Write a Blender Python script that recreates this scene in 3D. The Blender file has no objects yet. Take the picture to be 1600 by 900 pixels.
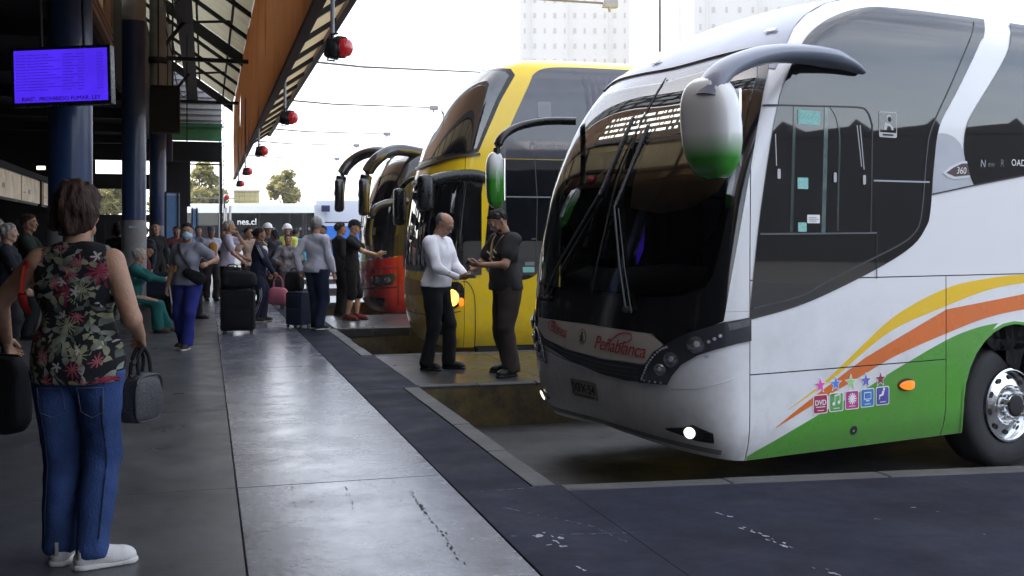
import bpy, bmesh, math, random
import numpy as np
from mathutils import Vector, Matrix
random.seed(7); RNG=np.random.RandomState(7)
sc=bpy.context.scene; COL=sc.collection
R=math.radians
# ------------------------------------------------------------------ camera, sky, sun, exposure
F=1650.; EYE=1.45; HY=372.
cd=bpy.data.cameras.new('camera'); cam=bpy.data.objects.new('camera',cd); COL.objects.link(cam)
cam.location=(0,0,EYE); cam.rotation_euler=(R(90),0,0)
cd.sensor_width=36; cd.lens=F/1600*36; cd.shift_y=-(450-HY)/1600; cd.clip_start=.05; cd.clip_end=3000
sc.camera=cam
SUN_EL=R(38); SUN_AZ=R(-62)        # measured from +Y (ahead), negative = to the left
wd=bpy.data.worlds.new('World'); sc.world=wd; wd.use_nodes=True
nt=wd.node_tree; bg=nt.nodes['Background']
sky=nt.nodes.new('ShaderNodeTexSky'); sky.sky_type='NISHITA'; sky.sun_disc=False
sky.sun_elevation=SUN_EL; sky.sun_rotation=SUN_AZ; sky.altitude=500; sky.air_density=1.0; sky.dust_density=3.5; sky.ozone_density=1.0
# thin hazy cloud over the whole sky
tc=nt.nodes.new('ShaderNodeTexCoord'); mp=nt.nodes.new('ShaderNodeMapping'); mp.inputs['Scale'].default_value=(1,1,2.6)
nz=nt.nodes.new('ShaderNodeTexNoise'); nz.inputs['Scale'].default_value=2.2; nz.inputs['Detail'].default_value=7; nz.inputs['Roughness'].default_value=.6
rp=nt.nodes.new('ShaderNodeValToRGB'); rp.color_ramp.elements[0].position=.35; rp.color_ramp.elements[1].position=.72
mx=nt.nodes.new('ShaderNodeMix'); mx.data_type='RGBA'; mx.blend_type='MIX'
mx.inputs[7].default_value=(9.3,9.5,10.0,1)
mm=nt.nodes.new('ShaderNodeMath'); mm.operation='MULTIPLY_ADD'; mm.inputs[1].default_value=.5; mm.inputs[2].default_value=.22
nt.links.new(tc.outputs['Generated'],mp.inputs['Vector']); nt.links.new(mp.outputs[0],nz.inputs['Vector'])
nt.links.new(nz.outputs['Fac'],rp.inputs['Fac']); nt.links.new(rp.outputs['Color'],mm.inputs[0]); nt.links.new(mm.outputs[0],mx.inputs[0])
nt.links.new(sky.outputs[0],mx.inputs[6]); nt.links.new(mx.outputs[2],bg.inputs['Color'])
bg.inputs['Strength'].default_value=.13
sl=bpy.data.lights.new('sun','SUN'); sl.energy=3.2; sl.angle=R(.6); sl.color=(1,.93,.82)
so=bpy.data.objects.new('sun',sl); COL.objects.link(so)
sd=Vector((math.sin(SUN_AZ)*math.cos(SUN_EL),math.cos(SUN_AZ)*math.cos(SUN_EL),math.sin(SUN_EL)))
so.rotation_euler=sd.to_track_quat('Z','Y').to_euler(); so.location=sd*60
sc.view_settings.view_transform='Standard'; sc.view_settings.look='None'; sc.view_settings.gamma=1
sc.view_settings.exposure=1.7
sc.render.engine='CYCLES'; sc.cycles.max_bounces=8; sc.cycles.diffuse_bounces=4; sc.cycles.glossy_bounces=4; sc.cycles.transparent_max_bounces=6
# ------------------------------------------------------------------ materials
MATS={}
def mat(name,col,rough=.5,metal=0,spec=.5,var=.12,vs=4.,bump=0.,bs=40.,coat=0,emit=0,trans=0,ior=1.5,rvar=0,aniso=None):
    if name in MATS: return MATS[name]
    m=bpy.data.materials.new(name); m.use_nodes=True; MATS[name]=m
    n=m.node_tree; b=n.nodes['Principled BSDF']
    b.inputs['Roughness'].default_value=rough; b.inputs['Metallic'].default_value=metal
    b.inputs['Specular IOR Level'].default_value=spec; b.inputs['Coat Weight'].default_value=coat; b.inputs['Coat Roughness'].default_value=.04
    b.inputs['IOR'].default_value=ior
    c=(col[0],col[1],col[2],1)
    t=n.nodes.new('ShaderNodeTexCoord'); src=t.outputs['Object']
    if aniso:
        mpn=n.nodes.new('ShaderNodeMapping'); mpn.inputs['Scale'].default_value=aniso; n.links.new(src,mpn.inputs[0]); src=mpn.outputs[0]
    if var or rvar:
        z=n.nodes.new('ShaderNodeTexNoise'); z.inputs['Scale'].default_value=vs; z.inputs['Detail'].default_value=6; z.inputs['Roughness'].default_value=.62
        n.links.new(src,z.inputs['Vector'])
    if var:
        r=n.nodes.new('ShaderNodeMapRange'); r.inputs['From Min'].default_value=.3; r.inputs['From Max'].default_value=.7
        r.inputs['To Min'].default_value=1-var; r.inputs['To Max'].default_value=1+var
        n.links.new(z.outputs['Fac'],r.inputs['Value'])
        h=n.nodes.new('ShaderNodeVectorMath'); h.operation='SCALE'; h.inputs[0].default_value=col[:3]; n.links.new(r.outputs[0],h.inputs['Scale'])
        n.links.new(h.outputs[0],b.inputs['Base Color'])
    else: b.inputs['Base Color'].default_value=c
    if rvar:
        r2=n.nodes.new('ShaderNodeMapRange'); r2.inputs['From Min'].default_value=.3; r2.inputs['From Max'].default_value=.7
        r2.inputs['To Min'].default_value=max(rough-rvar,0); r2.inputs['To Max'].default_value=rough+rvar
        n.links.new(z.outputs['Fac'],r2.inputs['Value']); n.links.new(r2.outputs[0],b.inputs['Roughness'])
    if bump:
        z2=n.nodes.new('ShaderNodeTexNoise'); z2.inputs['Scale'].default_value=bs; z2.inputs['Detail'].default_value=4
        n.links.new(src,z2.inputs['Vector'])
        bp=n.nodes.new('ShaderNodeBump'); bp.inputs['Strength'].default_value=bump; bp.inputs['Distance'].default_value=.01
        n.links.new(z2.outputs['Fac'],bp.inputs['Height']); n.links.new(bp.outputs[0],b.inputs['Normal'])
    if emit:
        b.inputs['Emission Color'].default_value=c; b.inputs['Emission Strength'].default_value=emit
    if trans: b.inputs['Transmission Weight'].default_value=trans
    return m
def paint(name,col,dirt=.5,rough=.25,coat=.5):
    """vehicle paint with road dirt gathered in irregular streaks near its lower edge"""
    if name in MATS: return MATS[name]
    m=mat(name,col,rough=rough,coat=coat,var=0); n=m.node_tree; b=n.nodes['Principled BSDF']
    g=n.nodes.new('ShaderNodeNewGeometry'); sx=n.nodes.new('ShaderNodeSeparateXYZ'); n.links.new(g.outputs['Position'],sx.inputs[0])
    z=n.nodes.new('ShaderNodeTexNoise'); z.inputs['Scale'].default_value=3.; z.inputs['Detail'].default_value=9; z.inputs['Roughness'].default_value=.7
    n.links.new(g.outputs['Position'],z.inputs['Vector'])
    mr=n.nodes.new('ShaderNodeMapRange'); mr.inputs['From Min'].default_value=1.2; mr.inputs['From Max'].default_value=-.05; mr.inputs['To Min'].default_value=0.06; mr.inputs['To Max'].default_value=1.
    n.links.new(sx.outputs['Z'],mr.inputs['Value'])
    mu=n.nodes.new('ShaderNodeMath'); mu.operation='MULTIPLY'; n.links.new(mr.outputs[0],mu.inputs[0])
    mr2=n.nodes.new('ShaderNodeMapRange'); mr2.inputs['From Min'].default_value=.38; mr2.inputs['From Max'].default_value=.72; mr2.inputs['To Max'].default_value=dirt
    n.links.new(z.outputs['Fac'],mr2.inputs['Value']); n.links.new(mr2.outputs[0],mu.inputs[1])
    mi=n.nodes.new('ShaderNodeMix'); mi.data_type='RGBA'; mi.inputs[6].default_value=(*col,1); mi.inputs[7].default_value=(.13,.11,.09,1)
    n.links.new(mu.outputs[0],mi.inputs[0]); n.links.new(mi.outputs[2],b.inputs['Base Color'])
    ad=n.nodes.new('ShaderNodeMath'); ad.operation='MULTIPLY_ADD'; ad.inputs[1].default_value=.5; ad.inputs[2].default_value=rough; n.links.new(mu.outputs[0],ad.inputs[0]); n.links.new(ad.outputs[0],b.inputs['Roughness'])
    return m
def floor_mat(name,col,rough,scr=.25,cracks=0,seed=0,stain=.35,dark=(.02,.02,.02),flecks=0,spec=.5):
    """worn polished concrete: mottling, scuffs, pits, rubbed marks"""
    if name in MATS: return MATS[name]
    m=bpy.data.materials.new(name); m.use_nodes=True; MATS[name]=m
    n=m.node_tree; b=n.nodes['Principled BSDF']; L=n.links.new; N=n.nodes.new
    g=N('ShaderNodeNewGeometry'); P=g.outputs['Position']
    def noise(s,d=8,r=.65,scale=None,dist=0):
        z=N('ShaderNodeTexNoise'); z.inputs['Scale'].default_value=s; z.inputs['Detail'].default_value=d; z.inputs['Roughness'].default_value=r; z.inputs['Distortion'].default_value=dist
        mpn=N('ShaderNodeMapping'); mpn.inputs['Location'].default_value=(seed,seed*2,0)
        mpn.inputs['Rotation'].default_value=(0,0,R(-16.2))
        if scale: mpn.inputs['Scale'].default_value=scale
        L(P,mpn.inputs[0]); L(mpn.outputs[0],z.inputs['Vector']); return z.outputs['Fac']
    def rng(x,a,b_,c,d):
        r=N('ShaderNodeMapRange'); r.inputs['From Min'].default_value=a; r.inputs['From Max'].default_value=b_; r.inputs['To Min'].default_value=c; r.inputs['To Max'].default_value=d; L(x,r.inputs['Value']); return r.outputs[0]
    def mul(x,y):
        q=N('ShaderNodeMath'); q.operation='MULTIPLY'; L(x,q.inputs[0]); L(y,q.inputs[1]); return q.outputs[0]
    big=rng(noise(.9,6,.6),.3,.7,1-stain,1+stain); fine=rng(noise(34,5,.7),.3,.7,.86,1.14); mid=rng(noise(4.5,7,.7),.3,.7,1-stain*.6,1+stain*.6)
    streak=rng(noise(3,6,.7,(1,7,1)),.35,.75,1.1,.8)
    k=mul(mul(big,fine),mul(mid,streak))
    pits=rng(noise(16,2,.5,dist=.5),.74,.78,1,.35); k=mul(k,pits)
    sp=N('ShaderNodeVectorMath'); sp.operation='SCALE'; sp.inputs[0].default_value=col; L(k,sp.inputs['Scale']); c=sp.outputs[0]
    if cracks:
        v=N('ShaderNodeTexVoronoi'); v.feature='DISTANCE_TO_EDGE'; v.inputs['Scale'].default_value=.55
        mpn=N('ShaderNodeMapping'); mpn.inputs['Location'].default_value=(3.3+seed,1.7,0); dn=N('ShaderNodeTexNoise'); dn.inputs['Scale'].default_value=2.5; dn.inputs['Detail'].default_value=6
        L(P,dn.inputs['Vector']); va=N('ShaderNodeVectorMath'); va.operation='MULTIPLY_ADD'; va.inputs[1].default_value=(.35,.35,0); L(dn.outputs['Color'],va.inputs[0]); L(P,va.inputs[2]); L(va.outputs[0],mpn.inputs[0]); L(mpn.outputs[0],v.inputs['Vector'])
        cr=rng(v.outputs['Distance'],0,.006,1,0); cr2=mul(cr,rng(noise(1.7),.48,.6,0,cracks))
        mi=N('ShaderNodeMix'); mi.data_type='RGBA'; L(cr2,mi.inputs[0]); L(c,mi.inputs[6]); mi.inputs[7].default_value=(*dark,1); c=mi.outputs[2]
    if flecks:   # pale paint and gum residue in broken flecks
        fl=mul(rng(noise(7,9,.8,dist=1.2),.68,.71,0,1),rng(noise(.8,3,.5),.5,.6,0,flecks))
        sc_=mul(rng(noise(5,8,.75,(1,9,1),.6),.66,.72,0,.35),rng(noise(1.1,4,.6),.45,.62,0,1))
        for q,cc in ((fl,(.42,.42,.48)),(sc_,(.2,.2,.26))):
            mi=N('ShaderNodeMix'); mi.data_type='RGBA'; L(q,mi.inputs[0]); L(c,mi.inputs[6]); mi.inputs[7].default_value=(*cc,1); c=mi.outputs[2]
    L(c,b.inputs['Base Color'])
    L(rng(noise(2.3,7,.65),.3,.7,max(rough-scr*.5,.05),rough+scr*.5),b.inputs['Roughness'])
    b.inputs['Specular IOR Level'].default_value=spec
    bp=N('ShaderNodeBump'); bp.inputs['Strength'].default_value=.12; bp.inputs['Distance'].default_value=.01; L(noise(22,6,.6),bp.inputs['Height']); L(bp.outputs[0],b.inputs['Normal'])
    return m
# ------------------------------------------------------------------ scene tree helpers
def tag(o,label=None,cat=None,group=None,kind=None):
    if label: o['label']=label
    if cat: o['category']=cat
    if group: o['group']=group
    if kind: o['kind']=kind
    return o
def empty(name,loc=(0,0,0),rz=0,label=None,cat=None,group=None,kind=None,parent=None):
    o=bpy.data.objects.new(name,None); COL.objects.link(o); o.location=loc; o.rotation_euler=(0,0,rz); o.empty_display_size=.1
    return tag(o,label,cat,group,kind)
def mk(name,V,Fs,m,parent=None,smooth=False,local=False,normals=None,mats=None,midx=None,angle=None):
    """link a mesh; vertices in world space unless local=True (then in the parent's space)"""
    me=bpy.data.meshes.new(name); me.from_pydata([tuple(v) for v in V],[],[tuple(f) for f in Fs])
    if mats:
        for q in mats: me.materials.append(q)
        me.polygons.foreach_set('material_index',midx)
    else: me.materials.append(m)
    if smooth: me.shade_smooth()
    if normals is not None: me.normals_split_custom_set_from_vertices([tuple(q) for q in normals])
    me.validate()
    o=bpy.data.objects.new(name,me); COL.objects.link(o)
    if parent is not None:
        o.parent=parent
        if not local: o.matrix_parent_inverse=wm(parent).inverted()
    if angle and not smooth: me.shade_smooth(); me.set_sharp_from_angle(angle=R(angle))
    return o
def wm(o):
    M=Matrix.LocRotScale(o.location,o.rotation_euler,o.scale)
    return M if o.parent is None else wm(o.parent)@o.matrix_parent_inverse@M
def bmk(name,bm,m,parent=None,local=False,smooth=False,angle=None):
    me=bpy.data.meshes.new(name); bmesh.ops.recalc_face_normals(bm,faces=bm.faces); bm.to_mesh(me); bm.free(); me.materials.append(m)
    if smooth or angle: me.shade_smooth()
    if angle: me.set_sharp_from_angle(angle=R(angle))
    o=bpy.data.objects.new(name,me); COL.objects.link(o)
    if parent is not None:
        o.parent=parent
        if not local: o.matrix_parent_inverse=wm(parent).inverted()
    return o
def copy_tree(o,parent=None,new=None):
    c=o.copy(); COL.objects.link(c); c.parent=parent
    for ch in list(o.children): copy_tree(ch,c)
    return c
def add_box(bm,x0,x1,y0,y1,z0,z1,M=None,bev=0):
    r=bmesh.ops.create_cube(bm,size=1); vs=r['verts']
    for v in vs: v.co=Vector(((x0+x1)/2+v.co.x*(x1-x0),(y0+y1)/2+v.co.y*(y1-y0),(z0+z1)/2+v.co.z*(z1-z0)))
    if bev:
        es=list({e for v in vs for e in v.link_edges}); rr=bmesh.ops.bevel(bm,geom=es,offset=bev,segments=2,affect='EDGES',profile=.6)
        vs=list({v for f in rr['faces'] for v in f.verts}|{v for v in vs if v.is_valid})
        vs=[v for v in vs if v.is_valid]
    if M is not None: bmesh.ops.transform(bm,matrix=M,verts=vs)
    return vs
PA=math.atan2(478,F); PC,PS=math.cos(PA),math.sin(PA)
PM=Matrix.Rotation(PA,4,'Z')     # platform frame -> world (y = along the platform, x = towards the bays)
def pf(x,y,z=0): return Vector((x*PC-y*PS,x*PS+y*PC,z))
def to_pf(X,Y): return (X*PC+Y*PS,-X*PS+Y*PC)
def pbox(name,x0,x1,y0,y1,z0,z1,m,parent=None,bev=0):
    bm=bmesh.new(); add_box(bm,x0,x1,y0,y1,z0,z1,PM,bev); return bmk(name,bm,m,parent)
def prism(name,poly,z0,z1,m,parent=None,bev=0):
    bm=bmesh.new(); a=[bm.verts.new(pf(x,y,z0)) for x,y in poly]; b=[bm.verts.new(pf(x,y,z1)) for x,y in poly]; k=len(poly)
    bm.faces.new(a[::-1]); bm.faces.new(b)
    for i in range(k): bm.faces.new((a[i],a[(i+1)%k],b[(i+1)%k],b[i]))
    if bev: bmesh.ops.bevel(bm,geom=list(bm.edges),offset=bev,segments=1,affect='EDGES')
    return bmk(name,bm,m,parent)
def ground(px,py,z=0.):
    d=(EYE-z)*F/(py-HY); return Vector(((px-800)/F*d,d,z))
def tube_data(pts,rad,n=10,flat=None,cap=True,up=(0,0,1)):
    """sweep; rad = number, list, or list of (a,b): a across, b along 'up'"""
    P=[Vector(p) for p in pts]; V=[];Fs=[]; U0=Vector(up)
    for i,p in enumerate(P):
        t=(P[min(i+1,len(P)-1)]-P[max(i-1,0)]).normalized()
        u=U0 if abs(t.dot(U0))<.95 else Vector((1,0,0)) if abs(t.x)<.9 else Vector((0,1,0))
        a=t.cross(u).normalized(); b=a.cross(t).normalized()
        r=rad[i] if isinstance(rad,(list,tuple)) and not (len(rad)==2 and len(P)!=2 ) else rad
        ra,rb=(r if isinstance(r,(tuple,list)) else (r,r))
        for k in range(n):
            th=2*math.pi*k/n; V.append(p+a*ra*math.cos(th)+b*rb*math.sin(th))
    for i in range(len(P)-1):
        for k in range(n): Fs.append((i*n+k,i*n+(k+1)%n,(i+1)*n+(k+1)%n,(i+1)*n+k))
    if cap: Fs.append(tuple(range(n))[::-1]); Fs.append(tuple((len(P)-1)*n+k for k in range(n)))
    return V,Fs
def tube(name,pts,rad,m,parent=None,n=10,local=False,up=(0,0,1)):
    V,Fs=tube_data(pts,rad,n,up=up); return mk(name,V,Fs,m,parent,local=local,angle=50)
def multi_tube(name,segs,m,parent=None,n=8,local=False):
    V=[];Fs=[]
    for pts,r in segs:
        v,f=tube_data(pts,r,n); o=len(V); V+=v; Fs+=[tuple(i+o for i in q) for q in f]
    return mk(name,V,Fs,m,parent,local=local,angle=50)
def spline(pts,n=8,closed=False):
    P=np.array(pts,float); k=len(P); out=[]
    rg=range(k) if closed else range(k-1)
    for i in rg:
        if closed: a,b,c,d=P[(i-1)%k],P[i],P[(i+1)%k],P[(i+2)%k]
        else: a,b,c,d=P[max(i-1,0)],P[i],P[i+1],P[min(i+2,k-1)]
        for j in range(n):
            t=j/n; out.append(.5*((2*b)+(-a+c)*t+(2*a-5*b+4*c-d)*t*t+(-a+3*b-3*c+d)*t**3))
    if not closed: out.append(P[-1])
    return [tuple(q) for q in out]
def lathe(prof,n=32):
    """prof: list of (r, x) ; axis x"""
    V=[];Fs=[]
    for r,x in prof:
        for k in range(n): th=2*math.pi*k/n; V.append((x,r*math.cos(th),r*math.sin(th)))
    for i in range(len(prof)-1):
        for k in range(n): Fs.append((i*n+k,i*n+(k+1)%n,(i+1)*n+(k+1)%n,(i+1)*n+k))
    return V,Fs
_tx={}
def text_bm(s,size=1.,shear=0,space=1.,bold=0):
    cu=bpy.data.curves.new('t','FONT'); cu.body=s; cu.size=size; cu.shear=shear; cu.space_character=space; cu.offset=bold; cu.resolution_u=4; cu.align_x='CENTER'; cu.align_y='CENTER'
    o=bpy.data.objects.new('t',cu); COL.objects.link(o); dg=bpy.context.evaluated_depsgraph_get(); dg.update()
    me=bpy.data.meshes.new_from_object(o.evaluated_get(dg)); bpy.data.objects.remove(o); bpy.data.curves.remove(cu)
    bm=bmesh.new(); bm.from_mesh(me); bpy.data.meshes.remove(me); return bm
def text_obj(name,s,size,M,m,parent=None,**k):
    bm=text_bm(s,size,**k); r=bmesh.ops.extrude_face_region(bm,geom=list(bm.faces)); 
    for v in r['geom']:
        if isinstance(v,bmesh.types.BMVert): v.co.z+=.003
    bmesh.ops.transform(bm,matrix=M,verts=bm.verts); return bmk(name,bm,m,parent)
# ------------------------------------------------------------------ curved bus skin
class Shell:
    """bus skin S(s,w): s = distance behind the front seam on the near side; s<0 wraps round the front (centre at -SC) to the far side. w = height along the side and over the roof."""
    def __init__(self,prof,O,a,g,SC=1.5,cy=1.275,smooth=5):
        P=np.array(prof,float); self.SC=SC; self.cy=cy
        self.w=np.linspace(P[0,0],P[-1,0],161)
        cols=[np.interp(self.w,P[:,0],P[:,i]) for i in range(1,6)]
        k=np.exp(-0.5*(np.arange(-8,9)/smooth)**2);k/=k.sum()
        cols=[np.convolve(np.pad(c,8,mode='reflect',reflect_type='odd'),k,'valid') for c in cols]
        self.h,self.uc,self.us,self.hw,self.p=cols
        self.q=np.linspace(0,1,97); self.TU=np.zeros((161,97)); self.TT=np.zeros((161,97)); ph=np.linspace(0,np.pi/2,1200)
        for i in range(161):
            e=2/self.p[i]; t=np.cos(ph)**e*self.hw[i]; u=self.us[i]-(self.us[i]-self.uc[i])*np.sin(ph)**e; t[-1]=0
            L=np.concatenate([[0],np.cumsum(np.hypot(np.diff(t),np.diff(u)))]);L/=L[-1]
            self.TU[i]=np.interp(self.q,L,u);self.TT[i]=np.interp(self.q,L,t)
        self.O=np.array(O,float);self.a=np.array(a,float);self.a/=np.linalg.norm(self.a);self.b=np.array([-self.a[1],self.a[0]]);self.g=g
    def local(self,s,w):
        s=np.atleast_1d(np.asarray(s,float));w=np.atleast_1d(np.asarray(w,float)); s,w=np.broadcast_arrays(s,w)
        far=s<-self.SC; ss=np.where(far,-2*self.SC-s,s)
        fi=np.clip((w-self.w[0])/(self.w[-1]-self.w[0])*160,0,159.999);i=fi.astype(int);f=fi-i
        L=lambda A:A[i]*(1-f)+A[i+1]*f
        us=L(self.us);h=L(self.h);hw=L(self.hw)
        q=np.clip((us-ss)/(us+self.SC),0,1);fq=np.clip(q*96,0,95.999);j=fq.astype(int);g=fq-j
        B=lambda A:(A[i,j]*(1-g)+A[i,j+1]*g)*(1-f)+(A[i+1,j]*(1-g)+A[i+1,j+1]*g)*f
        side=ss>=us
        u=np.where(side,ss,B(self.TU));t=np.where(side,hw,B(self.TT))
        return np.stack([u,self.cy-t*np.where(far,-1,1),h],-1)
    def normal(self,s,w,e=.006):
        wl=np.clip(np.asarray(w,float)-e,self.w[0],None);wh=np.clip(np.asarray(w,float)+e,None,self.w[-1])
        n=np.cross(self.local(np.asarray(s,float)+e,w)-self.local(np.asarray(s,float)-e,w),self.local(s,wh)-self.local(s,wl))
        return n/(np.linalg.norm(n,axis=-1,keepdims=True)+1e-12)
    def world(self,L):
        L=np.asarray(L,float); xy=self.O+L[...,:1]*self.a+L[...,1:2]*self.b
        return np.concatenate([xy,L[...,2:]+self.g],-1)
    def dirw(self,n): return np.concatenate([n[...,:1]*self.a+n[...,1:2]*self.b,n[...,2:]],-1)
    def S(self,s,w,off=0): return self.world(self.local(s,w)+off*self.normal(s,w))
    def pt(self,s,w,off=0): return Vector(self.S([s],[w],off)[0])
    def W(self,u,v,h): return Vector(self.world(np.array([u,v,h],float)))
def shell_mesh(sh,name,bm,off,m,parent,thick=.004,gaps=(),ds=None,dw=.1,dome=0):
    vs=[v.co for v in bm.verts]; s0=min(v.x for v in vs);s1=max(v.x for v in vs);w0=min(v.y for v in vs);w1=max(v.y for v in vs)
    bmesh.ops.triangulate(bm,faces=list(bm.faces))
    def cut(co,no): bmesh.ops.bisect_plane(bm,geom=list(bm.verts)+list(bm.edges)+list(bm.faces),plane_co=co,plane_no=no,dist=1e-5)
    hi=w1>3.05
    ends=[]
    for lo,hi_,st in ((-sh.SC*2-3.2 if hi else -sh.SC*2-.7,3.2 if hi else .7,ds or .075),):
        k=math.ceil(max(s0,lo)/st)*st
        while k<min(s1,hi_): ends.append(k); k+=st
    k=math.ceil(s0/.8)*.8
    while k<s1: ends.append(k+.0131); k+=.8
    for k in ends:
        if s0+1e-3<k<s1-1e-3: cut((k,0,0),(1,0,0))
    k=math.ceil(w0/dw)*dw
    while k<w1-1e-3:
        if k>w0+1e-3: cut((0,k,0),(0,1,0))
        k+=dw
    for ax,val,lo,hi2,hw in gaps:
        if ax=='s' and s0<val<s1 and w0<hi2 and w1>lo:
            for q in (val-hw,val+hw): cut((q,0,0),(1,0,0))
            dl=[f for f in bm.faces if abs(f.calc_center_median().x-val)<hw and lo<=f.calc_center_median().y<=hi2]
            bmesh.ops.delete(bm,geom=dl,context='FACES')
        if ax=='w' and w0<val<w1 and s0<hi2 and s1>lo:
            for q in (val-hw,val+hw): cut((0,q,0),(0,1,0))
            dl=[f for f in bm.faces if abs(f.calc_center_median().y-val)<hw and lo<=f.calc_center_median().x<=hi2]
            bmesh.ops.delete(bm,geom=dl,context='FACES')
    bmesh.ops.remove_doubles(bm,verts=bm.verts,dist=1e-5)
    bm.verts.index_update(); co=np.array([v.co for v in bm.verts]); Fc=[[v.index for v in f.verts] for f in bm.faces]
    be=[(e.verts[0].index,e.verts[1].index) for e in bm.edges if len(e.link_faces)==1]
    bm.free()
    if not Fc: return None
    offs=np.full(len(co),off)
    Lp=sh.local(co[:,0],co[:,1]); Nn=sh.normal(co[:,0],co[:,1])
    if dome:
        c=co[:,:2].mean(0); r=np.hypot(*(co[:,:2]-c).T); rm=r.max(); offs=off+dome*np.sqrt(np.clip(1-(r/rm)**2,0,1))
    Wp=sh.world(Lp+Nn*offs[:,None]); Wn=sh.dirw(Nn)
    f0=Fc[0]; nn=np.cross(Wp[f0[1]]-Wp[f0[0]],Wp[f0[2]]-Wp[f0[0]])
    if nn@Wn[f0[0]]<0: Fc=[f[::-1] for f in Fc]
    V=list(Wp); Nm=list(Wn)
    # edge wall
    idx={}
    for a_,b_ in be:
        for q in (a_,b_):
            if q not in idx:
                idx[q]=len(V); V.append(Wp[q]); Nm.append(Wn[q]); V.append(Wp[q]-Wn[q]*thick); Nm.append(Wn[q])
    for a_,b_ in be: Fc.append((idx[a_],idx[b_],idx[b_]+1,idx[a_]+1))
    return mk(name,V,Fc,m,parent,smooth=True,normals=None if dome else Nm)
def poly_bm(poly):
    bm=bmesh.new(); bm.faces.new([bm.verts.new((p[0],p[1],0)) for p in poly]); return bm
def strip_bm(lo,up,n=40):
    lx,ly=zip(*lo);ux,uy=zip(*up); xs=np.linspace(lo[0][0],lo[-1][0],n); bm=bmesh.new()
    a=[bm.verts.new((x,np.interp(x,lx,ly),0)) for x in xs]; b=[bm.verts.new((x,max(np.interp(x,ux,uy),np.interp(x,lx,ly)+.003),0)) for x in xs]
    for i in range(n-1): bm.faces.new((a[i],a[i+1],b[i+1],b[i]))
    return bm
def panel(sh,name,poly,off,m,parent,**k): return shell_mesh(sh,name,poly_bm(poly),off,m,parent,**k)
def shell_text(sh,name,s,pos,size,off,m,parent,rot=0,**k):
    bm=text_bm(s,size,**k); bmesh.ops.transform(bm,matrix=Matrix.Translation((pos[0],pos[1],0))@Matrix.Rotation(rot,4,'Z'),verts=bm.verts)
    return shell_mesh(sh,name,bm,off,m,parent,thick=.001,dw=.05)
def ring_panel(sh,name,outer,hole,off,m,parent,**k):
    from mathutils.geometry import tessellate_polygon
    L2=[[Vector((x,y,0)) for x,y in outer],[Vector((x,y,0)) for x,y in hole]]; tri=tessellate_polygon(L2); P_=L2[0]+L2[1]
    bm=bmesh.new(); vs=[bm.verts.new(p) for p in P_]
    for t in tri:
        try: f=bm.faces.new([vs[i] for i in t])
        except ValueError: continue
        f.normal_update()
        if f.normal.z<0: f.normal_flip()
    return shell_mesh(sh,name,bm,off,m,parent,**k)
def circ(c,r,n=20,ry=None): return [(c[0]+r*math.cos(2*math.pi*i/n),c[1]+(ry or r)*math.sin(2*math.pi*i/n)) for i in range(n)]
def rrect(x0,y0,x1,y1,r=.01):
    o=[]
    for cx,cy,a0 in ((x1-r,y1-r,0),(x0+r,y1-r,90),(x0+r,y0+r,180),(x1-r,y0+r,270)):
        for i in range(4): t=R(a0+30*i); o.append((cx+r*math.cos(t),cy+r*math.sin(t)))
    return o
def star(c,r): return [(c[0]+(r if i%2==0 else r*.42)*math.sin(math.pi*i/5),c[1]+(r if i%2==0 else r*.42)*math.cos(math.pi*i/5)) for i in range(10)]
def ribbon(pts,w):
    """polygon round a polyline in (s,w) space"""
    P=np.array(pts,float); T=np.gradient(P,axis=0); T/=np.linalg.norm(T,axis=1,keepdims=True); Nn=np.stack([-T[:,1],T[:,0]],1)
    w_=np.broadcast_to(np.asarray(w,float),(len(P),))[:,None]
    return [tuple(q) for q in P+Nn*w_/2]+[tuple(q) for q in (P-Nn*w_/2)[::-1]]
def notch(cx,cy,r,base,n=18):
    """arch outline points from left foot to right foot"""
    t0=math.asin((base-cy)/r); return [(cx-r*math.cos(t),cy+r*math.sin(t)) for t in [t0+(math.pi-2*t0)*i/n for i in range(n+1)]]
M_tyre=mat('tyre_rubber',(.018,.018,.02),rough=.75,bump=.3,bs=60,var=.3)
M_alu=mat('polished_aluminium',(.72,.73,.75),rough=.2,metal=1,var=.12,vs=9,rvar=.1)
M_dark=mat('black_void',(.008,.008,.009),rough=.7)
M_chrome=mat('chrome',(.8,.8,.82),rough=.08,metal=1,var=0)
M_blk=mat('black_plastic',(.012,.012,.014),rough=.3,var=.2,vs=20,rvar=.1)
M_mblk=mat('satin_black_trim',(.02,.02,.022),rough=.45,var=.2)
M_glass=mat('tinted_glass',(.006,.007,.009),rough=.02,spec=.5,var=0,ior=1.85)
M_ws=mat('windscreen_glass',(.008,.008,.010),rough=.015,spec=.5,var=0,ior=2.0)
M_wst=mat('windscreen_tint_clear',(.01,.01,.012),var=0)
_n=M_wst.node_tree; _n.nodes.remove(_n.nodes['Principled BSDF']); _t=_n.nodes.new('ShaderNodeBsdfTransparent'); _t.inputs[0].default_value=(.74,.76,.78,1); _g=_n.nodes.new('ShaderNodeBsdfGlossy'); _g.inputs['Roughness'].default_value=.015; _f=_n.nodes.new('ShaderNodeFresnel'); _f.inputs[0].default_value=2.1; _x=_n.nodes.new('ShaderNodeMixShader'); _n.links.new(_f.outputs[0],_x.inputs[0]); _n.links.new(_t.outputs[0],_x.inputs[1]); _n.links.new(_g.outputs[0],_x.inputs[2]); _n.links.new(_x.outputs[0],_n.nodes['Material Output'].inputs[0])
M_gblk=mat('gloss_black_mask',(.008,.008,.010),rough=.12,var=0,coat=.5)
M_rub=mat('rubber_seal',(.01,.01,.01),rough=.6)
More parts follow.
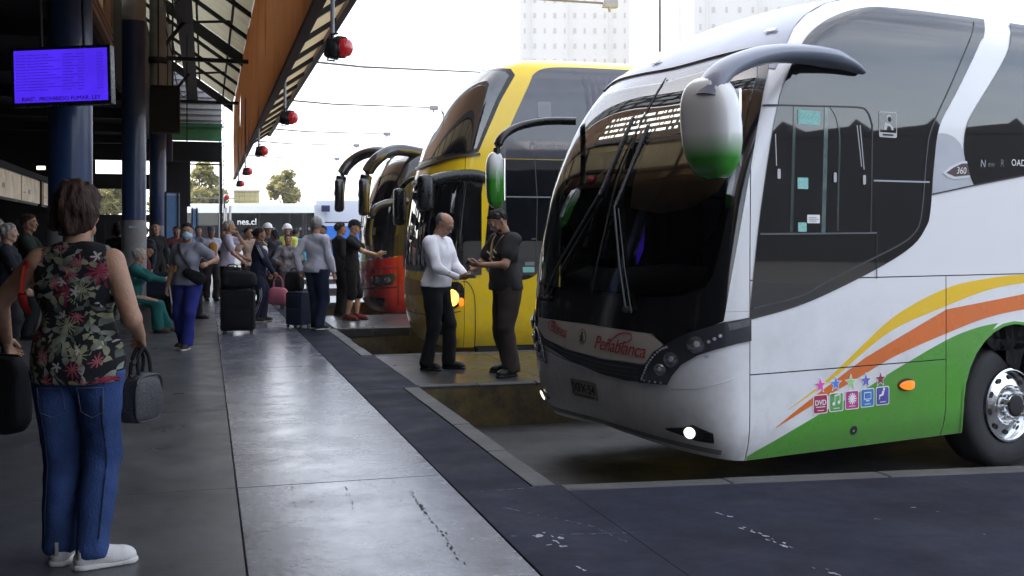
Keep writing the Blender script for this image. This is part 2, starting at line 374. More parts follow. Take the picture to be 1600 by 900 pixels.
def wheel(sh,u,far=False,parent=None,R_=.52,dish=True):
    """wheel at local (u, v, R_): outer face on the near (or far) side"""
    v=.06 if not far else 2.49; sg=1 if far else -1
    c=sh.W(u,v,R_-.07); ax=Vector((*(sh.b*sg),0)); M=Matrix.Translation(c)@ax.to_track_quat('X','Z').to_matrix().to_4x4()
    tf=lambda V:[M@Vector(p) for p in V]
    prof=[(.30,-.30),(.42,-.31),(.50,-.29),(.52,-.26),(.525,-.14),(.52,-.04),(.50,-.005),(.46,.01),(.40,.012),(.32,0),(.295,-.02)]
    prof=[(r*R_/.525,x) for r,x in prof]
    V,Fs=lathe(prof,48); ty=mk('wheel',tf(V),Fs,M_tyre,parent,smooth=True)
    k=R_/.525
    V,Fs=lathe([(.295*k,-.02),(.30*k,.012),(.285*k,.016),(.272*k,.0),(.262*k,-.03),(.20*k,-.012),(.165*k,.0),(.16*k,.012),(.13*k,.014),(.105*k,.01),(.10*k,.05),(.095*k,.06),(.0,.06)],48)
    mk('rim',tf(V),Fs,M_alu,ty,angle=35)
    for i in range(10):
        th=2*math.pi*i/10+.2; r=.228*k; cc=Vector((-.016,r*math.cos(th),r*math.sin(th)))
        V=[];n=12
        rad=Vector((0,math.cos(th),math.sin(th))); tan=Vector((0,-math.sin(th),math.cos(th))); slope=Vector((-.29,0,0))
        for j in range(n):
            a_=2*math.pi*j/n; V.append(cc+(rad+slope)*.019*math.cos(a_)+tan*.028*math.sin(a_)+Vector((.007,0,0)))
        mk('rim_hole',tf(V),[tuple(range(n))],M_dark,ty)
    for i in range(10):
        th=2*math.pi*i/10; r=.145*k; p=Vector((.012,r*math.cos(th),r*math.sin(th)))
        V,Fs=tube_data([p,p+Vector((.03,0,0)),p+Vector((.045,0,0))],[.016,.014,.008],6); mk('lug_nut',tf(V),Fs,M_alu,ty)
    V,Fs=lathe([(.088*k,.061),(.088*k,.066),(.07*k,.068),(0,.068)],24); mk('hub_cap',tf(V),Fs,M_dark,ty,smooth=True)
    return ty
def base_body(sh,root,L,M_side,M_roof,wroof,wtop,arches,w0=.27,name_side='side_panel',seam_hi=1.511,front_name='front_panel',front_mat=None,front_liner=True):
    fm=front_mat or M_side
    SC2=-2*sh.SC
    # dark inner liner behind the panel gaps, open at the wheel arches
    def outline(sa,sb,wa,wb,holes,flip=False):
        bot=[(sa,wa)]
        for cx in sorted(holes):
            if sa<cx<sb: bot+=notch(cx,.5,.63,wa)
        bot+=[(sb,wa)]; return bot+[(sb,wb),(sa,wb)]
    far=[SC2-c for c in arches]
    for nm,sa,sb,hl in (('liner',.0,L,arches),('liner',SC2-L,SC2,far)):
        panel(sh,nm,outline(sa,sb,.33,wroof,hl),-.03,M_dark,root,thick=.001,dw=.3)
    if front_liner: panel(sh,'liner',[(SC2,.33),(0,.33),(0,wroof),(SC2,wroof)],-.03,M_dark,root,thick=.001,dw=.15)
    # roof
    panel(sh,'roof',[(SC2-L,wroof),(L,wroof),(L,wtop),(SC2-L,wtop)],0,M_roof,root,dw=.08)
    # rear
    ws=np.linspace(.3,wtop,30); ring=[sh.pt(L,w) for w in ws]+[sh.pt(SC2-L,w) for w in ws[::-1]]
    mk('rear_panel',ring,[tuple(range(len(ring)))],M_side,root)
    # underside
    mk('underside',[sh.W(-.2,.35,.42),sh.W(L,.1,.42),sh.W(L,2.45,.42),sh.W(-.2,2.2,.42)],[(0,1,2,3)],M_dark,root)
    # wheel wells
    for c in arches:
        for v0,v1 in ((.05,.6),(1.95,2.5)):
            V=[];n=12
            for v in (v0,v1):
                for i in range(n+1): t=math.pi*i/n; V.append(sh.W(c-.64*math.cos(t),v,.5+.64*math.sin(t)))
            Fs=[(i,i+1,n+2+i,n+1+i) for i in range(n)]+[tuple(range(n+1,2*n+2))if v0<1 else tuple(range(0,n+1))]
            mk('wheel_well',V,Fs,M_dark,root)
    return outline,far
# ------------------------------------------------------------------ white coach (nearest)
FLOOR=-.42
def disc(sh,name,c,r,off,m,root,ry=None,dome=.0,n=20): return panel(sh,name,circ(c,r,n,ry),off,m,root,ds=.03,dw=.03,dome=dome)
def mirror_pair(pts,rad,head,m_arm,m_head,root,n=12):
    arm=tube('mirror_arm',pts,rad,m_arm,root,n=n); return arm
PROFW=[(.26,.26,-.26,.03,1.20,2.6),(.32,.32,-.34,.02,1.245,2.6),(.44,.44,-.44,.00,1.26,2.6),(.8,.8,-.52,.00,1.26,2.7),(1.2,1.2,-.50,-.02,1.26,2.8),(1.6,1.6,-.43,.0,1.26,2.9),
 (2.2,2.2,-.27,.10,1.26,3.0),(2.6,2.6,-.07,.22,1.26,3.0),(2.9,2.9,.12,.36,1.258,2.9),(3.1,3.12,.28,.55,1.25,2.8),(3.3,3.34,.50,.85,1.235,2.6),(3.5,3.53,.82,1.3,1.19,2.4),(3.7,3.69,1.15,1.8,1.0,2.3),(3.9,3.78,1.6,2.4,.7,2.2),(4.2,3.83,2.4,3.2,.05,2)]
aW=(math.sin(math.atan(3050/F)),math.cos(math.atan(3050/F)))
def white_bus():
    sh=Shell(PROFW,(1.63,7.19),aW,-.35); L=12.6
    root=empty('coach',tuple(sh.W(0,0,-.07)),label='white coach with green, orange and yellow stripes, nearest the camera on the right',cat='bus')
    Wt=paint('white_coach_paint',(.80,.80,.82),dirt=.5); Gn=paint('green_livery',(.09,.33,.04),dirt=.35); Or=paint('orange_livery',(.72,.17,.03),.3); Ye=paint('yellow_livery',(.86,.55,.02),.3)
    Gr=mat('blue_grey_roof_paint',(.20,.22,.30),rough=.3,coat=.4,var=.15,vs=2); Sil=mat('silver_vinyl',(.42,.44,.48),rough=.35,var=.08); NP=mat('pearl_name_panel',(.50,.45,.40),rough=.3,coat=.4,var=.08)
    WtD=mat('print_white',(.8,.8,.8),var=0,rough=.4); RedT=mat('print_red',(.45,.03,.02),var=0,rough=.4)
    arches=[2.76,9.3]
    outline,far=base_body(sh,root,L,Wt,Wt,3.70,4.2,arches,w0=.26,front_liner=False)
    G=[]
    # front cap
    panel(sh,'front_bumper',[(-2.996,.27),(-1.5,.36),(-.6,.30),(-.004,.27),(-.004,1.30),(-2.996,1.30)],0,Wt,root)
    # near side, panel by panel
    panel(sh,'luggage_door',[(.004,.27),(1.951,.27),(1.951,.862),(.004,.862)],0,Wt,root)
    panel(sh,'lower_side_panel',[(.004,.870),(1.951,.870),(1.951,1.507),(.004,1.507)],0,Wt,root)
    panel(sh,'wheel_arch_panel',[(1.959,.27)]+notch(2.76,.5,.63,.27)+[(3.60,.27),(3.60,1.507),(1.959,1.507)],0,Wt,root)
    arch=notch(2.76,.5,.63,.27); panel(sh,'wheel_arch_lip',arch+[(2.76+(x-2.76)*.965,.5+(y-.5)*.965) for x,y in arch[::-1]],.008,Gn,root,thick=.05)
    for i,(x0,x1) in enumerate(((3.608,5.4),(5.408,7.2),(7.208,8.4))): panel(sh,'luggage_door',[(x0,.27),(x1,.27),(x1,1.507),(x0,1.507)],0,Wt,root)
    panel(sh,'wheel_arch_panel',[(8.408,.27)]+notch(9.3,.5,.63,.27)+[(10.4,.27),(10.4,1.507),(8.408,1.507)],0,Wt,root)
    panel(sh,'engine_side_panel',[(10.408,.27),(L,.27),(L,1.507),(10.408,1.507)],0,Wt,root)
    panel(sh,'upper_side_panel',[(.004,1.515),(L,1.515),(L,3.70),(.004,3.70)],0,Wt,root,dw=.15)
    panel(sh,'side_panel',outline(-3-L,-3.004,.27,3.70,far),0,Wt,root,dw=.15)
    for x0,x1 in ((.4,2.2),(2.3,4.4),(4.5,6.6),(6.7,8.8),(8.9,11.6)): panel(sh,'far_window',rrect(-3-x1,1.75,-3-x0,3.5,.08),.006,M_glass,root,dw=.2)
    panel(sh,'green_stripe',[(-15,.30),(-3.1,.30),(-4.2,.7),(-6,1.1),(-9,1.3),(-15,1.3)],.002,Gn,root,thick=.001,dw=.2)
    # dome over the windscreen
    nd=[(.275,3.10),(.262,3.25),(.262,3.42),(.36,3.60),(.62,3.72),(1.2,3.80),(2.2,3.86),(4,3.9)]
    dome=[(-3-x,y) for x,y in nd[::-1]]+[(-3.1,3.0)]+nd[:1][:0]
    md=spline([(-3.05,3.0),(-2.6,2.98),(-1.5,3.02),(-.4,3.02),(.02,3.0)],6)
    panel(sh,'front_dome',[(x,y) for x,y in nd[::-1]]+[(.2,2.98)]+[(x,y) for x,y in md[::-1]]+[(-3.2,2.98)]+[(-3-x,y) for x,y in nd]+[(-7,4.19),(4,4.19)],.004,Gr,root,dw=.06)
    panel(sh,'roof_spoiler_lip',ribbon(spline([(.20,3.10),(.05,3.17),(-.6,3.17),(-1.5,3.15),(-2.4,3.17),(-3.05,3.17),(-3.2,3.10)],6),.035),.022,Gr,root,thick=.02,dw=.05)
    # black front mask and windscreen, open to the cab behind
    rp_=[(-1.493,3.02),(-.6,3.05),(-.02,3.05),(.02,2.93),(-.14,2.1),(-.27,1.55),(-.32,1.47),(-.5,1.40),(-.9,1.375),(-1.493,1.40)]
    lp_=[(-3-x,y) for x,y in rp_]
    full=[rp_[i] for i in range(1,9)]+[(-3-x,y) for x,y in rp_[1:9][::-1]]
    hole=[((x+1.5)*.965-1.5,(y-2.2)*.965+2.2) for x,y in full]
    def keyhole(outer,hole):
        h=hole; o=outer; i,j=min(((i,j) for i in range(len(o)) for j in range(len(h))),key=lambda q:(o[q[0]][0]-h[q[1]][0])**2+(o[q[0]][1]-h[q[1]][1])**2)
        ar=lambda P_:sum(P_[k-1][0]*P_[k][1]-P_[k][0]*P_[k-1][1] for k in range(len(P_)))
        if ar(o)*ar(h)>0: h=h[::-1]; j=len(h)-1-j
        return o[i:]+o[:i]+[o[i]]+[(h[(j+k)%len(h)][0]+(1e-5 if k==0 else 0),h[(j+k)%len(h)][1]) for k in range(len(h)+1)]
    nr=[(.06,3.12),(.125,3.07),(.125,2.93),(.09,2.72),(-.035,2.116),(-.16,1.5),(-.205,1.24),(-.30,1.195),(-.445,1.144),(-.62,1.055),(-.74,1.13)]
    mask=nr+[(-1.5,1.145)]+[(-3-x,y) for x,y in nr[::-1]]+[(-2.4,3.09),(-1.5,3.075),(-.6,3.10)]
    ring_panel(sh,'front_mask',mask,hole,.008,M_gblk,root,dw=.08)
    ring_panel(sh,'windscreen_surround',[(-2.996,1.302),(-.004,1.302),(-.004,3.70),(-2.996,3.70)],hole,0,Wt,root,dw=.1)
    panel(sh,'liner',[(-3,.33),(0,.33),(0,1.3),(-3,1.3)],-.03,M_dark,root,thick=.001,dw=.15)
    panel(sh,'windscreen_pane',rp_,.014,M_wst,root,dw=.06,ds=.05); panel(sh,'windscreen_pane',[(x-.014 if x>-1.6 else x,y) for x,y in lp_],.014,M_wst,root,dw=.06,ds=.05)
    # cab: dashboard, wheel, seats, plus added panels imitating windscreen reflections
    DSH=mat('dashboard_grey',(.05,.055,.07),rough=.5,var=.15); TREF=mat('tan_reflection_tint',(.62,.46,.30),rough=.8,var=.12,vs=3); cab=sh.W
    V=[];n=16
    for i in range(n+1):
        v=.12+2.3*i/n; e=(abs(v-1.275)/1.15)**2.6; u0=-.44+.40*e
        V+=[cab(u0,v,1.20),cab(u0+.03,v,1.46),cab(u0+.30,v,1.56+.05*math.exp(-((v-.75)/.35)**2)),cab(.62,v,1.50),cab(.70,v,1.1)]
    mk('dashboard',V,[(5*i+k,5*i+5+k,5*i+6+k,5*i+k+1) for i in range(n) for k in range(4)],DSH,root,smooth=True)
    mk('cab_floor',[cab(-.3,.1,1.0),cab(3,.1,1.0),cab(3,2.45,1.0),cab(-.3,2.45,1.0)],[(0,1,2,3)],M_dark,root)
    mk('partition',[cab(2.6,.2,1.0),cab(2.6,2.35,1.0),cab(2.6,2.35,3.35),cab(2.6,.2,3.35)],[(0,1,2,3)],mat('partition_dark',(.03,.03,.035),rough=.7),root)
    mk('cab_side',[cab(.1,2.44,1.0),cab(2.6,2.44,1.0),cab(2.6,2.44,3.2),cab(.6,2.44,3.0)],[(0,1,2,3)],M_dark,root); mk('cab_side',[cab(.1,.06,1.0),cab(2.6,.06,1.0),cab(2.6,.08,3.2),cab(.6,.08,3.0)],[(0,1,2,3)],M_dark,root)
    panel(sh,'tan_reflection',[(-1.36,2.72),(-.25,2.74),(-.10,2.66),(-.17,2.30),(-.30,2.14),(-.55,2.03),(-.90,2.0),(-1.30,2.05),(-1.36,2.3)],-.07,TREF,root,thick=.01,dw=.06)  # added tan panels standing in for a tan reflection in the panes
    panel(sh,'tan_reflection',[(-2.75,2.74),(-1.62,2.74),(-1.62,2.55),(-2.72,2.55)],-.07,TREF,root,thick=.01,dw=.06)
    refl_bk=panel(sh,'reflection_backing',[(-2.35,2.60),(-.35,2.60),(-.35,2.86),(-2.35,2.86)],-.035,M_dark,root,thick=.03,dw=.06)  # backing for glowing dashes added to imitate a reflection of bright slots
    REFL=mat('reflection_dash_glow',(.95,.97,.88),emit=.75,var=0); rs=np.random.RandomState(3)
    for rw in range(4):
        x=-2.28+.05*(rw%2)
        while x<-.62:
            l_=rs.choice([.035,.05,.09,.15]); panel(sh,'reflection_dash',rrect(x,2.64+.048*rw,min(x+l_,-.56),2.660+.048*rw,.003),-.030,REFL,refl_bk,thick=.001); x+=l_+rs.choice([.02,.035,.05])
    c=cab(.33,.72,1.72); V,Fs=[],[]
    for i in range(28):
        t=2*math.pi*i/28
        for k in range(6): q=2*math.pi*k/6; V.append(cab(.33+(.23+.016*math.cos(q))*math.sin(t)*.55,.72+(.23+.016*math.cos(q))*math.cos(t),1.72+(.23+.016*math.cos(q))*math.sin(t)*.83+.016*math.sin(q)))
    Fs=[(6*i+k,6*((i+1)%28)+k,6*((i+1)%28)+(k+1)%6,6*i+(k+1)%6) for i in range(28) for k in range(6)]; mk('steering_wheel',V,Fs,M_mblk,root,smooth=True)
    for v in (.72,1.9):
        for sz,nm in (((.9,1.35,v-.25,v+.25,1.35,1.5),'seat'),((1.28,1.42,v-.25,v+.25,1.5,2.15),'seat_back'),((1.30,1.40,v-.13,v+.13,2.17,2.36),'headrest')):
            M=Matrix(((sh.a[0],sh.b[0],0,sh.O[0]),(sh.a[1],sh.b[1],0,sh.O[1]),(0,0,1,sh.g),(0,0,0,1))); bm=bmesh.new(); add_box(bm,sz[0],sz[1],sz[2],sz[3],sz[4],sz[5],M,bev=.04); bmk(nm,bm,mat('seat_navy',(.04,.05,.11),rough=.8,var=.2),root,angle=50)
    panel(sh,'windscreen_divider',ribbon(spline([(-1.5,3.05),(-1.47,2.6),(-1.45,2.0),(-1.47,1.38)],5),.022),.02,M_rub,root)
    for s_,w_ in ((-.06,3.30),(-2.2,3.24)): panel(sh,'marker_lamp',rrect(s_-.09,w_-.014,s_+.09,w_+.014,.012),.02,mat('marker_lens',(.8,.8,.82),rough=.15,var=0),root,ds=.03)
    # name panel, grille
    panel(sh,'name_panel',spline([(-2.33,1.135),(-1.5,1.14),(-.76,1.125)],3)+[(-.66,1.075),(-.67,1.02),(-.78,.912),(-1.3,.905),(-1.8,.93),(-2.2,.985),(-2.36,1.06)],.013,NP,root)
    panel(sh,'front_grille',[(-2.37,1.05),(-2.2,.975),(-1.8,.92),(-1.3,.895),(-.79,.902),(-.84,.78),(-1.0,.772),(-1.3,.785),(-1.8,.85),(-2.27,.955)],.010,mat('grey_grille',(.035,.038,.045),rough=.45,var=.15,bump=.5,bs=90),root)
    for k in range(3): panel(sh,'grille_slat',ribbon(spline([(-2.2,.95-.03*k+.01),(-1.8,.905-.03*k),(-1.3,.87-.03*k),(-.86,.872-.03*k)],5),.007),.017,mat('grille_slat_grey',(.09,.095,.11),rough=.4),root)
    shell_text(sh,'lettering','Buses',(-1.93,1.07),.13,.0165,RedT,root,rot=-.13,shear=.35,space=.95)
    shell_text(sh,'lettering','Pe\u00f1ablanca',(-1.09,1.005),.145,.0165,RedT,root,rot=-.03,shear=.35,space=.93)
    panel(sh,'lettering',ribbon(spline([(-1.22,1.0),(-1.10,1.09),(-.98,1.115),(-.93,1.09),(-.98,1.05),(-1.07,1.03)],6),.009),.0165,RedT,root,thick=.001)
    panel(sh,'lettering',ribbon(spline([(-2.10,1.06),(-2.08,1.12),(-2.0,1.13),(-1.96,1.10),(-2.02,1.075)],6),.008),.0165,RedT,root,thick=.001)
    disc(sh,'emblem_ring',(-1.555,1.045),.058,.0155,mat('emblem_grey',(.25,.24,.2),var=.3),root); disc(sh,'emblem_disc',(-1.555,1.045),.050,.0175,NP,root)
    panel(sh,'emblem_figure',[(-1.575,1.01),(-1.55,1.03),(-1.535,1.01),(-1.53,1.04),(-1.545,1.06),(-1.535,1.08),(-1.56,1.085),(-1.565,1.06),(-1.585,1.045)],.019,mat('emblem_dark',(.08,.1,.06)),root,ds=.02,dw=.02)
    # head lamps (both sides)
    HB=mat('lamp_housing_black',(.035,.035,.040),rough=.15,coat=1,var=0); LN=mat('lamp_lens',(.35,.36,.38),rough=.12,coat=1,metal=.8,var=.2,vs=30); LED=mat('led_bead',(.75,.76,.8),rough=.15,metal=.5,var=0)
    for q in (0,1):
        mf=lambda x: x if q==0 else -3-x
        pl=lambda P_: [(mf(x),y) for x,y in P_]
        hl=panel(sh,'headlight',pl([(-.86,.772),(-.80,.905),(-.72,1.0),(-.62,1.062),(-.445,1.15),(-.20,1.235),(.0,1.262),(.0,1.10),(-.12,1.085),(-.25,1.05),(-.375,1.003),(-.49,.93),(-.56,.85),(-.60,.785)]),.016,HB,root,dw=.04,ds=.04)
        for c,r in (((-.655,.885),.042),((-.565,.962),.052),((-.385,1.075),.058)):
            disc(sh,'lamp_ring',(mf(c[0]),c[1]),r+.008,.019,M_chrome,hl,ry=r*.95); disc(sh,'lamp_lens',(mf(c[0]),c[1]),r,.021,LN,hl,dome=.018)
            disc(sh,'lamp_reflector',(mf(c[0]+.012),c[1]+.008),r*.35,.040,LED,hl,dome=.004)
        for i,c in enumerate(spline([(-.825,.80),(-.79,.87),(-.74,.945),(-.66,1.02),(-.60,1.045)],4)): disc(sh,'led_bead',(mf(c[0]),c[1]),.0085,.020,LED,hl,n=8,dome=.004)
        for i in range(4): disc(sh,'led_bead',(mf(-.80+.05*i),.795),.008,.020,LED,hl,n=8,dome=.004)
        for i in range(3): disc(sh,'led_bead',(mf(-.30+.035*i),1.10+.02*i),.012,.020,LED,hl,n=8,dome=.004)
        panel(sh,'lamp_trim',pl([(-.18,1.222),(-.02,1.250),(-.02,1.205),(-.17,1.175)]),.020,mat('smoked_trim',(.10,.10,.11),rough=.25,var=.4,vs=12),hl)
        fb=panel(sh,'fog_lamp',pl([(-.66,.465),(-.50,.49),(-.42,.52),(-.27,.47),(-.26,.40),(-.40,.405),(-.50,.43),(-.66,.455)]),.008,M_mblk,root,dw=.03,ds=.03)
        disc(sh,'lamp_ring',(mf(-.445),.462),.052,.012,M_chrome,fb,ry=.044); disc(sh,'lamp_lens',(mf(-.445),.462),.045,.014,mat('fog_lamp_lit',(1,.95,.85),emit=.5,var=0),fb,ry=.038,dome=.012)
        for i in range(3): panel(sh,'bezel_slat',pl(rrect(-.36,.425+.022*i,-.28,.432+.022*i,.003)),.013,M_blk,fb)
    panel(sh,'bumper_crease',ribbon(spline([(-.62,.76),(-.45,.77),(-.30,.80),(-.12,.86)],6),.008),.003,mat('crease_white',(.8,.8,.82),rough=.3),root,thick=.003)
    panel(sh,'bumper_lip',ribbon(spline([(-2.9,.33),(-2.2,.37),(-1.5,.39),(-.7,.36),(-.2,.33)],8),.03),.006,mat('bumper_edge_grey',(.25,.24,.23),rough=.5),root,thick=.01)
    # number plate
    np_=panel(sh,'number_plate',rrect(-1.76,.565,-1.40,.70,.012),.012,mat('plate_white',(.30,.29,.25),rough=.4,var=.1),root)
    shell_text(sh,'plate_lettering','JXFX\u00b754',(-1.58,.64),.098,.015,mat('plate_black',(.01,.01,.01),var=0),np_,bold=.002)
    panel(sh,'plate_lettering',rrect(-1.72,.578,-1.44,.590,.002),.0145,mat('plate_small_print',(.1,.1,.09),var=0),np_)
    # side glass
    g1=spline([(.0,1.262),(.0,1.33),(.09,1.984),(.235,2.70),(.33,2.95),(.42,3.11),(.52,3.25),(.72,3.385),(1.05,3.48),(1.6,3.53),(2.2,3.545),(2.56,3.55)],4)+[(2.44,3.36)]+spline([(2.40,3.33),(2.055,2.90),(1.875,2.65),(1.815,2.35),(1.775,2.0),(1.725,1.88),(1.585,1.745),(1.275,1.60),(.76,1.418),(.395,1.315),(.01,1.245)],4)
    gl=panel(sh,'side_window',g1,.006,M_glass,root,dw=.08)
    FR=mat('window_frame_grey',(.10,.11,.12),rough=.3,var=.2); AQ=mat('aqua_sticker',(.25,.55,.50),rough=.5,var=.25,vs=60); LG=mat('light_grey_line',(.35,.37,.4),rough=.4,var=0)
    panel(sh,'window_seam',ribbon(spline([(.02,1.32),(.455,1.393),(.76,1.511),(1.415,1.74),(1.60,1.84),(1.665,1.94),(1.70,2.15),(1.735,2.448),(1.80,2.66),(2.10,3.10),(2.40,3.50)],6),.010),.010,mat('seam_grey',(.05,.052,.06),rough=.4),gl,thick=.003)
    panel(sh,'window_seam',ribbon(spline([(.10,2.715),(.6,2.735),(1.0,2.75),(1.10,2.73),(1.15,2.64),(1.155,2.55),(1.14,1.84)],4),.012),.010,M_mblk,gl,thick=.003)
    panel(sh,'sliding_window_rail',ribbon([(.085,1.828),(.6,1.832),(1.20,1.838)],.012),.011,FR,gl,thick=.003)
    panel(sh,'sliding_window_rail',ribbon([(1.20,1.838),(1.20,1.5)],.006),.011,M_mblk,gl,thick=.003)
    panel(sh,'sliding_window_stile',ribbon([(.40,2.72),(.385,2.25),(.37,1.84)],.022),.010,mat('glass_edge',(.035,.06,.06),rough=.1,coat=1,var=.3),gl,thick=.002)
    panel(sh,'sliding_window_stile',ribbon([(.70,2.73),(.685,2.25),(.67,1.84)],.035),.010,mat('glass_edge_pale',(.10,.15,.15),rough=.1,coat=1,var=.4,vs=8),gl,thick=.002)
    panel(sh,'sliding_window_stile',ribbon(spline([(.74,2.74),(.80,2.66),(.83,2.5),(.82,2.2),(.81,1.85)],4),.012),.010,MATS['glass_edge'],gl,thick=.002)
    panel(sh,'waist_rail',ribbon([(1.17,2.222),(1.47,2.224),(1.76,2.226)],.012),.011,LG,gl,thick=.003)
    for p0,p1 in (((1.00,2.62),(1.045,2.32)),((1.03,2.62),(1.07,2.3))): panel(sh,'grab_rail',ribbon([p0,p1],.007),.011,mat('rail_metal',(.4,.4,.42),metal=.8,rough=.3),gl,thick=.002)
    panel(sh,'grab_rail',ribbon([(.22,2.52),(.23,2.30)],.007),.011,MATS['rail_metal'],gl,thick=.002)
    for c in ((.25,2.25),(.78,2.24),(1.07,2.23)): panel(sh,'window_latch',rrect(c[0]-.014,c[1]-.04,c[0]+.014,c[1]+.03,.008),.014,MATS['rail_metal'],gl,thick=.006)
    for q in ((.43,2.60,.64,2.70,AQ),(.425,2.145,.525,2.225,AQ),(.43,1.845,.51,1.91,AQ),(.515,1.905,.635,1.965,WtD)): panel(sh,'window_sticker',rrect(q[0],q[1],q[2],q[3],.006),.009,q[4],gl,thick=.001)
    for k in range(3): panel(sh,'sticker_print',rrect(.53,1.918+.013*k,.60+.02*(k%2),1.922+.013*k,.001),.011,mat('print_grey',(.2,.22,.25),var=0),gl,thick=.001)
    # safety sticker: outlined portrait of a seated passenger
    stk=panel(sh,'window_sticker',rrect(1.225,2.545,1.41,2.735,.014),.009,mat('sticker_white_line',(.5,.5,.5),var=0),gl,thick=.001)
    panel(sh,'sticker_print',rrect(1.232,2.582,1.403,2.728,.010),.0105,M_glass,stk,thick=.001)
    disc(sh,'sticker_print',(1.325,2.685),.030,.012,MATS['sticker_white_line'],stk); disc(sh,'sticker_print',(1.330,2.680),.020,.013,M_dark,stk)
    panel(sh,'sticker_print',[(1.27,2.60),(1.28,2.66),(1.31,2.65),(1.34,2.645),(1.37,2.62),(1.37,2.60)],.012,MATS['sticker_white_line'],stk,thick=.001)
    panel(sh,'sticker_print',[(1.30,2.60),(1.31,2.63),(1.34,2.625),(1.35,2.60)],.013,M_dark,stk,thick=.001)
    panel(sh,'sticker_print',rrect(1.26,2.558,1.37,2.57,.002),.0115,M_dark,stk,thick=.001)
    g2=[(2.88,3.55)]+spline([(2.80,3.42),(2.68,3.23),(2.31,2.843),(2.185,2.67),(2.155,2.487),(2.20,2.33),(2.27,2.218)],4)+spline([(2.9,2.316),(3.5,2.36),(5,2.38),(L-.5,2.38)],3)+[(L-.35,2.5),(L-.35,3.5),(L-.5,3.55)]
    gl2=panel(sh,'side_window',g2,.006,M_glass,root,dw=.1)
    for x in (4.3,5.9,7.5,9.1,10.7): panel(sh,'window_seam',ribbon([(x,2.37),(x,3.54)],.012),.010,M_rub,gl2,thick=.003)
    panel(sh,'silver_panel',spline([(1.845,2.60),(1.95,2.605),(2.05,2.58)],4)+[(2.12,2.53),(2.15,2.47),(2.20,2.33),(2.268,2.212),(2.0,2.17),(1.80,2.135),(1.80,2.35)],.004,Sil,root)
    panel(sh,'window_seam',ribbon([(1.80,2.135),(2.0,2.168),(2.27,2.214),(2.9,2.312)],.010),.009,M_rub,root,thick=.003)
    panel(sh,'badge',[(1.915,2.30),(2.0,2.35),(2.12,2.395),(2.185,2.40),(2.225,2.275),(2.05,2.255),(1.96,2.27)],.008,mat('badge_silver',(.6,.6,.62),metal=.6,rough=.3),root)
    bd=panel(sh,'badge',[(1.95,2.302),(2.03,2.345),(2.13,2.38),(2.188,2.382),(2.218,2.292),(2.05,2.275)],.010,mat('badge_maroon',(.06,.03,.035)),root)
    shell_text(sh,'lettering','360',(2.115,2.322),.075,.012,WtD,bd,shear=.15)
    shell_text(sh,'lettering','N',(2.37,2.385),.085,.010,LG,gl2,shear=.1); shell_text(sh,'lettering','ew',(2.47,2.385),.07,.010,mat('lettering_dim',(.12,.12,.13),var=0),gl2); 
    shell_text(sh,'lettering','R',(2.60,2.395),.085,.010,MATS['lettering_dim'],gl2,shear=.1); shell_text(sh,'lettering','OAD',(2.80,2.405),.075,.010,WtD,gl2,space=1.1)
    # livery
    gap=[('s',1.955,.2,1.515,.0045),('w',.866,0,1.955,.0045),('w',1.511,1.0,20,.004)]
    ar=notch(2.76,.5,.63,.272)
    panel(sh,'green_stripe',[(.012,.272),(.012,.30)]+spline([(.085,.334),(.59,.529),(1.085,.695),(1.41,.822),(1.955,1.013),(2.265,1.088),(2.50,1.118)],6)+[(2.56,1.122)]+[(x,y) for x,y in ar if x<2.56][::-1],.0012,Gn,root,thick=.001,gaps=gap,dw=.08)
    yl=spline([(.35,.602),(.765,.790),(1.08,.969),(1.41,1.13),(1.955,1.276),(2.415,1.384),(2.88,1.437),(3.6,1.47)],6); yu=spline([(.35,.606),(.70,.783),(1.015,.985),(1.41,1.225),(1.955,1.413),(2.415,1.478),(2.88,1.505),(3.6,1.508)],6)
    shell_mesh(sh,'yellow_stripe',strip_bm(yl,yu),.0014,Ye,root,thick=.001,gaps=gap)
    ol=spline([(.235,.484),(.59,.625),(1.08,.805),(1.41,.925),(1.955,1.065),(2.415,1.168),(2.88,1.222),(3.6,1.26)],6); ou=[(.235,.488)]+[(x,min(np.interp(x,[.235,.42,.7,1.1,1.955,3.6],[.488,.592,.735,.93,1.25,1.42]),np.interp(x,[q[0] for q in yl],[q[1] for q in yl])-.026)) for x in np.linspace(.42,3.6,34)]
    shell_mesh(sh,'orange_stripe',strip_bm(ol,ou),.0024,Or,root,thick=.001,gaps=gap)
    panel(sh,'green_stripe',[(3.62,.272),(5.39,.272),(5.39,.9),(3.62,1.05)],.0012,Gn,root,thick=.001)
    for x in (3.604,5.404,7.204,8.404,10.404): pass
    sc_=[(.75,.08,.45),(.10,.25,.75),(.35,.65,.25),(.12,.14,.50),(.25,.03,.06)]
    ic=[(.35,.02,.08),(.12,.38,.10),(.50,.04,.25),(.05,.20,.55),(.08,.08,.35)]
    for k in range(5):
        c=(.645+.15*k,.752+.002*k); panel(sh,'star_sticker',star(c,.064),.003,WtD,root,thick=.001); panel(sh,'star_sticker',star(c,.050),.0042,mat('star_colour_%s'%'abcde'[k],sc_[k],var=.2,vs=30),root,thick=.001)
        x0=.578+.155*k; y0=.550+.004*k
        ip=panel(sh,'service_sticker',rrect(x0,y0,x0+.138,y0+.138,.014),.003,WtD,root,thick=.001); panel(sh,'sticker_ground',rrect(x0+.007,y0+.007,x0+.131,y0+.131,.012),.0042,mat('icon_colour_%s'%'abcde'[k],ic[k],var=.35,vs=12),ip,thick=.001)
        cx,cy=x0+.069,y0+.078; T=lambda P_: panel(sh,'sticker_print',P_,.0054,WtD,ip,thick=.001)
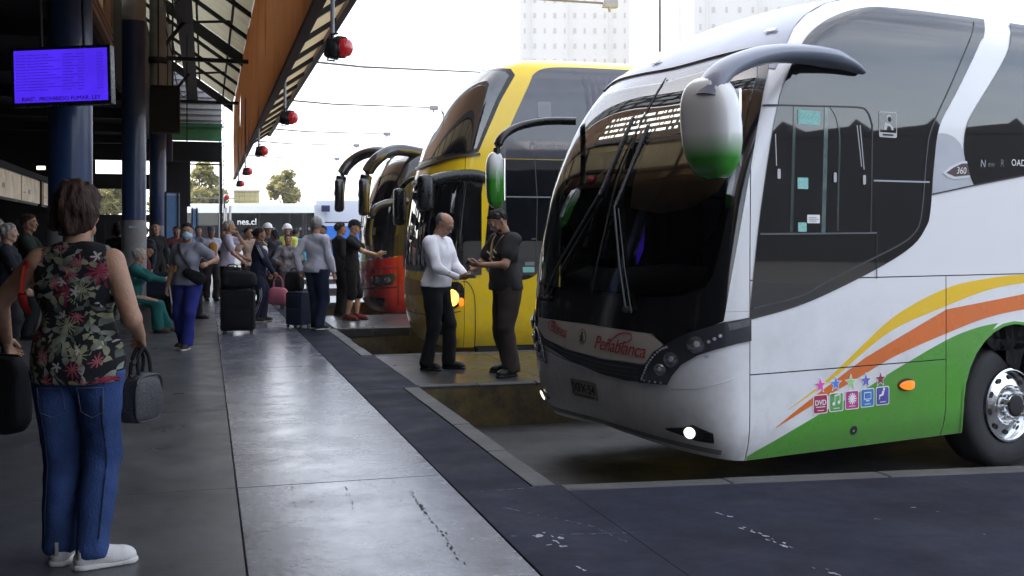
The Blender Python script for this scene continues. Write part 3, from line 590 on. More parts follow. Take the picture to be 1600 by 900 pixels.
        if k==0: shell_text(sh,'sticker_print','DVD',(cx,cy),.052,.0054,WtD,ip,bold=.001); T(rrect(cx-.045,cy-.032,cx+.045,cy-.026,.002))
        if k==1:
            T(circ((cx-.028,cy-.02),.013,10)); T(circ((cx+.022,cy-.012),.013,10)); T([(cx-.020,cy-.02),(cx-.014,cy-.02),(cx-.014,cy+.032),(cx+.030,cy+.04),(cx+.030,cy-.01),(cx+.036,cy-.01),(cx+.036,cy+.052),(cx-.020,cy+.042)])
        if k==2:
            for j in range(6): a_=math.pi*j/6; T([(cx+.042*math.cos(a_)-.005*math.sin(a_),cy+.042*math.sin(a_)+.005*math.cos(a_)),(cx-.042*math.cos(a_)-.005*math.sin(a_),cy-.042*math.sin(a_)+.005*math.cos(a_)),(cx-.042*math.cos(a_)+.005*math.sin(a_),cy-.042*math.sin(a_)-.005*math.cos(a_)),(cx+.042*math.cos(a_)+.005*math.sin(a_),cy+.042*math.sin(a_)-.005*math.cos(a_))])
            T(circ((cx,cy),.018,12))
        if k==3: T(ribbon([(cx-.034,cy+.03),(cx+.034,cy+.03),(cx+.034,cy-.018),(cx-.034,cy-.018),(cx-.034,cy+.03)],.007)); T(rrect(cx-.018,cy-.034,cx+.018,cy-.026,.002))
        if k==4: T(circ((cx+.012,cy+.04),.011,10)); T([(cx-.005,cy+.028),(cx+.018,cy+.028),(cx+.006,cy-.006),(cx-.028,cy-.012),(cx-.030,cy-.034),(cx-.038,cy-.034),(cx-.036,cy+.0),(cx-.012,cy+.004)])
        T(rrect(cx-.03,y0+.022,cx+.03,y0+.027,.001))
    for s_ in (1.515,4.5,7.8): lam=disc(sh,'side_marker_lamp',(s_,.700),.095,.002,M_mblk,root,ry=.048); disc(sh,'lamp_lens',(s_+.004,.700),.082,.006,mat('amber_lens',(.85,.22,.02),rough=.12,coat=1,var=.1,emit=.25),lam,ry=.036,dome=.03)
    cp=disc(sh,'filler_cap',(.99,.400),.036,.003,M_mblk,root,ry=.034); disc(sh,'cap_lock',(.985,.400),.010,.008,M_chrome,cp,dome=.004)
    # wipers
    for P_ in ([(-.98,1.28),(-1.12,1.60),(-1.34,2.03)],[(-2.18,1.30),(-1.98,1.62),(-1.62,2.12)]):
        tube('wiper_arm',[sh.pt(x,y,.05) for x,y in P_],.010,M_mblk,root,n=6); tube('wiper_arm',[sh.pt(x+.055,y-.02,.04) for x,y in P_],.006,M_mblk,root,n=6)
        x,y=P_[-1]; sg=.15 if x>-1.5 else .17
        tube('wiper_blade',[sh.pt(x-.22+(.28 if x>-1.5 else .2),y+.62,.032),sh.pt(x,y,.04),sh.pt(x-.05,y-.40,.032)],(.012,.018),M_blk,root,n=6)
        tube('wiper_pivot',[sh.pt(P_[0][0],P_[0][1],.0),sh.pt(P_[0][0],P_[0][1],.07)],.025,M_mblk,root,n=10)
    # mirrors
    GA=mat('mirror_arm_grey',(.17,.19,.25),rough=.32,coat=.3,var=.1)
    Wv=lambda u,v,h: sh.W(u,v,h)
    pts=spline([(1.03,-.02,3.00),(.80,-.06,3.045),(.45,-.13,3.06),(.05,-.19,3.03),(-.25,-.23,2.96),(-.48,-.25,2.85),(-.60,-.25,2.68)],5)
    rad=[(.03+.10*min(1,i/8),.014+.050*min(1,i/8)) for i in range(len(pts))]
    tube('mirror_arm',[Wv(*p) for p in pts],rad,GA,root,n=16)
    def head(cu,cv,ch,sz,name='wing_mirror',tilt=0):
        # rounded shell, taller than wide, colour changes from white to green down its height
        bm=bmesh.new(); bmesh.ops.create_uvsphere(bm,u_segments=28,v_segments=20,radius=1)
        for v in bm.verts:
            x,y,z=v.co; e=.72
            x=math.copysign(abs(x)**e,x); y=math.copysign(abs(y)**.6,y); z=math.copysign(abs(z)**.62,z)
            wd_=1-.28*(z<0)*z*z-.10*(z>0)*z*z; sk=.14*z
            v.co=Vector((x*sz[0]*(1 if x<0 else .7),(y*sz[1])*wd_+sk*sz[1],z*sz[2]))
        M=Matrix.Translation(Wv(cu,cv,ch))@Matrix((( sh.a[0],sh.b[0],0,0),(sh.a[1],sh.b[1],0,0),(0,0,1,0),(0,0,0,1)))@Matrix.Rotation(tilt,4,'Z')
        bmesh.ops.transform(bm,matrix=M,verts=bm.verts)
        m=mat('mirror_white_to_green',(.7,.7,.7),rough=.22,coat=.6,var=0); n=m.node_tree
        if 'grad' not in n.nodes:
            g=n.nodes.new('ShaderNodeNewGeometry'); sx=n.nodes.new('ShaderNodeSeparateXYZ'); n.links.new(g.outputs['Position'],sx.inputs[0])
            r=n.nodes.new('ShaderNodeValToRGB'); r.name='grad'; e=r.color_ramp.elements; e[0].position=.20; e[0].color=(.05,.30,.03,1); e[1].position=.45; e[1].color=(.72,.72,.72,1)
            mr=n.nodes.new('ShaderNodeMapRange'); mr.inputs['From Min'].default_value=ch-.35-sz[2]; mr.inputs['From Max'].default_value=ch-.35+sz[2]; n.links.new(sx.outputs['Z'],mr.inputs['Value']); n.links.new(mr.outputs[0],r.inputs['Fac']); n.links.new(r.outputs['Color'],n.nodes['Principled BSDF'].inputs['Base Color'])
        h=bmk(name,bm,m,root,smooth=True)
        bm=bmesh.new(); M2=M@Matrix.Translation((sz[0]*.62,0,0)); add_box(bm,-.006,.012,-sz[1]*.74,sz[1]*.74,-sz[2]*.74,sz[2]*.74,M2,bev=.005); bmk('mirror_glass',bm,M_chrome,h)
        return h
    head(-.53,-.235,2.50,(.13,.22,.33),tilt=.15)
    pts=[(.12,2.45,2.84),(-.12,2.60,2.84),(-.36,2.69,2.78),(-.52,2.69,2.66),(-.56,2.68,2.48)]
    tube('mirror_arm',[Wv(*p) for p in spline(pts,5)],[(.05,.035)]*21,M_blk,root,n=14)
    head(-.56,2.68,2.31,(.09,.085,.25),tilt=-.2)
    # interior seen dimly is closed off by the tinted glass; wheels
    for u in arches: wheel(sh,u,False,root); wheel(sh,u,True,root)
    return sh,root
WB,WBR=white_bus()
# ------------------------------------------------------------------ platform, kerbs, bays
FM_L=floor_mat('concrete_dark_worn',(.066,.068,.077),.36,.22,seed=0,cracks=.5,flecks=.15)
FM_M=floor_mat('concrete_polished_sheen',(.135,.140,.172),.25,.18,seed=5,cracks=.9,stain=.38)  # same concrete as the left strips, lightened to paint in sky reflection
FM_D=floor_mat('concrete_blue_black',(.013,.0145,.028),.72,.22,seed=9,stain=.45,flecks=.6,spec=.14)
FM_I=floor_mat('concrete_island',(.036,.034,.036),.32,.16,seed=13,stain=.35,flecks=.2)
FM_K=floor_mat('kerb_edge_concrete',(.050,.048,.047),.6,.2,seed=3,stain=.35)
FM_A=floor_mat('bay_asphalt',(.040,.038,.037),.55,.3,seed=17,stain=.4,flecks=.25)
def worn_yellow():
    m=floor_mat('kerb_face_worn_yellow',(.09,.075,.05),.7,.2,seed=21,stain=.4); n=m.node_tree; b=n.nodes['Principled BSDF']
    lk=b.inputs['Base Color'].links[0].from_socket
    z=n.nodes.new('ShaderNodeTexNoise'); z.inputs['Scale'].default_value=2.6; z.inputs['Detail'].default_value=9; z.inputs['Roughness'].default_value=.75
    g=n.nodes.new('ShaderNodeNewGeometry'); n.links.new(g.outputs['Position'],z.inputs['Vector'])
    r=n.nodes.new('ShaderNodeMapRange'); r.inputs['From Min'].default_value=.42; r.inputs['From Max'].default_value=.62; r.inputs['To Max'].default_value=.55; n.links.new(z.outputs['Fac'],r.inputs['Value'])
    mi=n.nodes.new('ShaderNodeMix'); mi.data_type='RGBA'; mi.inputs[7].default_value=(.30,.20,.045,1); n.links.new(r.outputs[0],mi.inputs[0]); n.links.new(lk,mi.inputs[6]); n.links.new(mi.outputs[2],b.inputs['Base Color'])
    return m
FM_Y=worn_yellow()
gnd=mk('ground',[(-900,-700,FLOOR-.012),(900,-700,FLOOR-.012),(900,1500,FLOOR-.012),(-900,1500,FLOOR-.012)],[(0,1,2,3)],mat('far_ground',(.07,.068,.066),rough=.9,vs=.3,var=.2)); tag(gnd,kind='structure')
apron=mk('bay_floor',[pf(1.5,-16,FLOOR),pf(34,-16,FLOOR),pf(34,58,FLOOR),pf(1.5,58,FLOOR)],[(0,1,2,3)],FM_A); tag(apron,kind='structure')
JY=[-7.9,-5.1,-2.37,.53,3.43,6.33,9.23,12.13,15.03,17.93,20.83,23.73,26.63,29.53,32.4,35.3,38.2,41.1,44]
JD=[-7.9,-4.4,-1,2.2,5.89,10.1,13.02,16.95,19.9,23.8,26.7,30.65,33.6,37.5,40.4,44]
plat=empty('platform',pf(0,0,0),kind='structure')
pbox('base',-12,1.96,-7.9,44,FLOOR-.1,-.018,FM_K,plat)
g_=.004
for xa,xb,ys,m in ((-12,-8.5,JY,FM_L),(-8.5,-5.6,JY,FM_L),(-5.6,-2.72,JY,FM_L),(-2.72,.17,JY,FM_L),(.17,1.385,JY,FM_M),(1.385,1.83,JD,FM_D)):
    for ya,yb in zip(ys[:-1],ys[1:]):
        wide=xa>1 and not (yb-ya>3.5 and ya>5)
        bm=bmesh.new(); dz=random.uniform(-.0015,.0015)
        add_box(bm,xa+g_,1.9895 if wide else xb-g_,ya+g_*(.35 if xa>1 else 1),yb-g_*(.35 if xa>1 else 1),-.10,dz,PM); 
        tops=[e for e in bm.edges if all(v.co.z>-.05 for v in e.verts)]; bmesh.ops.bevel(bm,geom=tops,offset=.003,segments=1,affect='EDGES')
        bmk('slab',bm,m,plat)
def rough_edge(a,b,n,amp):
    return [(a[0]+(b[0]-a[0])*i/n,a[1]+(b[1]-a[1])*i/n+(random.uniform(-amp,amp) if 0<i<n else 0)) for i in range(n+1)]
# kerb stones along the bay ends
gaps_y=[(5.89,10.1)]+[(10.1+6.85*k-2.65*0+2.95,10.1+6.85*(k+1)) for k in range(5)]
for ya,yb in zip(JD[:-1],JD[1:]):
    bay=round((yb-ya),2)>3.5 and ya>5
    if not bay:
        continue
    k=max(1,round((yb-ya)/1.1))
    for i in range(k):
        y0=ya+(yb-ya)*i/k; y1=ya+(yb-ya)*(i+1)/k
        bm=bmesh.new(); w=random.uniform(-.016,.012)
        add_box(bm,1.836,1.985+w,y0+.003,y1-.003,FLOOR-.05,.004+random.uniform(-.002,.002),PM,bev=.014); bmk('kerb_stone',bm,FM_K,plat)
# broken joints and chips in the pale strip, rubbed paint marks on the dark one
def blotch(name,pts,w,m,par,rs,z=.0016,gap=.25):
    P_=[ground(x,y) for x,y in pts]; n=0
    for a,b in zip(P_[:-1],P_[1:]):
        L_=(b-a).length; k=max(1,int(L_/.028))
        for i in range(k):
            if rs.rand()<gap: continue
            c=a.lerp(b,(i+rs.rand())/k); d=(b-a).normalized(); q=Vector((-d.y,d.x,0)); c=c+q*w*rs.normal()*.7; l_=.020*rs.uniform(.3,1.5); ww=w*.55*rs.uniform(.25,1.2); V=[]
            for t in np.linspace(0,2*math.pi,9,endpoint=False): r_=rs.uniform(.35,1.3); p=c+d*l_*r_*math.cos(t)+q*ww*r_*math.sin(t); V.append((p.x,p.y,z+.0002*(n%5)))
            n+=1; o=mk(name,V,[tuple(range(9))],m,par); o['kind']='stuff'
CHIP=mat('chip_dark',(.012,.012,.013),rough=.8); SCUF=mat('rubbed_paint',(.30,.28,.36),rough=.7,var=.5,vs=60,bump=.3)
rs_=np.random.RandomState(4)
for pts,w,g in (([(642,768),(655,792),(672,812),(690,832),(705,855),(722,880)],.010,.25),([(655,790),(665,803)],.02,.1),([(455,754),(460,790)],.006,.4),([(540,760),(553,795)],.006,.4),([(456,786),(505,783)],.006,.4),([(553,782),(590,778)],.005,.5),([(700,813),(560,816)],.004,.6),([(380,788),(398,789)],.012,.2),([(380,880),(600,866)],.003,.6)): blotch('chipped_joint',pts,w,CHIP,plat,rs_,gap=g)
for pts,w,g in (([(1118,802),(1142,808)],.02,.1),([(1160,822),(1195,838),(1238,858)],.020,.15),([(840,832),(872,858)],.035,.1),([(900,886),(915,896)],.02,.1),([(1278,886),(1310,898)],.022,.1),([(1352,811),(1372,812)],.02,.2),([(735,769),(850,761)],.004,.4),([(770,790),(925,822),(985,850)],.004,.6),([(800,838),(990,833)],.004,.5),([(1538,834),(1545,836)],.012,0),([(1424,793),(1430,793)],.01,0),([(1458,799),(1464,799)],.01,0)): blotch('rubbed_mark',pts,w,SCUF,plat,rs_,gap=g)
# islands between the bays
def island(pts,face_near=True):
    isl=empty('island',pf(pts[0][0],pts[0][1],0),kind='structure')
    prism('island_core',pts,FLOOR-.05,-.012,FM_Y,isl)
    xs=[p[0] for p in pts]; return isl
def island_k(y0,y1,x1,skew0=0,skew1=0):
    """top slabs + kerb stones round the edge; skew bends the far edge as the bay mouth does"""
    e0=lambda x:y0+skew0*(x-2); e1=lambda x:y1+skew1*(x-2)
    isl=empty('island',pf(2,y0,0),kind='structure')
    prism('island_core',[(1.99,e0(2)+.01),(x1-.01,e0(x1)+.01),(x1-.01,e1(x1)-.01),(1.99,e1(2)-.01)],FLOOR-.05,-.03,FM_Y,isl)
    n=max(1,round((x1-2)/1.45)) if y1>6 else 2; xs=[1.988+(x1-1.988)*i/n for i in range(n+1)]; xk=[1.988+(x1-1.988)*i/9 for i in range(10)]
    for a,b in zip(xs[:-1],xs[1:]):
        if y1-y0>4: ysub=[-1e9,1,1e9]
        else: ysub=[-1e9,1e9]
        for u,v in zip(ysub[:-1],ysub[1:]):
            lo=lambda x:max(e0(x)+.145,u); hi=lambda x:min(e1(x)-.145,v)
            prism('slab',[(a+g_,lo(a)+g_),(b-g_,lo(b)+g_),(b-g_,hi(b)-g_),(a+g_,hi(a)-g_)],-.10,random.uniform(-.001,.001),FM_D if y1<6 else FM_I,isl,bev=.003)
    for a,b in zip(xk[:-1],xk[1:]):
        for ef,sg in ((e0,1),(e1,-1)):
            j=random.uniform(-.018,.018)
            prism('kerb_stone',[(a+.003,ef(a)+j),(b-.003,ef(b)+j),(b-.003,ef(b)+sg*.138),(a+.003,ef(a)+sg*.138)][::sg],-.14,.004+random.uniform(-.003,.002),FM_K,isl,bev=.010)
    return isl
island_k(-7.9,5.89,11.0,0,-.115)
for k in range(5): island_k(10.12+6.85*k,13.03+6.85*k,7.4)
# ------------------------------------------------------------------ canopy
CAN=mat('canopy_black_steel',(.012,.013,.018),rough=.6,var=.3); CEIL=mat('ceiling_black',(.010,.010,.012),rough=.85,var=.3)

def translucent(name,col,tw=.5,var=.2):
    m=mat(name,col,rough=.6,var=var,vs=1.2); n=m.node_tree; b=n.nodes['Principled BSDF']; t=n.nodes.new('ShaderNodeBsdfTranslucent'); t.inputs[0].default_value=(*[min(1,c*1.5) for c in col],1)
    ms=n.nodes.new('ShaderNodeMixShader'); ms.inputs[0].default_value=tw; n.links.new(b.outputs[0],ms.inputs[1]); n.links.new(t.outputs[0],ms.inputs[2]); n.links.new(ms.outputs[0],n.nodes['Material Output'].inputs[0]); return m
BRN=translucent('orange_brown_fascia',(.52,.31,.16),.36,.3)
SHEET=translucent('translucent_roof_sheet',(.42,.38,.26),.35,.35); SHEET2=translucent('pale_eave_sheet',(.62,.56,.36),.6,.2)
canopy=empty('canopy',pf(0,0,4),label='long station canopy with orange-brown fascia and corrugated roof over the platform',cat='canopy')
Y0,Y1=-9.,44.6
def corr(name,xa,za,xb,zb,y0,y1,pitch,amp,m,parent,nx=2):
    """corrugated sheet with ridges running across the platform (from xa to xb)"""
    n=int((y1-y0)/pitch*4); V=[];Fs=[]
    for i in range(n+1):
        y=y0+(y1-y0)*i/n; dz=amp*(0,1,1,0)[i%4]
        for t in (0,1): V.append(pf(xa+(xb-xa)*t,y,za+(zb-za)*t+dz))
    for i in range(n): Fs.append((2*i,2*i+1,2*i+3,2*i+2))
    return mk(name,V,Fs,m,parent)
XG,ZG=-3.4,10.1      # upper inner edge of the sloping roof
XF,ZT,ZB=1.1,6.95,3.9
# fascia in boards with visible joints
yy=Y0
while yy<Y1-.1:
    y2=min(yy+2.68,Y1)
    V=[pf(XF+random.uniform(-.012,.012)*q,a,z) for q in (0,) for a,z in ()]
    bm=bmesh.new(); add_box(bm,XF-.02,XF+.02,yy+.004,y2-.004,ZB,ZT,None)
    bmesh.ops.subdivide_edges(bm,edges=[e for e in bm.edges if abs(e.verts[0].co.z-e.verts[1].co.z)>1],cuts=5,use_grid_fill=True)
    k=random.uniform(0,6)
    for v in bm.verts: v.co.x+=.018*math.sin(v.co.z*1.7+k)+.012*math.sin(v.co.y*1.3+k); 
    bmesh.ops.transform(bm,matrix=PM,verts=bm.verts); bmk('fascia_board',bm,BRN,canopy); yy=y2
pbox('fascia_rail',XF-.05,XF+.06,Y0,Y1,ZB-.07,ZB-.002,mat('fascia_rail_brown',(.10,.05,.03),rough=.6),canopy)
rs=[6,8.9,11.8,14.7,17.6,20.5,23.4,26.3,29.2,32.4,35.2,38.1,41.0,44.2]
for i,y in enumerate([-6,-3,0,3]+rs):
    thick=(i%4==1); h=.34 if thick else .12; w=.13 if thick else .07
    bm=bmesh.new(); a=(XG,ZG-.12); b=(XF-.05,ZT-.06)
    V=[(a[0],y-w,a[1]-h),(a[0],y+w,a[1]-h),(a[0],y+w,a[1]),(a[0],y-w,a[1]),(b[0],y-w,b[1]-h),(b[0],y+w,b[1]-h),(b[0],y+w,b[1]),(b[0],y-w,b[1])]
    mk('truss_beam' if thick else 'rafter',[pf(*v) for v in V],[(0,1,2,3),(7,6,5,4),(0,4,5,1),(1,5,6,2),(2,6,7,3),(3,7,4,0)],CAN,canopy)
for t in (.1,.3,.5,.7,.9): # purlins under the sheet
    x=XG+(XF-XG)*t; z=ZG+(ZT-ZG)*t-.05; pbox('purlin',x-.03,x+.03,Y0,Y1,z-.07,z,CAN,canopy)
sheets=[Y0+i*(Y1-Y0)/18 for i in range(19)]
for i in range(18): corr('roof_sheet',XG,ZG+.002*(i%2),XF-.04,ZT+.002*(i%2),sheets[i],sheets[i+1]-.01,.19,.03,SHEET,canopy)
# eave outside the fascia
for i in range(12):
    a=-4+i*(29+4)/12; corr('eave_sheet',XF+.03,ZB+.05,1.62,4.27,a,a+2.745,.16,.02,SHEET2,canopy)
y=-3.
while y<29:
    V=[(XF+.03,y-.045,ZB-.03),(XF+.03,y+.045,ZB-.03),(XF+.03,y+.045,ZB+.04),(XF+.03,y-.045,ZB+.04),(1.60,y-.045,4.19),(1.60,y+.045,4.19),(1.60,y+.045,4.26),(1.60,y-.045,4.26)]
    mk('eave_rib',[pf(*v) for v in V],[(0,1,2,3),(7,6,5,4),(0,4,5,1),(1,5,6,2),(2,6,7,3),(3,7,4,0)],CAN,canopy); y+=1.5
pbox('gutter',1.58,1.66,-4,29,4.17,4.33,mat('gutter_brown',(.09,.06,.045),rough=.5),canopy)
# girder, ties, station ceiling
pbox('girder',-.66,-.38,Y0,Y1,7.05,7.45,CAN,canopy); pbox('girder_flange',-.72,-.32,Y0,Y1,6.98,7.05,CAN,canopy)
for y in (10.8,19.6,28.4,37.2):
    pbox('tie_beam',-1.3,XF-.04,y-.05,y+.05,6.0,6.1,CAN,canopy)
    multi_tube('brace',[([pf(-1.35,y,5.95),pf(-.5,y,7.05)],.05),([pf(-.5,y,7.0),pf(.6,y+.1,7.1)],.035)],CAN,canopy)
for y in (8.,16,24,32,40):
    s=spline([pf(-1.3,y,8.6),pf(-1.05,y+.5,7.2),pf(-.85,y+.9,6.7),pf(-.6,y+1.4,6.9)],5); tube('hanging_cable',s,.018,CAN,canopy,n=5)
ceil=empty('station_ceiling',pf(-6,10,4.6),kind='structure')
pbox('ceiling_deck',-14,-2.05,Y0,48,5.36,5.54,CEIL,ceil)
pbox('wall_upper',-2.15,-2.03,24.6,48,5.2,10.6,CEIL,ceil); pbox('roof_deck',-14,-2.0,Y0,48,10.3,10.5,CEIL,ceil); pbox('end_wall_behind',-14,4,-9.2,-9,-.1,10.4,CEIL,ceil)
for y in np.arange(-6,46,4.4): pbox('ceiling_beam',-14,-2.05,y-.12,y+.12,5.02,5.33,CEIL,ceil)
# clerestory window band above the ceiling edge, brown timber frames
cl=empty('clerestory',pf(-2,15,5.5),label='brown timber clerestory window band beside the second column',cat='window')
WD=mat('brown_timber',(.28,.15,.085),rough=.55,var=.3,vs=8); PN=translucent('dusty_pane',(.45,.36,.26),.7,.35)
for z0,z1 in ((5.56,5.66),(5.74,5.80),(5.88,5.94),(8.1,8.22)): pbox('frame',-2.06,-1.94,Y0,24.5,z0,z1,WD,cl)
ys=list(np.arange(-8.9,24.6,1.67))
for i,y in enumerate(ys): pbox('mullion',-2.05,-1.95,y-.05,y+.05,5.94,8.1,WD,cl)
for i in range(len(ys)-1):
    if i%3!=1: pbox('pane',-2.01,-2.0,ys[i]+.06,ys[i+1]-.06,5.95,8.09,PN,cl)
    else: pbox('shutter',-2.02,-1.99,ys[i]+.06,ys[i+1]-.06,5.95,8.09,WD,cl)
# columns
CB=mat('column_blue_paint',(.017,.042,.125),rough=.38,var=.18,vs=3,coat=.2); CW=mat('column_white_band',(.24,.24,.24),rough=.5,var=.2,vs=6); CT=mat('column_lit_top',(.30,.29,.27),rough=.6,var=.2)
for i,(y,x) in enumerate(((10.95,-1.255),(19.4,-1.20),(27.8,-1.16),(36.2,-1.25))):
    lab=['thick blue column behind the woman in the flowered blouse, below the lit screen','second blue column, with white band near its foot','third blue column, half hidden behind the second','farthest blue column by the hanging dark board'][i]
    c=empty('column',pf(x,y,0),label=lab,cat='column',group='columns along the platform')
    segs=[('base_band',0,1.76,.207,CW),('shaft',1.76,5.2 if i else 6.2,.200,CB),('upper_shaft',5.2 if i else 6.2,8.55,.198,CT if i else CEIL)]  # pale upper shaft paints in the light on the column tops
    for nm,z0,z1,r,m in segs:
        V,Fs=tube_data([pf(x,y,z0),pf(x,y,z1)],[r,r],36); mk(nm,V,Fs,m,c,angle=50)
    V,Fs=tube_data([pf(x,y,5.8),pf(x,y,5.95)],[.225,.225],30); mk('collar',V,Fs,CAN,c,angle=50)
    if i: 
        bm=bmesh.new(); add_box(bm,x-.07,x+.09,y-.215,y-.201,1.62,1.66,PM); bmk('notice',bm,mat('pale_notice',(.35,.45,.5)),c)
# light blue board leaning by the third column and one further off
for x0,x1,y,z1,l in ((-.98,-.62,27.0,2.55,'light blue upright panel beside the third column'),(-.52,-.28,40.0,2.52,'small light blue panel far down the platform')):
    bp_=empty('info_panel',pf(x0,y,0),label=l,cat='panel',group='light blue panels'); pbox('board',x0,x1,y-.03,y+.03,.1,z1,mat('light_blue_paint',(.16,.33,.62),rough=.35,var=.12),bp_); pbox('post',x0+.02,x0+.06,y-.05,y-.031,0,z1+.03,CAN,bp_); pbox('post',x1-.06,x1-.02,y-.05,y-.031,0,z1+.03,CAN,bp_); pbox('trim',x0,x1,y-.04,y-.031,z1-.06,z1-.03,mat('pale_trim',(.6,.65,.7)),bp_)
# hanging dark boards
hb=empty('hanging_sign',pf(-.5,30,3.2),label='dark hanging sign board between the far columns',cat='sign')
pbox('board',-1.05,-.45,30,30.15,2.35,3.5,CEIL,hb); pbox('board_frame',-1.09,-.41,30.151,30.2,2.31,3.54,CAN,hb); multi_tube('hanger',[([pf(-1,30.07,3.5),pf(-1,30.07,7)],.015),([pf(-.5,30.07,3.5),pf(-.5,30.07,7)],.015)],CAN,hb)
hb=empty('hanging_sign',pf(-.9,22,4.2),label='black box sign hanging right of the second column',cat='sign')
pbox('board',-1.15,-.55,24,24.5,3.75,4.75,CEIL,hb); multi_tube('hanger',[([pf(-1,24.2,4.7),pf(-1,24.2,8)],.02),([pf(-.7,24.2,4.7),pf(-.7,24.2,7.5)],.02)],CAN,hb)
# display
def screen():
    X=-2.02; y=10.2; r=empty('departure_screen',pf(X,y,3),label='glowing violet-blue departures screen hanging at the top left',cat='screen')
    c=ground(95,900); d=9.6; cx=(95-800)/F*d; cz=EYE+(HY-118)/F*d; w=.875; h=.475
    M=Matrix.Translation((cx,d,cz))@Matrix.Rotation(R(-4),4,'Z')@Matrix.Rotation(R(-1.6),4,'Y')
    bm=bmesh.new(); add_box(bm,-w/2-.03,w/2+.03,.0,.09,-h/2-.035,h/2+.03,M,bev=.008); bmk('casing',bm,M_blk,r)
    m=mat('screen_violet',(.085,.03,.80),var=0,rough=.3); n=m.node_tree; b=n.nodes['Principled BSDF']; b.inputs['Emission Color'].default_value=(.070,.022,.80,1); b.inputs['Emission Strength'].default_value=.4
    z=n.nodes.new('ShaderNodeTexNoise'); z.inputs['Scale'].default_value=2.5; t=n.nodes.new('ShaderNodeTexCoord'); n.links.new(t.outputs['Object'],z.inputs[0]); mr=n.nodes.new('ShaderNodeMapRange'); mr.inputs['To Min'].default_value=.22; mr.inputs['To Max'].default_value=.46; n.links.new(z.outputs['Fac'],mr.inputs['Value']); n.links.new(mr.outputs[0],b.inputs['Emission Strength'])
    b.inputs['Base Color'].default_value=(.01,.005,.05,1)
    bm=bmesh.new(); add_box(bm,-w/2,w/2,-.004,.001,-h/2,h/2,M); pn=bmk('display',bm,m,r)
    dk=mat('screen_ink',(.02,.008,.22),var=0,emit=.35)
    rows=[]
    for k in range(13):
        zc=h/2-.045-.0265*k; bm=bmesh.new()
        for xa,xb in ((-.42,-.33),(-.31,-.12+.06*((k*7)%3)),(.02,.10+.03*((k*5)%3)),(.16,.22),(.34,.40)):
            x=xa
            while x<xb: q=random.uniform(.006,.016); add_box(bm,x,x+q,-.0055,-.0045,zc-.0035,zc+.0035,M); x+=q+.004
        o=bmk('timetable_row',bm,dk,pn); o['kind']='stuff'
    text_obj('ticker','RIAS".  PROHIBIDO FUMAR. LEY',.052,M@Matrix.Translation((0,-.0045,-h/2+.028))@Matrix.Rotation(R(90),4,'X'),mat('ticker_ink',(.01,.004,.05),var=0),pn,space=1.02)
    multi_tube('bracket',[([M@Vector((-.2,.05,h/2)),M@Vector((-.2,.05,2.1))],.015),([M@Vector((.2,.05,h/2)),M@Vector((.2,.05,2.1))],.015)],CAN,r)
screen()
# red signal lights hanging from the eave, one per bay
RL=mat('red_lens',(.34,.012,.018),rough=.25,coat=.5,var=.25,vs=20,emit=.12); GP=mat('grey_pole',(.30,.31,.35),rough=.45,var=.15)
for i,Y in enumerate((10.7,16.6,22.9,29.5,36.3)):
    off=(205,128,86,64,53)[i]; P0=Vector(((322+off-800)/F*Y,Y,EYE+(297,188,136,104,85)[i]/F*Y)); zz=P0.z
    s=empty('signal_light',tuple(P0),label=['nearest and largest','second','third','fourth','farthest and smallest'][i]+' red signal lamp hanging from the canopy eave',cat='signal lamp',group='red signal lamps under the eave')
    T=lambda x,y,z: P0+Vector((x,y,z))*.82
    tube('pole',[T(-.06,0,.03),T(-.055,0,2.5)],.022,GP,s,n=12)
    bm=bmesh.new(); add_box(bm,-.11,.025,-.08,.08,-.115,.08,Matrix.Translation(P0)@Matrix.Rotation(R(12),4,'Y'),bev=.02); bmk('housing',bm,M_mblk,s)
    for z in (.05,):
        V,Fs=lathe([(.0,.20),(.06,.195),(.10,.17),(.115,.12),(.115,.04),(.125,.03),(.125,.0)],20); M=Matrix.Translation(T(0.0,-.02,.01))@Matrix.Rotation(R(-20),4,'Z')@Matrix.Rotation(R(8),4,'Y'); mk('lens',[M@(Vector(v)*.82) for v in V],Fs,RL,s,smooth=True)
    V,Fs=lathe([(.135,.0),(.14,.03),(.135,.10)],20); mk('visor',[M@(Vector(v)*.82) for v in V],Fs,M_mblk,s,smooth=True)
    V,Fs=lathe([(.0,-.11),(.05,-.10),(.09,-.06),(.10,.0)],14); M=Matrix.Translation(T(-.02,-.08,-.02))@Matrix.Rotation(R(150),4,'Z'); mk('back_cover',[M@(Vector(v)*.82) for v in V],Fs,M_mblk,s,smooth=True)
    multi_tube('bracket',[([T(-.06,0,.1),T(-.06,-.05,.16),T(.02,-.05,.17)],.012),([T(-.10,0,-.06),T(-.12,0,-.15),T(-.03,0,-.16)],.012)],M_mblk,s,n=6)
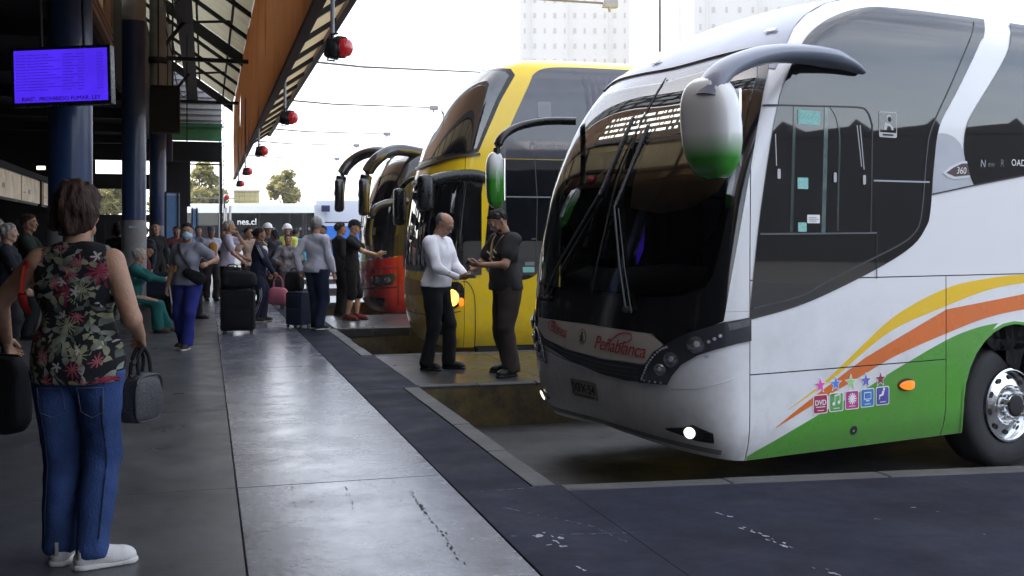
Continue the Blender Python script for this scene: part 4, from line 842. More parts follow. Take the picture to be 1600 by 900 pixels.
# long thin lamp arms reaching out over the bays
for i,Y in enumerate((17.3,24.5,31,38.6,44.5,51.5)):
    tipx=(943,755,672,600,553,523)[i]; tipy=(5,113,168,209,227,248)[i]; P=Vector(((tipx-800)/F*Y,Y,EYE+(HY-tipy)/F*Y)); 
    xp,yp=to_pf(P.x,P.y); s=empty('overhead_lamp',tuple(P),label=['lamp arm at the top edge above the yellow bus','second lamp arm, ending above the yellow bus','third lamp arm over the bays','fourth lamp arm over the bays','fifth lamp arm over the bays','farthest, shortest lamp arm over the bays'][i],cat='lamp',group='thin lamp arms over the bays')
    tube('arm',[pf(1.64,yp,P.z+.10),pf(xp*.55,yp,P.z+.0),tuple(P)],[.028,.024,.018],mat('galvanised_arm',(.16,.16,.17),rough=.5),s,n=8)
    bm=bmesh.new(); add_box(bm,-.02,.24,-.06,.06,-.07,.06,Matrix.Translation(P)@PM,bev=.02); bmk('lamp_head',bm,GP,s)
    tube('lamp_socket',[P+Vector((.1,0,-.06)),P+Vector((.1,0,-.14))],[.03,.022],GP,s,n=8)
# far gable end of the canopy
gb=empty('gable_wall',pf(-1.5,45.4,5),label='pale clapboard gable wall closing the far end of the canopy above a green band',cat='wall')
SID=mat('pale_clapboard',(.36,.36,.37),rough=.6,var=.1,vs=3)
z=6.08; k=0
def xr(z): return .62
while z<9.9:
    xe=min(.62,XG+(ZG-.35-z)/(ZG-ZT)*(XF-XG)+.1); 
    if xe<-3.9: break
    V=[(-4,45.38,z),(xe,45.38,z),(xe,45.44,z+.24),(-4,45.44,z+.24),(-4,45.46,z),(xe,45.46,z),(xe,45.46,z+.24),(-4,45.46,z+.24)]
    mk('board',[pf(*v) for v in V],[(0,1,2,3),(7,6,5,4),(0,4,5,1),(1,5,6,2),(2,6,7,3),(3,7,4,0)],SID,gb); z+=.235
pbox('louver_frame',-1.45,-1.40,45.30,45.37,6.6,8.3,CAN,gb); pbox('louver_frame',-1.06,-1.02,45.30,45.37,6.9,7.9,mat('light_frame',(.5,.5,.5)),gb)
pbox('green_band',-4,.62,45.25,45.37,5.45,6.07,mat('green_band_paint',(.10,.36,.16),rough=.5,var=.15),gb); pbox('green_band_cap',-4,.66,45.15,45.249,6.0,6.16,mat('green_cap',(.06,.22,.12)),gb)
er=empty('end_frame',pf(-4,46,0),label='black steel end frame of the station with openings onto trees',cat='frame')
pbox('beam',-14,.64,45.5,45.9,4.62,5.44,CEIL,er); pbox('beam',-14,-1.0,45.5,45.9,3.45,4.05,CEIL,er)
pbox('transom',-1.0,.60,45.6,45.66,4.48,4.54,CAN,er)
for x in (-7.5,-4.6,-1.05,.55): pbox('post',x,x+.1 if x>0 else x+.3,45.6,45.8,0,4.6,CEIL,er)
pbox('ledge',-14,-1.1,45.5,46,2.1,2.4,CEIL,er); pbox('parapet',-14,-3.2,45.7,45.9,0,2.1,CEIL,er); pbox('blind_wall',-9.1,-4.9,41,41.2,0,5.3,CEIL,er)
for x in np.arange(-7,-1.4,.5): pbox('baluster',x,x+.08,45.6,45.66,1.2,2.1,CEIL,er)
# station wall on the left with shop fronts and lit price boards
sw=empty('station_wall',pf(-9,20,0),label='dark station wall of shop fronts along the left side',cat='wall')
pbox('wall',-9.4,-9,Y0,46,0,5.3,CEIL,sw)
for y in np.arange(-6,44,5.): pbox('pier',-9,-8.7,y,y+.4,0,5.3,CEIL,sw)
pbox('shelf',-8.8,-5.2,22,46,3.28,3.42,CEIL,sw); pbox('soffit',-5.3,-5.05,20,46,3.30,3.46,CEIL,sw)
BL=mat('lit_beige_board',(.60,.50,.36),rough=.5,var=.35,vs=2.5,emit=.045)
for i,(ya,yb) in enumerate(((28.4,32.4),(32.5,35.9),(36.7,38.6))):
    b=empty('menu_board',pf(-5,ya,2.9),label=['nearest lit beige board of the shop row at the left edge','middle lit beige board of the shop row','farthest lit beige board, just left of the first column'][i],cat='sign',group='lit beige boards over the shops')
    pbox('face',-5.06,-5.0,ya+.05,yb-.05,2.52,3.22,BL,b); pbox('frame',-5.12,-5.061,ya,yb,2.46,3.28,CAN,b)
    for q in range(2): pbox('print',-4.998,-4.996,ya+.3+q*.8,ya+.7+q*.8,2.75,2.78+.1*q,mat('faded_print',(.30,.22,.15)),b)
pbox('counter',-6.2,-5.4,20,44,0,1.1,CEIL,sw)
# two thin ceiling lights that show as slits in the dark
for i,(px,py,d) in enumerate(((64,262,30),)):
    l=empty('ceiling_light',((px-800)/F*d,d,EYE+(HY-py)/F*d),label='small lit strip light among the dark ceiling beams',cat='light'); bm=bmesh.new(); add_box(bm,-.11,.11,-.03,.03,-.055,.045,Matrix.Translation(l.location)); bmk('tube_lamp',bm,mat('lit_tube',(1,.92,.7),emit=.9,var=0),l); bm=bmesh.new(); add_box(bm,-.13,.13,.031,.08,-.07,.06,Matrix.Translation(l.location)); bmk('housing',bm,CAN,l)
# station building behind the camera (seen only in reflections)
rb=empty('depot',(85,-20,0),label='dark depot with scalloped roof across the yard to the right, outside the picture',cat='building')
DM=Matrix.Translation((78,-18,0))@Matrix.Rotation(R(82),4,'Z')
bm=bmesh.new(); add_box(bm,-75,75,-22,0,FLOOR,9.6,DM); bmk('depot_wall',bm,CEIL,rb)
for i in range(26):
    x=-74+i*5.7; P_=((x,9.6),(x+5.6,9.6),(x+5.6,10.3),(x+5.1,11.3),(x+4.5,10.6),(x+1.2,10.2),(x,10.1)); n_=len(P_)
    bm=bmesh.new(); a=[bm.verts.new(DM@Vector((p,.1,z))) for p,z in P_]; b=[bm.verts.new(DM@Vector((p,-14,z))) for p,z in P_]; bm.faces.new(a); bm.faces.new(b[::-1])
    for k in range(n_): bm.faces.new((a[k],a[(k+1)%n_],b[(k+1)%n_],b[k]))
    bmk('roof_scallop',bm,CEIL,rb)
# outer cladding of the fascia: tan boards under an added dark band, pale blocks painting in sky-bright slots
TAN=mat('tan_cladding',(.60,.46,.30),rough=.6,var=.2,vs=1.5); PB=mat('sky_slot_stand_in',(.80,.80,.78),rough=.5,var=.08)
y=Y0
while y<-1e9: pbox('cladding_board',XF+.045,XF+.075,y+.004,y+2.39,ZB+.42,6.2,TAN,canopy); y+=2.4
pbox('stand_in_band',XF+.045,XF+.07,Y0,Y1,6.97,8.1,CAN,canopy)
for q in range(3):
    y=Y0+.2*q
    while y<Y1-1: l_=random.uniform(.35,.9); pbox('sky_slot_stand_in',XF+.071,XF+.10,y,y+l_,7.05+.34*q,7.24+.34*q,PB,canopy); y+=l_+random.uniform(.15,.5)
# ------------------------------------------------------------------ yellow double-decker and red coach
YEL=[(.30,.30,-.30,.05,1.20,2.6),(.45,.45,-.45,.02,1.27,2.6),(.9,.9,-.52,.0,1.275,2.6),(1.3,1.3,-.50,0,1.275,2.7),(1.9,1.9,-.47,.05,1.275,2.8),
(2.4,2.4,-.40,.1,1.275,2.8),(2.75,2.75,-.34,.15,1.27,2.8),(3.3,3.3,-.15,.27,1.265,2.8),(3.85,3.85,.07,.42,1.25,2.8),(4.15,4.13,.28,.65,1.2,2.8),(4.35,4.32,.6,1.0,1.1,2.6),(4.5,4.40,1.0,1.5,.8,2.4),(4.7,4.43,1.7,2.3,.05,2)]
RED=[(.30,.30,-.32,.05,1.18,2.6),(.45,.45,-.48,.02,1.27,2.6),(.9,.9,-.55,.0,1.275,2.6),(1.3,1.3,-.54,0,1.275,2.7),(1.9,1.9,-.50,.05,1.275,2.8),
(2.4,2.4,-.42,.12,1.27,2.8),(2.8,2.8,-.30,.2,1.26,2.8),(3.1,3.1,-.20,.3,1.25,2.8),(3.4,3.4,-.05,.5,1.22,2.6),(3.65,3.62,.25,.9,1.1,2.4),(3.85,3.73,.8,1.4,.8,2.2),(4.05,3.78,1.6,2.4,.05,2)]
def yellow_bus():
    sh=Shell(YEL,(-.65,14.4),(.9605,.2783),-.35); L=12.
    root=empty('double_decker',tuple(sh.W(0,0,-.07)),label='yellow double-decker coach with black glass, second bay behind the two men',cat='bus')
    Yl=paint('yellow_coach_paint',(.88,.60,.012),dirt=.45); Gd=mat('gold_trim',(.45,.30,.06),rough=.3,metal=.3,var=.2)
    outline,far=base_body(sh,root,L,Yl,Yl,4.20,4.7,[2.7,9.2],w0=.29)
    panel(sh,'front_bumper',[(-2.996,.30),(-.004,.30),(-.004,1.20),(-2.996,1.20)],0,Yl,root)
    panel(sh,'front_panel',[(-2.996,1.204),(-.004,1.204),(-.004,4.2),(-2.996,4.2)],0,Yl,root)
    panel(sh,'side_panel',[(.004,.30)]+notch(2.7,.5,.63,.30)+notch(9.2,.5,.63,.30)+[(L,.30),(L,4.2),(.004,4.2)],0,Yl,root,dw=.15)
    panel(sh,'side_panel',outline(-3-L,-3.004,.30,4.2,far),0,Yl,root,dw=.2)
    sym=lambda P_: P_+[(-3-x,y) for x,y in P_[::-1]]
    # upper windscreen
    panel(sh,'windscreen_seal',sym([(-1.5,2.86),(-.6,2.89),(.02,2.93),(.20,2.98),(.34,3.3),(.52,3.7),(.74,4.08),(.68,4.17),(.1,4.21),(-.6,4.19)][1:]),.004,M_blk,root,dw=.08)
    pane=[(-.6,2.95),(.0,2.98),(.17,3.03),(.28,3.3),(.45,3.7),(.65,4.07),(.58,4.12),(.1,4.15),(-.6,4.13)]
    panel(sh,'upper_windscreen',sym(pane),.009,M_ws,root,dw=.06,ds=.06)
    panel(sh,'windscreen_rail',ribbon(spline([(-3.1,2.90),(-2.2,2.86),(-1.5,2.845),(-.6,2.87),(.22,2.95)],6),.035),.03,mat('bronze_rail',(.10,.075,.06),rough=.35,metal=.4),root,thick=.03,dw=.05)
    # band and lower windscreen
    lo=[(-.6,1.33),(-.2,1.30),(-.05,1.36),(.09,1.6),(.17,2.05),(.24,2.4),(.27,2.60),(.1,2.66),(-.6,2.62)]
    panel(sh,'lower_mask',sym(lo),.004,M_blk,root,dw=.08)
    li=[(-.6,1.42),(-.25,1.42),(-.1,1.6),(.04,2.05),(.12,2.35),(.14,2.52),(-.0,2.57),(-.6,2.55)]
    panel(sh,'lower_windscreen',sym(li),.009,M_ws,root,dw=.06,ds=.06)
    panel(sh,'windscreen_rail',ribbon(spline([(-3.15,2.64),(-2.2,2.64),(-1.5,2.65),(-.6,2.66),(.27,2.68)],6),.045),.03,MATS['bronze_rail'],root,thick=.03,dw=.05)
    for s_ in (-.9,-1.5,-2.1): panel(sh,'windscreen_divider',ribbon([(s_,1.42),(s_+.03,2.0),(s_+.05,2.56)],.02),.014,M_rub,root)
    # side glass
    ug=spline([(.46,2.90),(.60,3.23),(.93,3.93),(1.03,4.12),(1.25,4.22),(1.7,4.25)],4)+[(L-.4,4.25),(L-.3,2.9)]
    g=panel(sh,'upper_side_window',ug,.006,mat('side_glass_grey',(.05,.052,.07),rough=.05,var=.1,ior=1.7),root,dw=.12)
    for x in (3.0,4.8,6.6,8.4,10.2): panel(sh,'window_seam',ribbon([(x,2.92),(x,4.17)],.02),.012,M_rub,g)
    for i in range(5): panel(sh,'curtain',ribbon(spline([(1.75+.11*i,4.1),(1.80+.10*i,3.6),(1.74+.12*i,3.0)],4),.05),.008,mat('curtain_grey',(.12,.12,.15),var=.2),g,thick=.001)
    panel(sh,'window_sticker',rrect(1.05,3.48,1.25,3.70,.02),.010,mat('frosted_sticker',(.25,.25,.29),var=.1),g,thick=.001)
    lg=[(.47,2.89),(.40,2.60),(.34,2.2),(.28,1.6),(.27,1.45)]+spline([(.27,1.45),(.36,1.31),(.58,1.225),(.86,1.225),(1.03,1.30),(1.15,1.45),(1.25,1.7)],4)+[(1.3,2.0),(L-.3,2.05),(L-.3,2.89)]
    g=panel(sh,'lower_side_window',lg,.006,M_glass,root,dw=.12)
    panel(sh,'waist_rail',ribbon([(.36,2.37),(3.2,2.37)],.018),.012,mat('rail_grey',(.2,.2,.22)),g); panel(sh,'window_seam',ribbon([(1.02,1.3),(1.04,2.36),(1.0,3.0)],.010),.010,MATS['seam_grey'],g)
    for q in ((.86,1.42,1.0,1.47,'rail_grey'),(.83,1.325,1.0,1.40,'aqua_sticker')): panel(sh,'window_sticker',rrect(*q[:4],.005),.010,MATS[q[4]],g,thick=.001)
    shell_text(sh,'lettering','Panor\u00e1mico',(1.24,3.085),.135,.010,mat('lettering_grey',(.16,.16,.18),var=0),root,shear=.3)
    panel(sh,'door_handle',rrect(.95,1.78,1.02,1.80,.006),.02,M_chrome,root)
    # lamps, arch lines
    for q in (0,1):
        mf=(lambda x:x) if q==0 else (lambda x:-3-x)
        h=panel(sh,'headlight',[(mf(x),y) for x,y in spline([(-.55,.78),(-.48,1.02),(-.3,1.16),(-.08,1.20),(.0,1.08),(-.05,.90),(-.25,.80)],4,closed=True)],.006,M_blk,root,ds=.04,dw=.04)
        disc(sh,'lamp_ring',(mf(-.17),.985),.105,.010,M_chrome,h,ry=.13); disc(sh,'lamp_lens',(mf(-.17),.985),.09,.013,mat('lit_amber_headlamp',(1,.55,.06),emit=1.6 if True else 0,var=.2) if q==0 else mat('clear_lamp',(.4,.4,.4),rough=.1),h,ry=.115,dome=.03)
        disc(sh,'turn_lamp',(mf(-.045),.93),.035,.014,mat('orange_lens',(.9,.18,.01),emit=.5),h,ry=.06,dome=.01)
        disc(sh,'lamp_lens',(mf(-.40),.93),.075,.013,MATS['lamp_lens'],h,dome=.02)
    panel(sh,'door_seam',ribbon(spline([(-.02,1.21),(.05,1.19),(.12,1.08),(.15,.9),(.16,.3)],5),.012),.003,M_rub,root,thick=.003)
    panel(sh,'door_seam',ribbon([(.02,2.6),(.02,1.25)],.010),.007,M_rub,root,thick=.003)
    panel(sh,'bumper_seam',ribbon(spline([(-2.9,.72),(-2.2,.72),(-1.5,.72),(-.6,.74),(-.05,.80)],6),.012),.003,M_rub,root,thick=.003)
    panel(sh,'gold_trim',spline([(-2.9,1.02),(-2.2,.98),(-1.5,.97),(-.7,1.0)],5)+spline([(-.7,1.19),(-1.5,1.19),(-2.9,1.19)],5),.004,Gd,root)
    disc(sh,'fog_lamp',(-.35,.55),.08,.005,M_blk,root,dome=.01); disc(sh,'fog_lamp',(-2.65,.55),.08,.005,M_blk,root,dome=.01)
    panel(sh,'sill_shadow_gap',[(.16,.30),(2.0,.30),(2.0,.315),(.16,.315)],.003,M_rub,root)
    bm=bmesh.new(); mk('sill_skirt',[sh.W(.2,.06,-.02),sh.W(2.0,.06,-.02),sh.W(2.0,.06,.30),sh.W(.2,.06,.30),sh.W(.2,.2,-.02),sh.W(2.0,.2,-.02),sh.W(2.0,.2,.30),sh.W(.2,.2,.30)],[(0,1,2,3),(7,6,5,4),(0,4,5,1),(1,5,6,2),(3,2,6,7),(3,7,4,0)],M_mblk,root); bm.free()
    # mirrors
    Wv=lambda u,v,h: sh.W(u,v,h)
    tube('mirror_arm',[Wv(*p) for p in spline([(.32,-.0,2.62),(.1,-.08,2.66),(-.3,-.16,2.62),(-.62,-.20,2.50),(-.70,-.20,2.30)],6)],[(.07,.075)]*25,M_blk,root,n=12)
    def mh(u,v,h,sx,sy,sz):
        M=Matrix.Translation(Wv(u,v,h))@Matrix(((sh.a[0],sh.b[0],0,0),(sh.a[1],sh.b[1],0,0),(0,0,1,0),(0,0,0,1)))
        bm=bmesh.new(); add_box(bm,-sx,sx,-sy,sy,-sz,sz,M,bev=min(sx,sy)*.7); o=bmk('wing_mirror',bm,M_blk,root,angle=60)
        bm=bmesh.new(); add_box(bm,sx-.004,sx+.006,-sy*.8,sy*.8,-sz*.85,sz*.85,M); bmk('mirror_glass',bm,M_chrome,o)
    mh(-.60,-.22,2.40,.10,.15,.24); mh(-.40,2.80,2.3,.09,.13,.30)
    tube('mirror_arm',[Wv(*p) for p in spline([(.2,2.5,2.7),(-.2,2.7,2.75),(-.4,2.8,2.55)],6)],.04,M_blk,root,n=10)
    panel(sh,'black_door_glass',[(-.02,1.30),(.24,1.30),(.24,2.5),(-.02,2.5)],.013,M_glass,root)
    for c in (-.9,-2.0): tube('wiper_arm',[sh.pt(c,1.36,.03),sh.pt(c-.3,1.9,.04)],.012,M_mblk,root,n=6)
    for u in (2.7,9.2): wheel(sh,u,False,root); wheel(sh,u,True,root)
    return sh
def red_bus():
    sh=Shell(RED,(-2.3,21.2),(.9605,.2783),-.35); L=12.
    root=empty('coach',tuple(sh.W(0,0,-.07)),label='red coach with black front and arching mirrors, beyond the yellow double-decker',cat='bus')
    Rd=paint('red_coach_paint',(.40,.014,.012),dirt=.4); Bk=mat('black_coach_paint',(.012,.012,.015),rough=.2,coat=.7,var=.1)
    outline,far=base_body(sh,root,L,Rd,Bk,3.40,4.05,[2.7,9.2],w0=.29)
    panel(sh,'front_bumper',[(-2.996,.30),(-.004,.30),(-.004,.80),(-.6,.76),(-1.5,.72),(-2.4,.76),(-2.996,.80)],0,Rd,root)
    panel(sh,'front_panel',[(-2.996,.806),(-2.4,.766),(-1.5,.726),(-.6,.766),(-.004,.806),(-.004,1.42),(-.6,1.36),(-1.5,1.30),(-2.4,1.36),(-2.996,1.42)],0,Rd,root)
    panel(sh,'windscreen_surround',[(-2.996,1.0),(-.004,1.0),(-.004,3.4),(-2.996,3.4)],-.004,Bk,root)
    panel(sh,'side_panel',[(.004,.30)]+notch(2.7,.5,.63,.30)+[(L,.30),(L,1.6),(.004,1.45)],0,Rd,root,dw=.15)
    panel(sh,'upper_side_panel',[(.004,1.455),(L,1.605),(L,3.4),(.004,3.4)],0,Bk,root,dw=.15)
    panel(sh,'side_panel',outline(-3-L,-3.004,.30,3.4,far),0,Rd,root,dw=.2)
    sym=lambda P_: P_+[(-3-x,y) for x,y in P_[::-1]]
    panel(sh,'windscreen',sym([(-.6,1.70),(-.1,1.75),(.02,1.9),(.08,2.5),(.15,2.95),(.05,3.05),(-.6,3.08)]),.006,M_ws,root,dw=.06,ds=.06)
    panel(sh,'windscreen_divider',ribbon([(-1.5,1.68),(-1.5,3.05)],.02),.012,M_rub,root)
    for p in ([(-2.9,1.43),(-2.4,1.375),(-1.5,1.315),(-.6,1.375),(0,1.43)],[(-2.9,.82),(-2.4,.78),(-1.5,.74),(-.6,.78),(0,.82)],[(-2.9,1.22),(-2.4,1.17),(-1.5,1.13),(-.6,1.17),(0,1.21)]):
        panel(sh,'chrome_trim' if p[0][1]>1.4 else 'bumper_seam',ribbon(spline(p,6),.018),.006,M_chrome if p[0][1]>1.4 else M_rub,root,thick=.006)
    for q in (0,1):
        mf=(lambda x:x) if q==0 else (lambda x:-3-x)
        h=panel(sh,'headlight',[(mf(x),y) for x,y in [(-.75,.90),(-.62,1.03),(-.06,1.10),(-.02,1.0),(-.10,.86),(-.65,.80)]],.006,HBm,root,ds=.04,dw=.04)
        for c in (-.2,-.42,-.6): disc(sh,'lamp_lens',(mf(c),.945+.01),.065,.010,MATS['lamp_lens'],h,dome=.02)
        panel(sh,'bumper_vent',[(mf(x),y) for x,y in [(-.9,.40),(-.3,.42),(-.25,.60),(-.85,.60)]],.004,M_blk,root)
    panel(sh,'bumper_seam',ribbon([(.02,.45),(.03,1.2)],.012),.004,M_rub,root)
    gl=panel(sh,'side_window',[(.12,1.72),(L-.4,1.75),(L-.4,3.2),(.5,3.2),(.28,2.9)],.006,M_glass,root,dw=.15)
    Wv=lambda u,v,h: sh.W(u,v,h)
    for v0,s in ((.25,-1),(2.30,1)):
        vo=-.15 if s<0 else 2.70
        dx=.14 if s<0 else 0; P_=spline([(.45+dx,v0,3.66-dx),(-.10+dx,v0+s*.15,3.72-dx),(-.48+dx,vo,3.58-dx),(-.76+dx,vo,3.25-dx),(-.84+dx,vo,2.75-dx)],6); n_=len(P_)
        tube('mirror_arm',[Wv(*p) for p in P_],[(.10,.12) for i in range(n_)],Bk,root,n=12)
        M=Matrix.Translation(Wv(-.84+dx,vo,2.72-dx))@Matrix(((sh.a[0],sh.b[0],0,0),(sh.a[1],sh.b[1],0,0),(0,0,1,0),(0,0,0,1)))
        bm=bmesh.new(); add_box(bm,-.10,.10,-.12,.12,-.34,.40,M,bev=.07); o=bmk('wing_mirror',bm,Bk,root,angle=60); bm=bmesh.new(); add_box(bm,.098,.106,-.09,.09,-.28,.28,M); bmk('mirror_glass',bm,M_chrome,o)
    P_=spline([(.2,-.0,2.55),(-.2,-.15,2.50),(-.50,-.2,2.35),(-.60,-.2,2.0),(-.60,-.2,1.65)],6); tube('mirror_arm',[Wv(*p) for p in P_],[(.07,.08)]*len(P_),Bk,root,n=12)
    for c in (-.9,-2.0): tube('wiper_arm',[sh.pt(c,1.66,.03),sh.pt(c-.35,2.3,.04)],.012,M_mblk,root,n=6)
    for u in (2.7,9.2): wheel(sh,u,False,root); wheel(sh,u,True,root)
HBm=MATS['lamp_housing_black']
YB=yellow_bus(); red_bus()
# ------------------------------------------------------------------ far buses seen side-on across the platform end
def far_bus(name,label,x0px,x1px,d,ztop,band,col,glass_z,extra):
    X0=(x0px-800)/F*d; X1=(x1px-800)/F*d; r=empty(name,(X0,d,FLOOR),label=label,cat='bus')
    m=paint(label[:12].replace(' ','_')+'_paint',col,dirt=.3)
    def pb(nm,a,b,y0,y1,z0,z1,mm,par=r,bev=0):
        bm=bmesh.new(); add_box(bm,a,b,y0,y1,z0,z1,None,bev); return bmk(nm,bm,mm,par,angle=40 if bev else None)
    pb('body',X0,X1,d,d+2.5,-.1,ztop,m,bev=.16)
    w=pb('window_band',X0+.25,X1-.3,d-.012,d+.1,glass_z[0],glass_z[1],M_glass)
    n=int((X1-X0)/1.5)
    for i in range(1,n): x=X0+(X1-X0)*i/n; pb('window_seam',x-.03,x+.03,d-.02,d-.013,glass_z[0],glass_z[1],M_rub,w)
    for x in (X0+2.4,X1-2.6):
        if X0<x<X1:
            V,Fs=lathe([(0,-.05),(.3,-.04),(.34,-.02),(.5,-.02),(.52,.05),(.52,.2)],24); mk('wheel',[Vector((x+v[1],d-.06+v[0]*1.0+.05,FLOOR+.52+v[2])) for v in V],Fs,M_tyre,r,smooth=True)
    return r,X0,X1,pb
r,a_,b_,pb=far_bus('coach','white coach with long dark windows parked crosswise at the platform end',262,548,60,3.40,None,(.74,.76,.72),(1.05,2.88),0)
text_obj('lettering','nes.cl',.50,Matrix.Translation(((386-800)/F*60,59.97,EYE+(HY-347)/F*60))@Matrix.Rotation(R(90),4,'X'),mat('print_white_far',(.85,.85,.85),var=0),r,bold=.008)
for i in range(14): pb('headrest_cover',a_+4.5+i*.5,a_+4.6+i*.5,59.975,59.985,1.9,2.05,mat('pale_cover',(.2,.22,.28),var=0))
for i,(x,c) in enumerate(((-10.5,(.55,.62,.5)),(-9.3,(.5,.35,.3)),(-11.9,(.4,.5,.4)))):
    V=[(x+.5*math.cos(t),59.98,.7+.28*math.sin(t)*(1+.3*math.sin(3*t))) for t in np.linspace(0,2*math.pi,20,endpoint=False)]; mk('livery_flourish',V,[tuple(range(20))],mat('flourish_%s'%'abc'[i],c),r)
r,a_,b_,pb=far_bus('coach','bright blue and white coach parked crosswise behind the red coach',492,700,52,3.35,None,(.62,.68,.78),(2.2,2.25),0)
pb('blue_side',a_-.01,b_,51.97,51.995,.0,2.05,mat('bright_blue_livery',(.04,.20,.72),rough=.35,var=.12)); pb('end_panel',a_-.02,a_+.5,51.96,51.985,2.2,3.1,mat('pale_end',(.6,.66,.75)))
text_obj('lettering','PULLMAN',.34,Matrix.Translation((a_+3.1,51.95,1.80))@Matrix.Rotation(R(90),4,'X'),MATS['print_white_far'],r,bold=.008)
V=[];n=28
for i in range(n+1):
    t=R(60)+R(240)*i/n
    for q in (.55,.38): V.append((a_+2.6+q*1.1*math.cos(t),51.95,1.05+q*math.sin(t)))
mk('swoosh',V,[(2*i,2*i+1,2*i+3,2*i+2) for i in range(n)],MATS['print_white_far'],r)
dm=empty('far_mirror',(0,0,0)); bpy.data.objects.remove(dm)
pb('wing_mirror',(504-800)/F*52,(517-800)/F*52,51.6,51.8,EYE+(HY-331)/F*52,EYE+(HY-321)/F*52,mat('navy_mirror',(.02,.03,.10)),r,bev=.04)
# ------------------------------------------------------------------ trees, towers, poles
BK=mat('bark',(.06,.045,.035),rough=.9,var=.3)
def tree(label,px,py_top,py_bot,d,wpx,cols,n,trunk_h,seed,group=None,leaf=.22):
    rs=np.random.RandomState(seed); X=(px-800)/F*d; zt=EYE+(HY-py_top)/F*d; zb=EYE+(HY-py_bot)/F*d; w=wpx/F*d/2; g=FLOOR
    r=empty('tree',(X,d,g),label=label,cat='tree',group=group)
    tr=[Vector((X,d,g)),Vector((X+.1,d,g+(zb-g)*.6)),Vector((X-.05,d,zb+(zt-zb)*.3)),Vector((X,d,zb+(zt-zb)*.75))]
    rr=max(.12,(zt-g)*.025); segs=[(tr,[rr,rr*.8,rr*.5,rr*.2])]
    cl=[]
    for i in range(16):
        th=rs.uniform(0,6.28); q=rs.uniform(.25,.95); zz=rs.uniform(.05,1); f=math.sqrt(max(.15,1-(zz*1.9-.85)**2)) 
        c=Vector((X+w*q*f*math.cos(th),d+w*q*f*math.sin(th),zb+(zt-zb)*zz*.93)); cl.append((c,w*rs.uniform(.28,.5)))
        s=tr[1].lerp(tr[3],rs.uniform(.2,.9)); segs.append(([s,s.lerp(c,.5)+Vector((0,0,.1)),c],[rr*.4,rr*.25,rr*.08]))
    multi_tube('trunk',segs,BK,r,n=6)
    V=[];Fs=[];mi=[]
    for k in range(n):
        c,q=cl[rs.randint(len(cl))]; v=rs.normal(size=3); v/=np.linalg.norm(v); p=np.array(c)+v*q*rs.uniform(.35,1.05)*np.array([1,1,.8])
        a=rs.normal(size=3);a/=np.linalg.norm(a); b=np.cross(a,rs.normal(size=3)); b/=np.linalg.norm(b)+1e-6; s=leaf*rs.uniform(.5,1.2)
        o=len(V); V+=[p-a*s,p+b*s*.45,p+a*s,p-b*s*.45]; Fs.append((o,o+1,o+2,o+3)); mi.append(int(rs.randint(3)))
    ms=[translucent('leaf_%s_%d'%(cols[0],i),c,.35,.2) for i,c in enumerate(cols[1])]
    mk('crown',V,Fs,None,r,mats=ms,midx=mi)
oliv=('olive',((.20,.19,.06),(.12,.13,.04),(.28,.24,.09))); grn=('green',((.13,.17,.05),(.09,.12,.035),(.2,.22,.08)))
tree('dense yellow-green tree seen through the end frame, right part',312,255,330,82,78,oliv,4200,2,1,'trees beyond the end frame',.26)
tree('dense yellow-green tree seen through the end frame beside the third column',262,262,332,90,70,grn,2600,2,2,'trees beyond the end frame',.28)
tree('yellow-green tree seen through the opening left of the second column',168,285,338,80,80,oliv,3000,2,3,'trees beyond the end frame',.26)
tree('tree seen through the opening behind the woman, farthest left',110,285,338,86,70,grn,1500,2,6,'trees beyond the end frame',.26)
tree('small sunlit tree standing alone above the parked coaches',446,268,318,88,50,oliv,1500,2,4,None,.26)
TWM=mat('tower_pale_render',(.60,.585,.56),rough=.8,var=.05); TWG=mat('tower_window',(.42,.38,.35),rough=.3,var=.2); TWR=mat('tower_red_brick',(.55,.38,.33),rough=.8)
def tower(label,x0,x1,d,ztop,cols,acc):
    X0=(x0-800)/F*d;X1=(x1-800)/F*d; r=empty('tower_block',(X0,d,0),label=label,cat='building',group='pale tower blocks on the skyline')
    bm=bmesh.new(); add_box(bm,X0,X1,d,d+16,FLOOR,ztop); bmk('wall',bm,TWM,r)
    me=None; z=EYE+(HY-100)/F*d
    while z<ztop-1.2:
        for k in range(cols):
            x=X0+(X1-X0)*(k+.5)/cols; w=.55 if k%2 else .35
            if me is None:
                bm=bmesh.new(); add_box(bm,-.5,.5,-.06,.1,0,1.15); me=bpy.data.meshes.new('window'); bm.to_mesh(me); bm.free(); me.materials.append(TWG)
            o=bpy.data.objects.new('window',me); COL.objects.link(o); o.parent=r; o.matrix_parent_inverse=Matrix.Translation(-Vector(r.location)); o.location=(x,d,z); o.scale=(w,1,.8)
        z+=2.75
    for k in range(1,cols,4): x=X0+(X1-X0)*k/cols; bm=bmesh.new(); add_box(bm,x-.12,x+.12,d-.25,d-.001,FLOOR,ztop); bmk('pilaster',bm,TWM,r)
tower('pale tower block rising behind the yellow double-decker roof',812,984,190,62,11,0)
tower('pale tower block rising behind the dome of the nearest coach',1084,1330,170,58,12,1)
pl=empty('lamp_post',((1031-800)/F*40,40,FLOOR),label='thin dark post standing against the bright sky above the nearest coach',cat='post')
X=(1031-800)/F*40; tube('pole',[(X,40,FLOOR),(X,40,11.5)],[.06,.045],mat('dark_pole',(.05,.045,.045),rough=.6),pl,n=8); tube('pole_cap',[(X,40,11.5),(X,40,11.6)],.06,MATS['dark_pole'],pl,n=8)
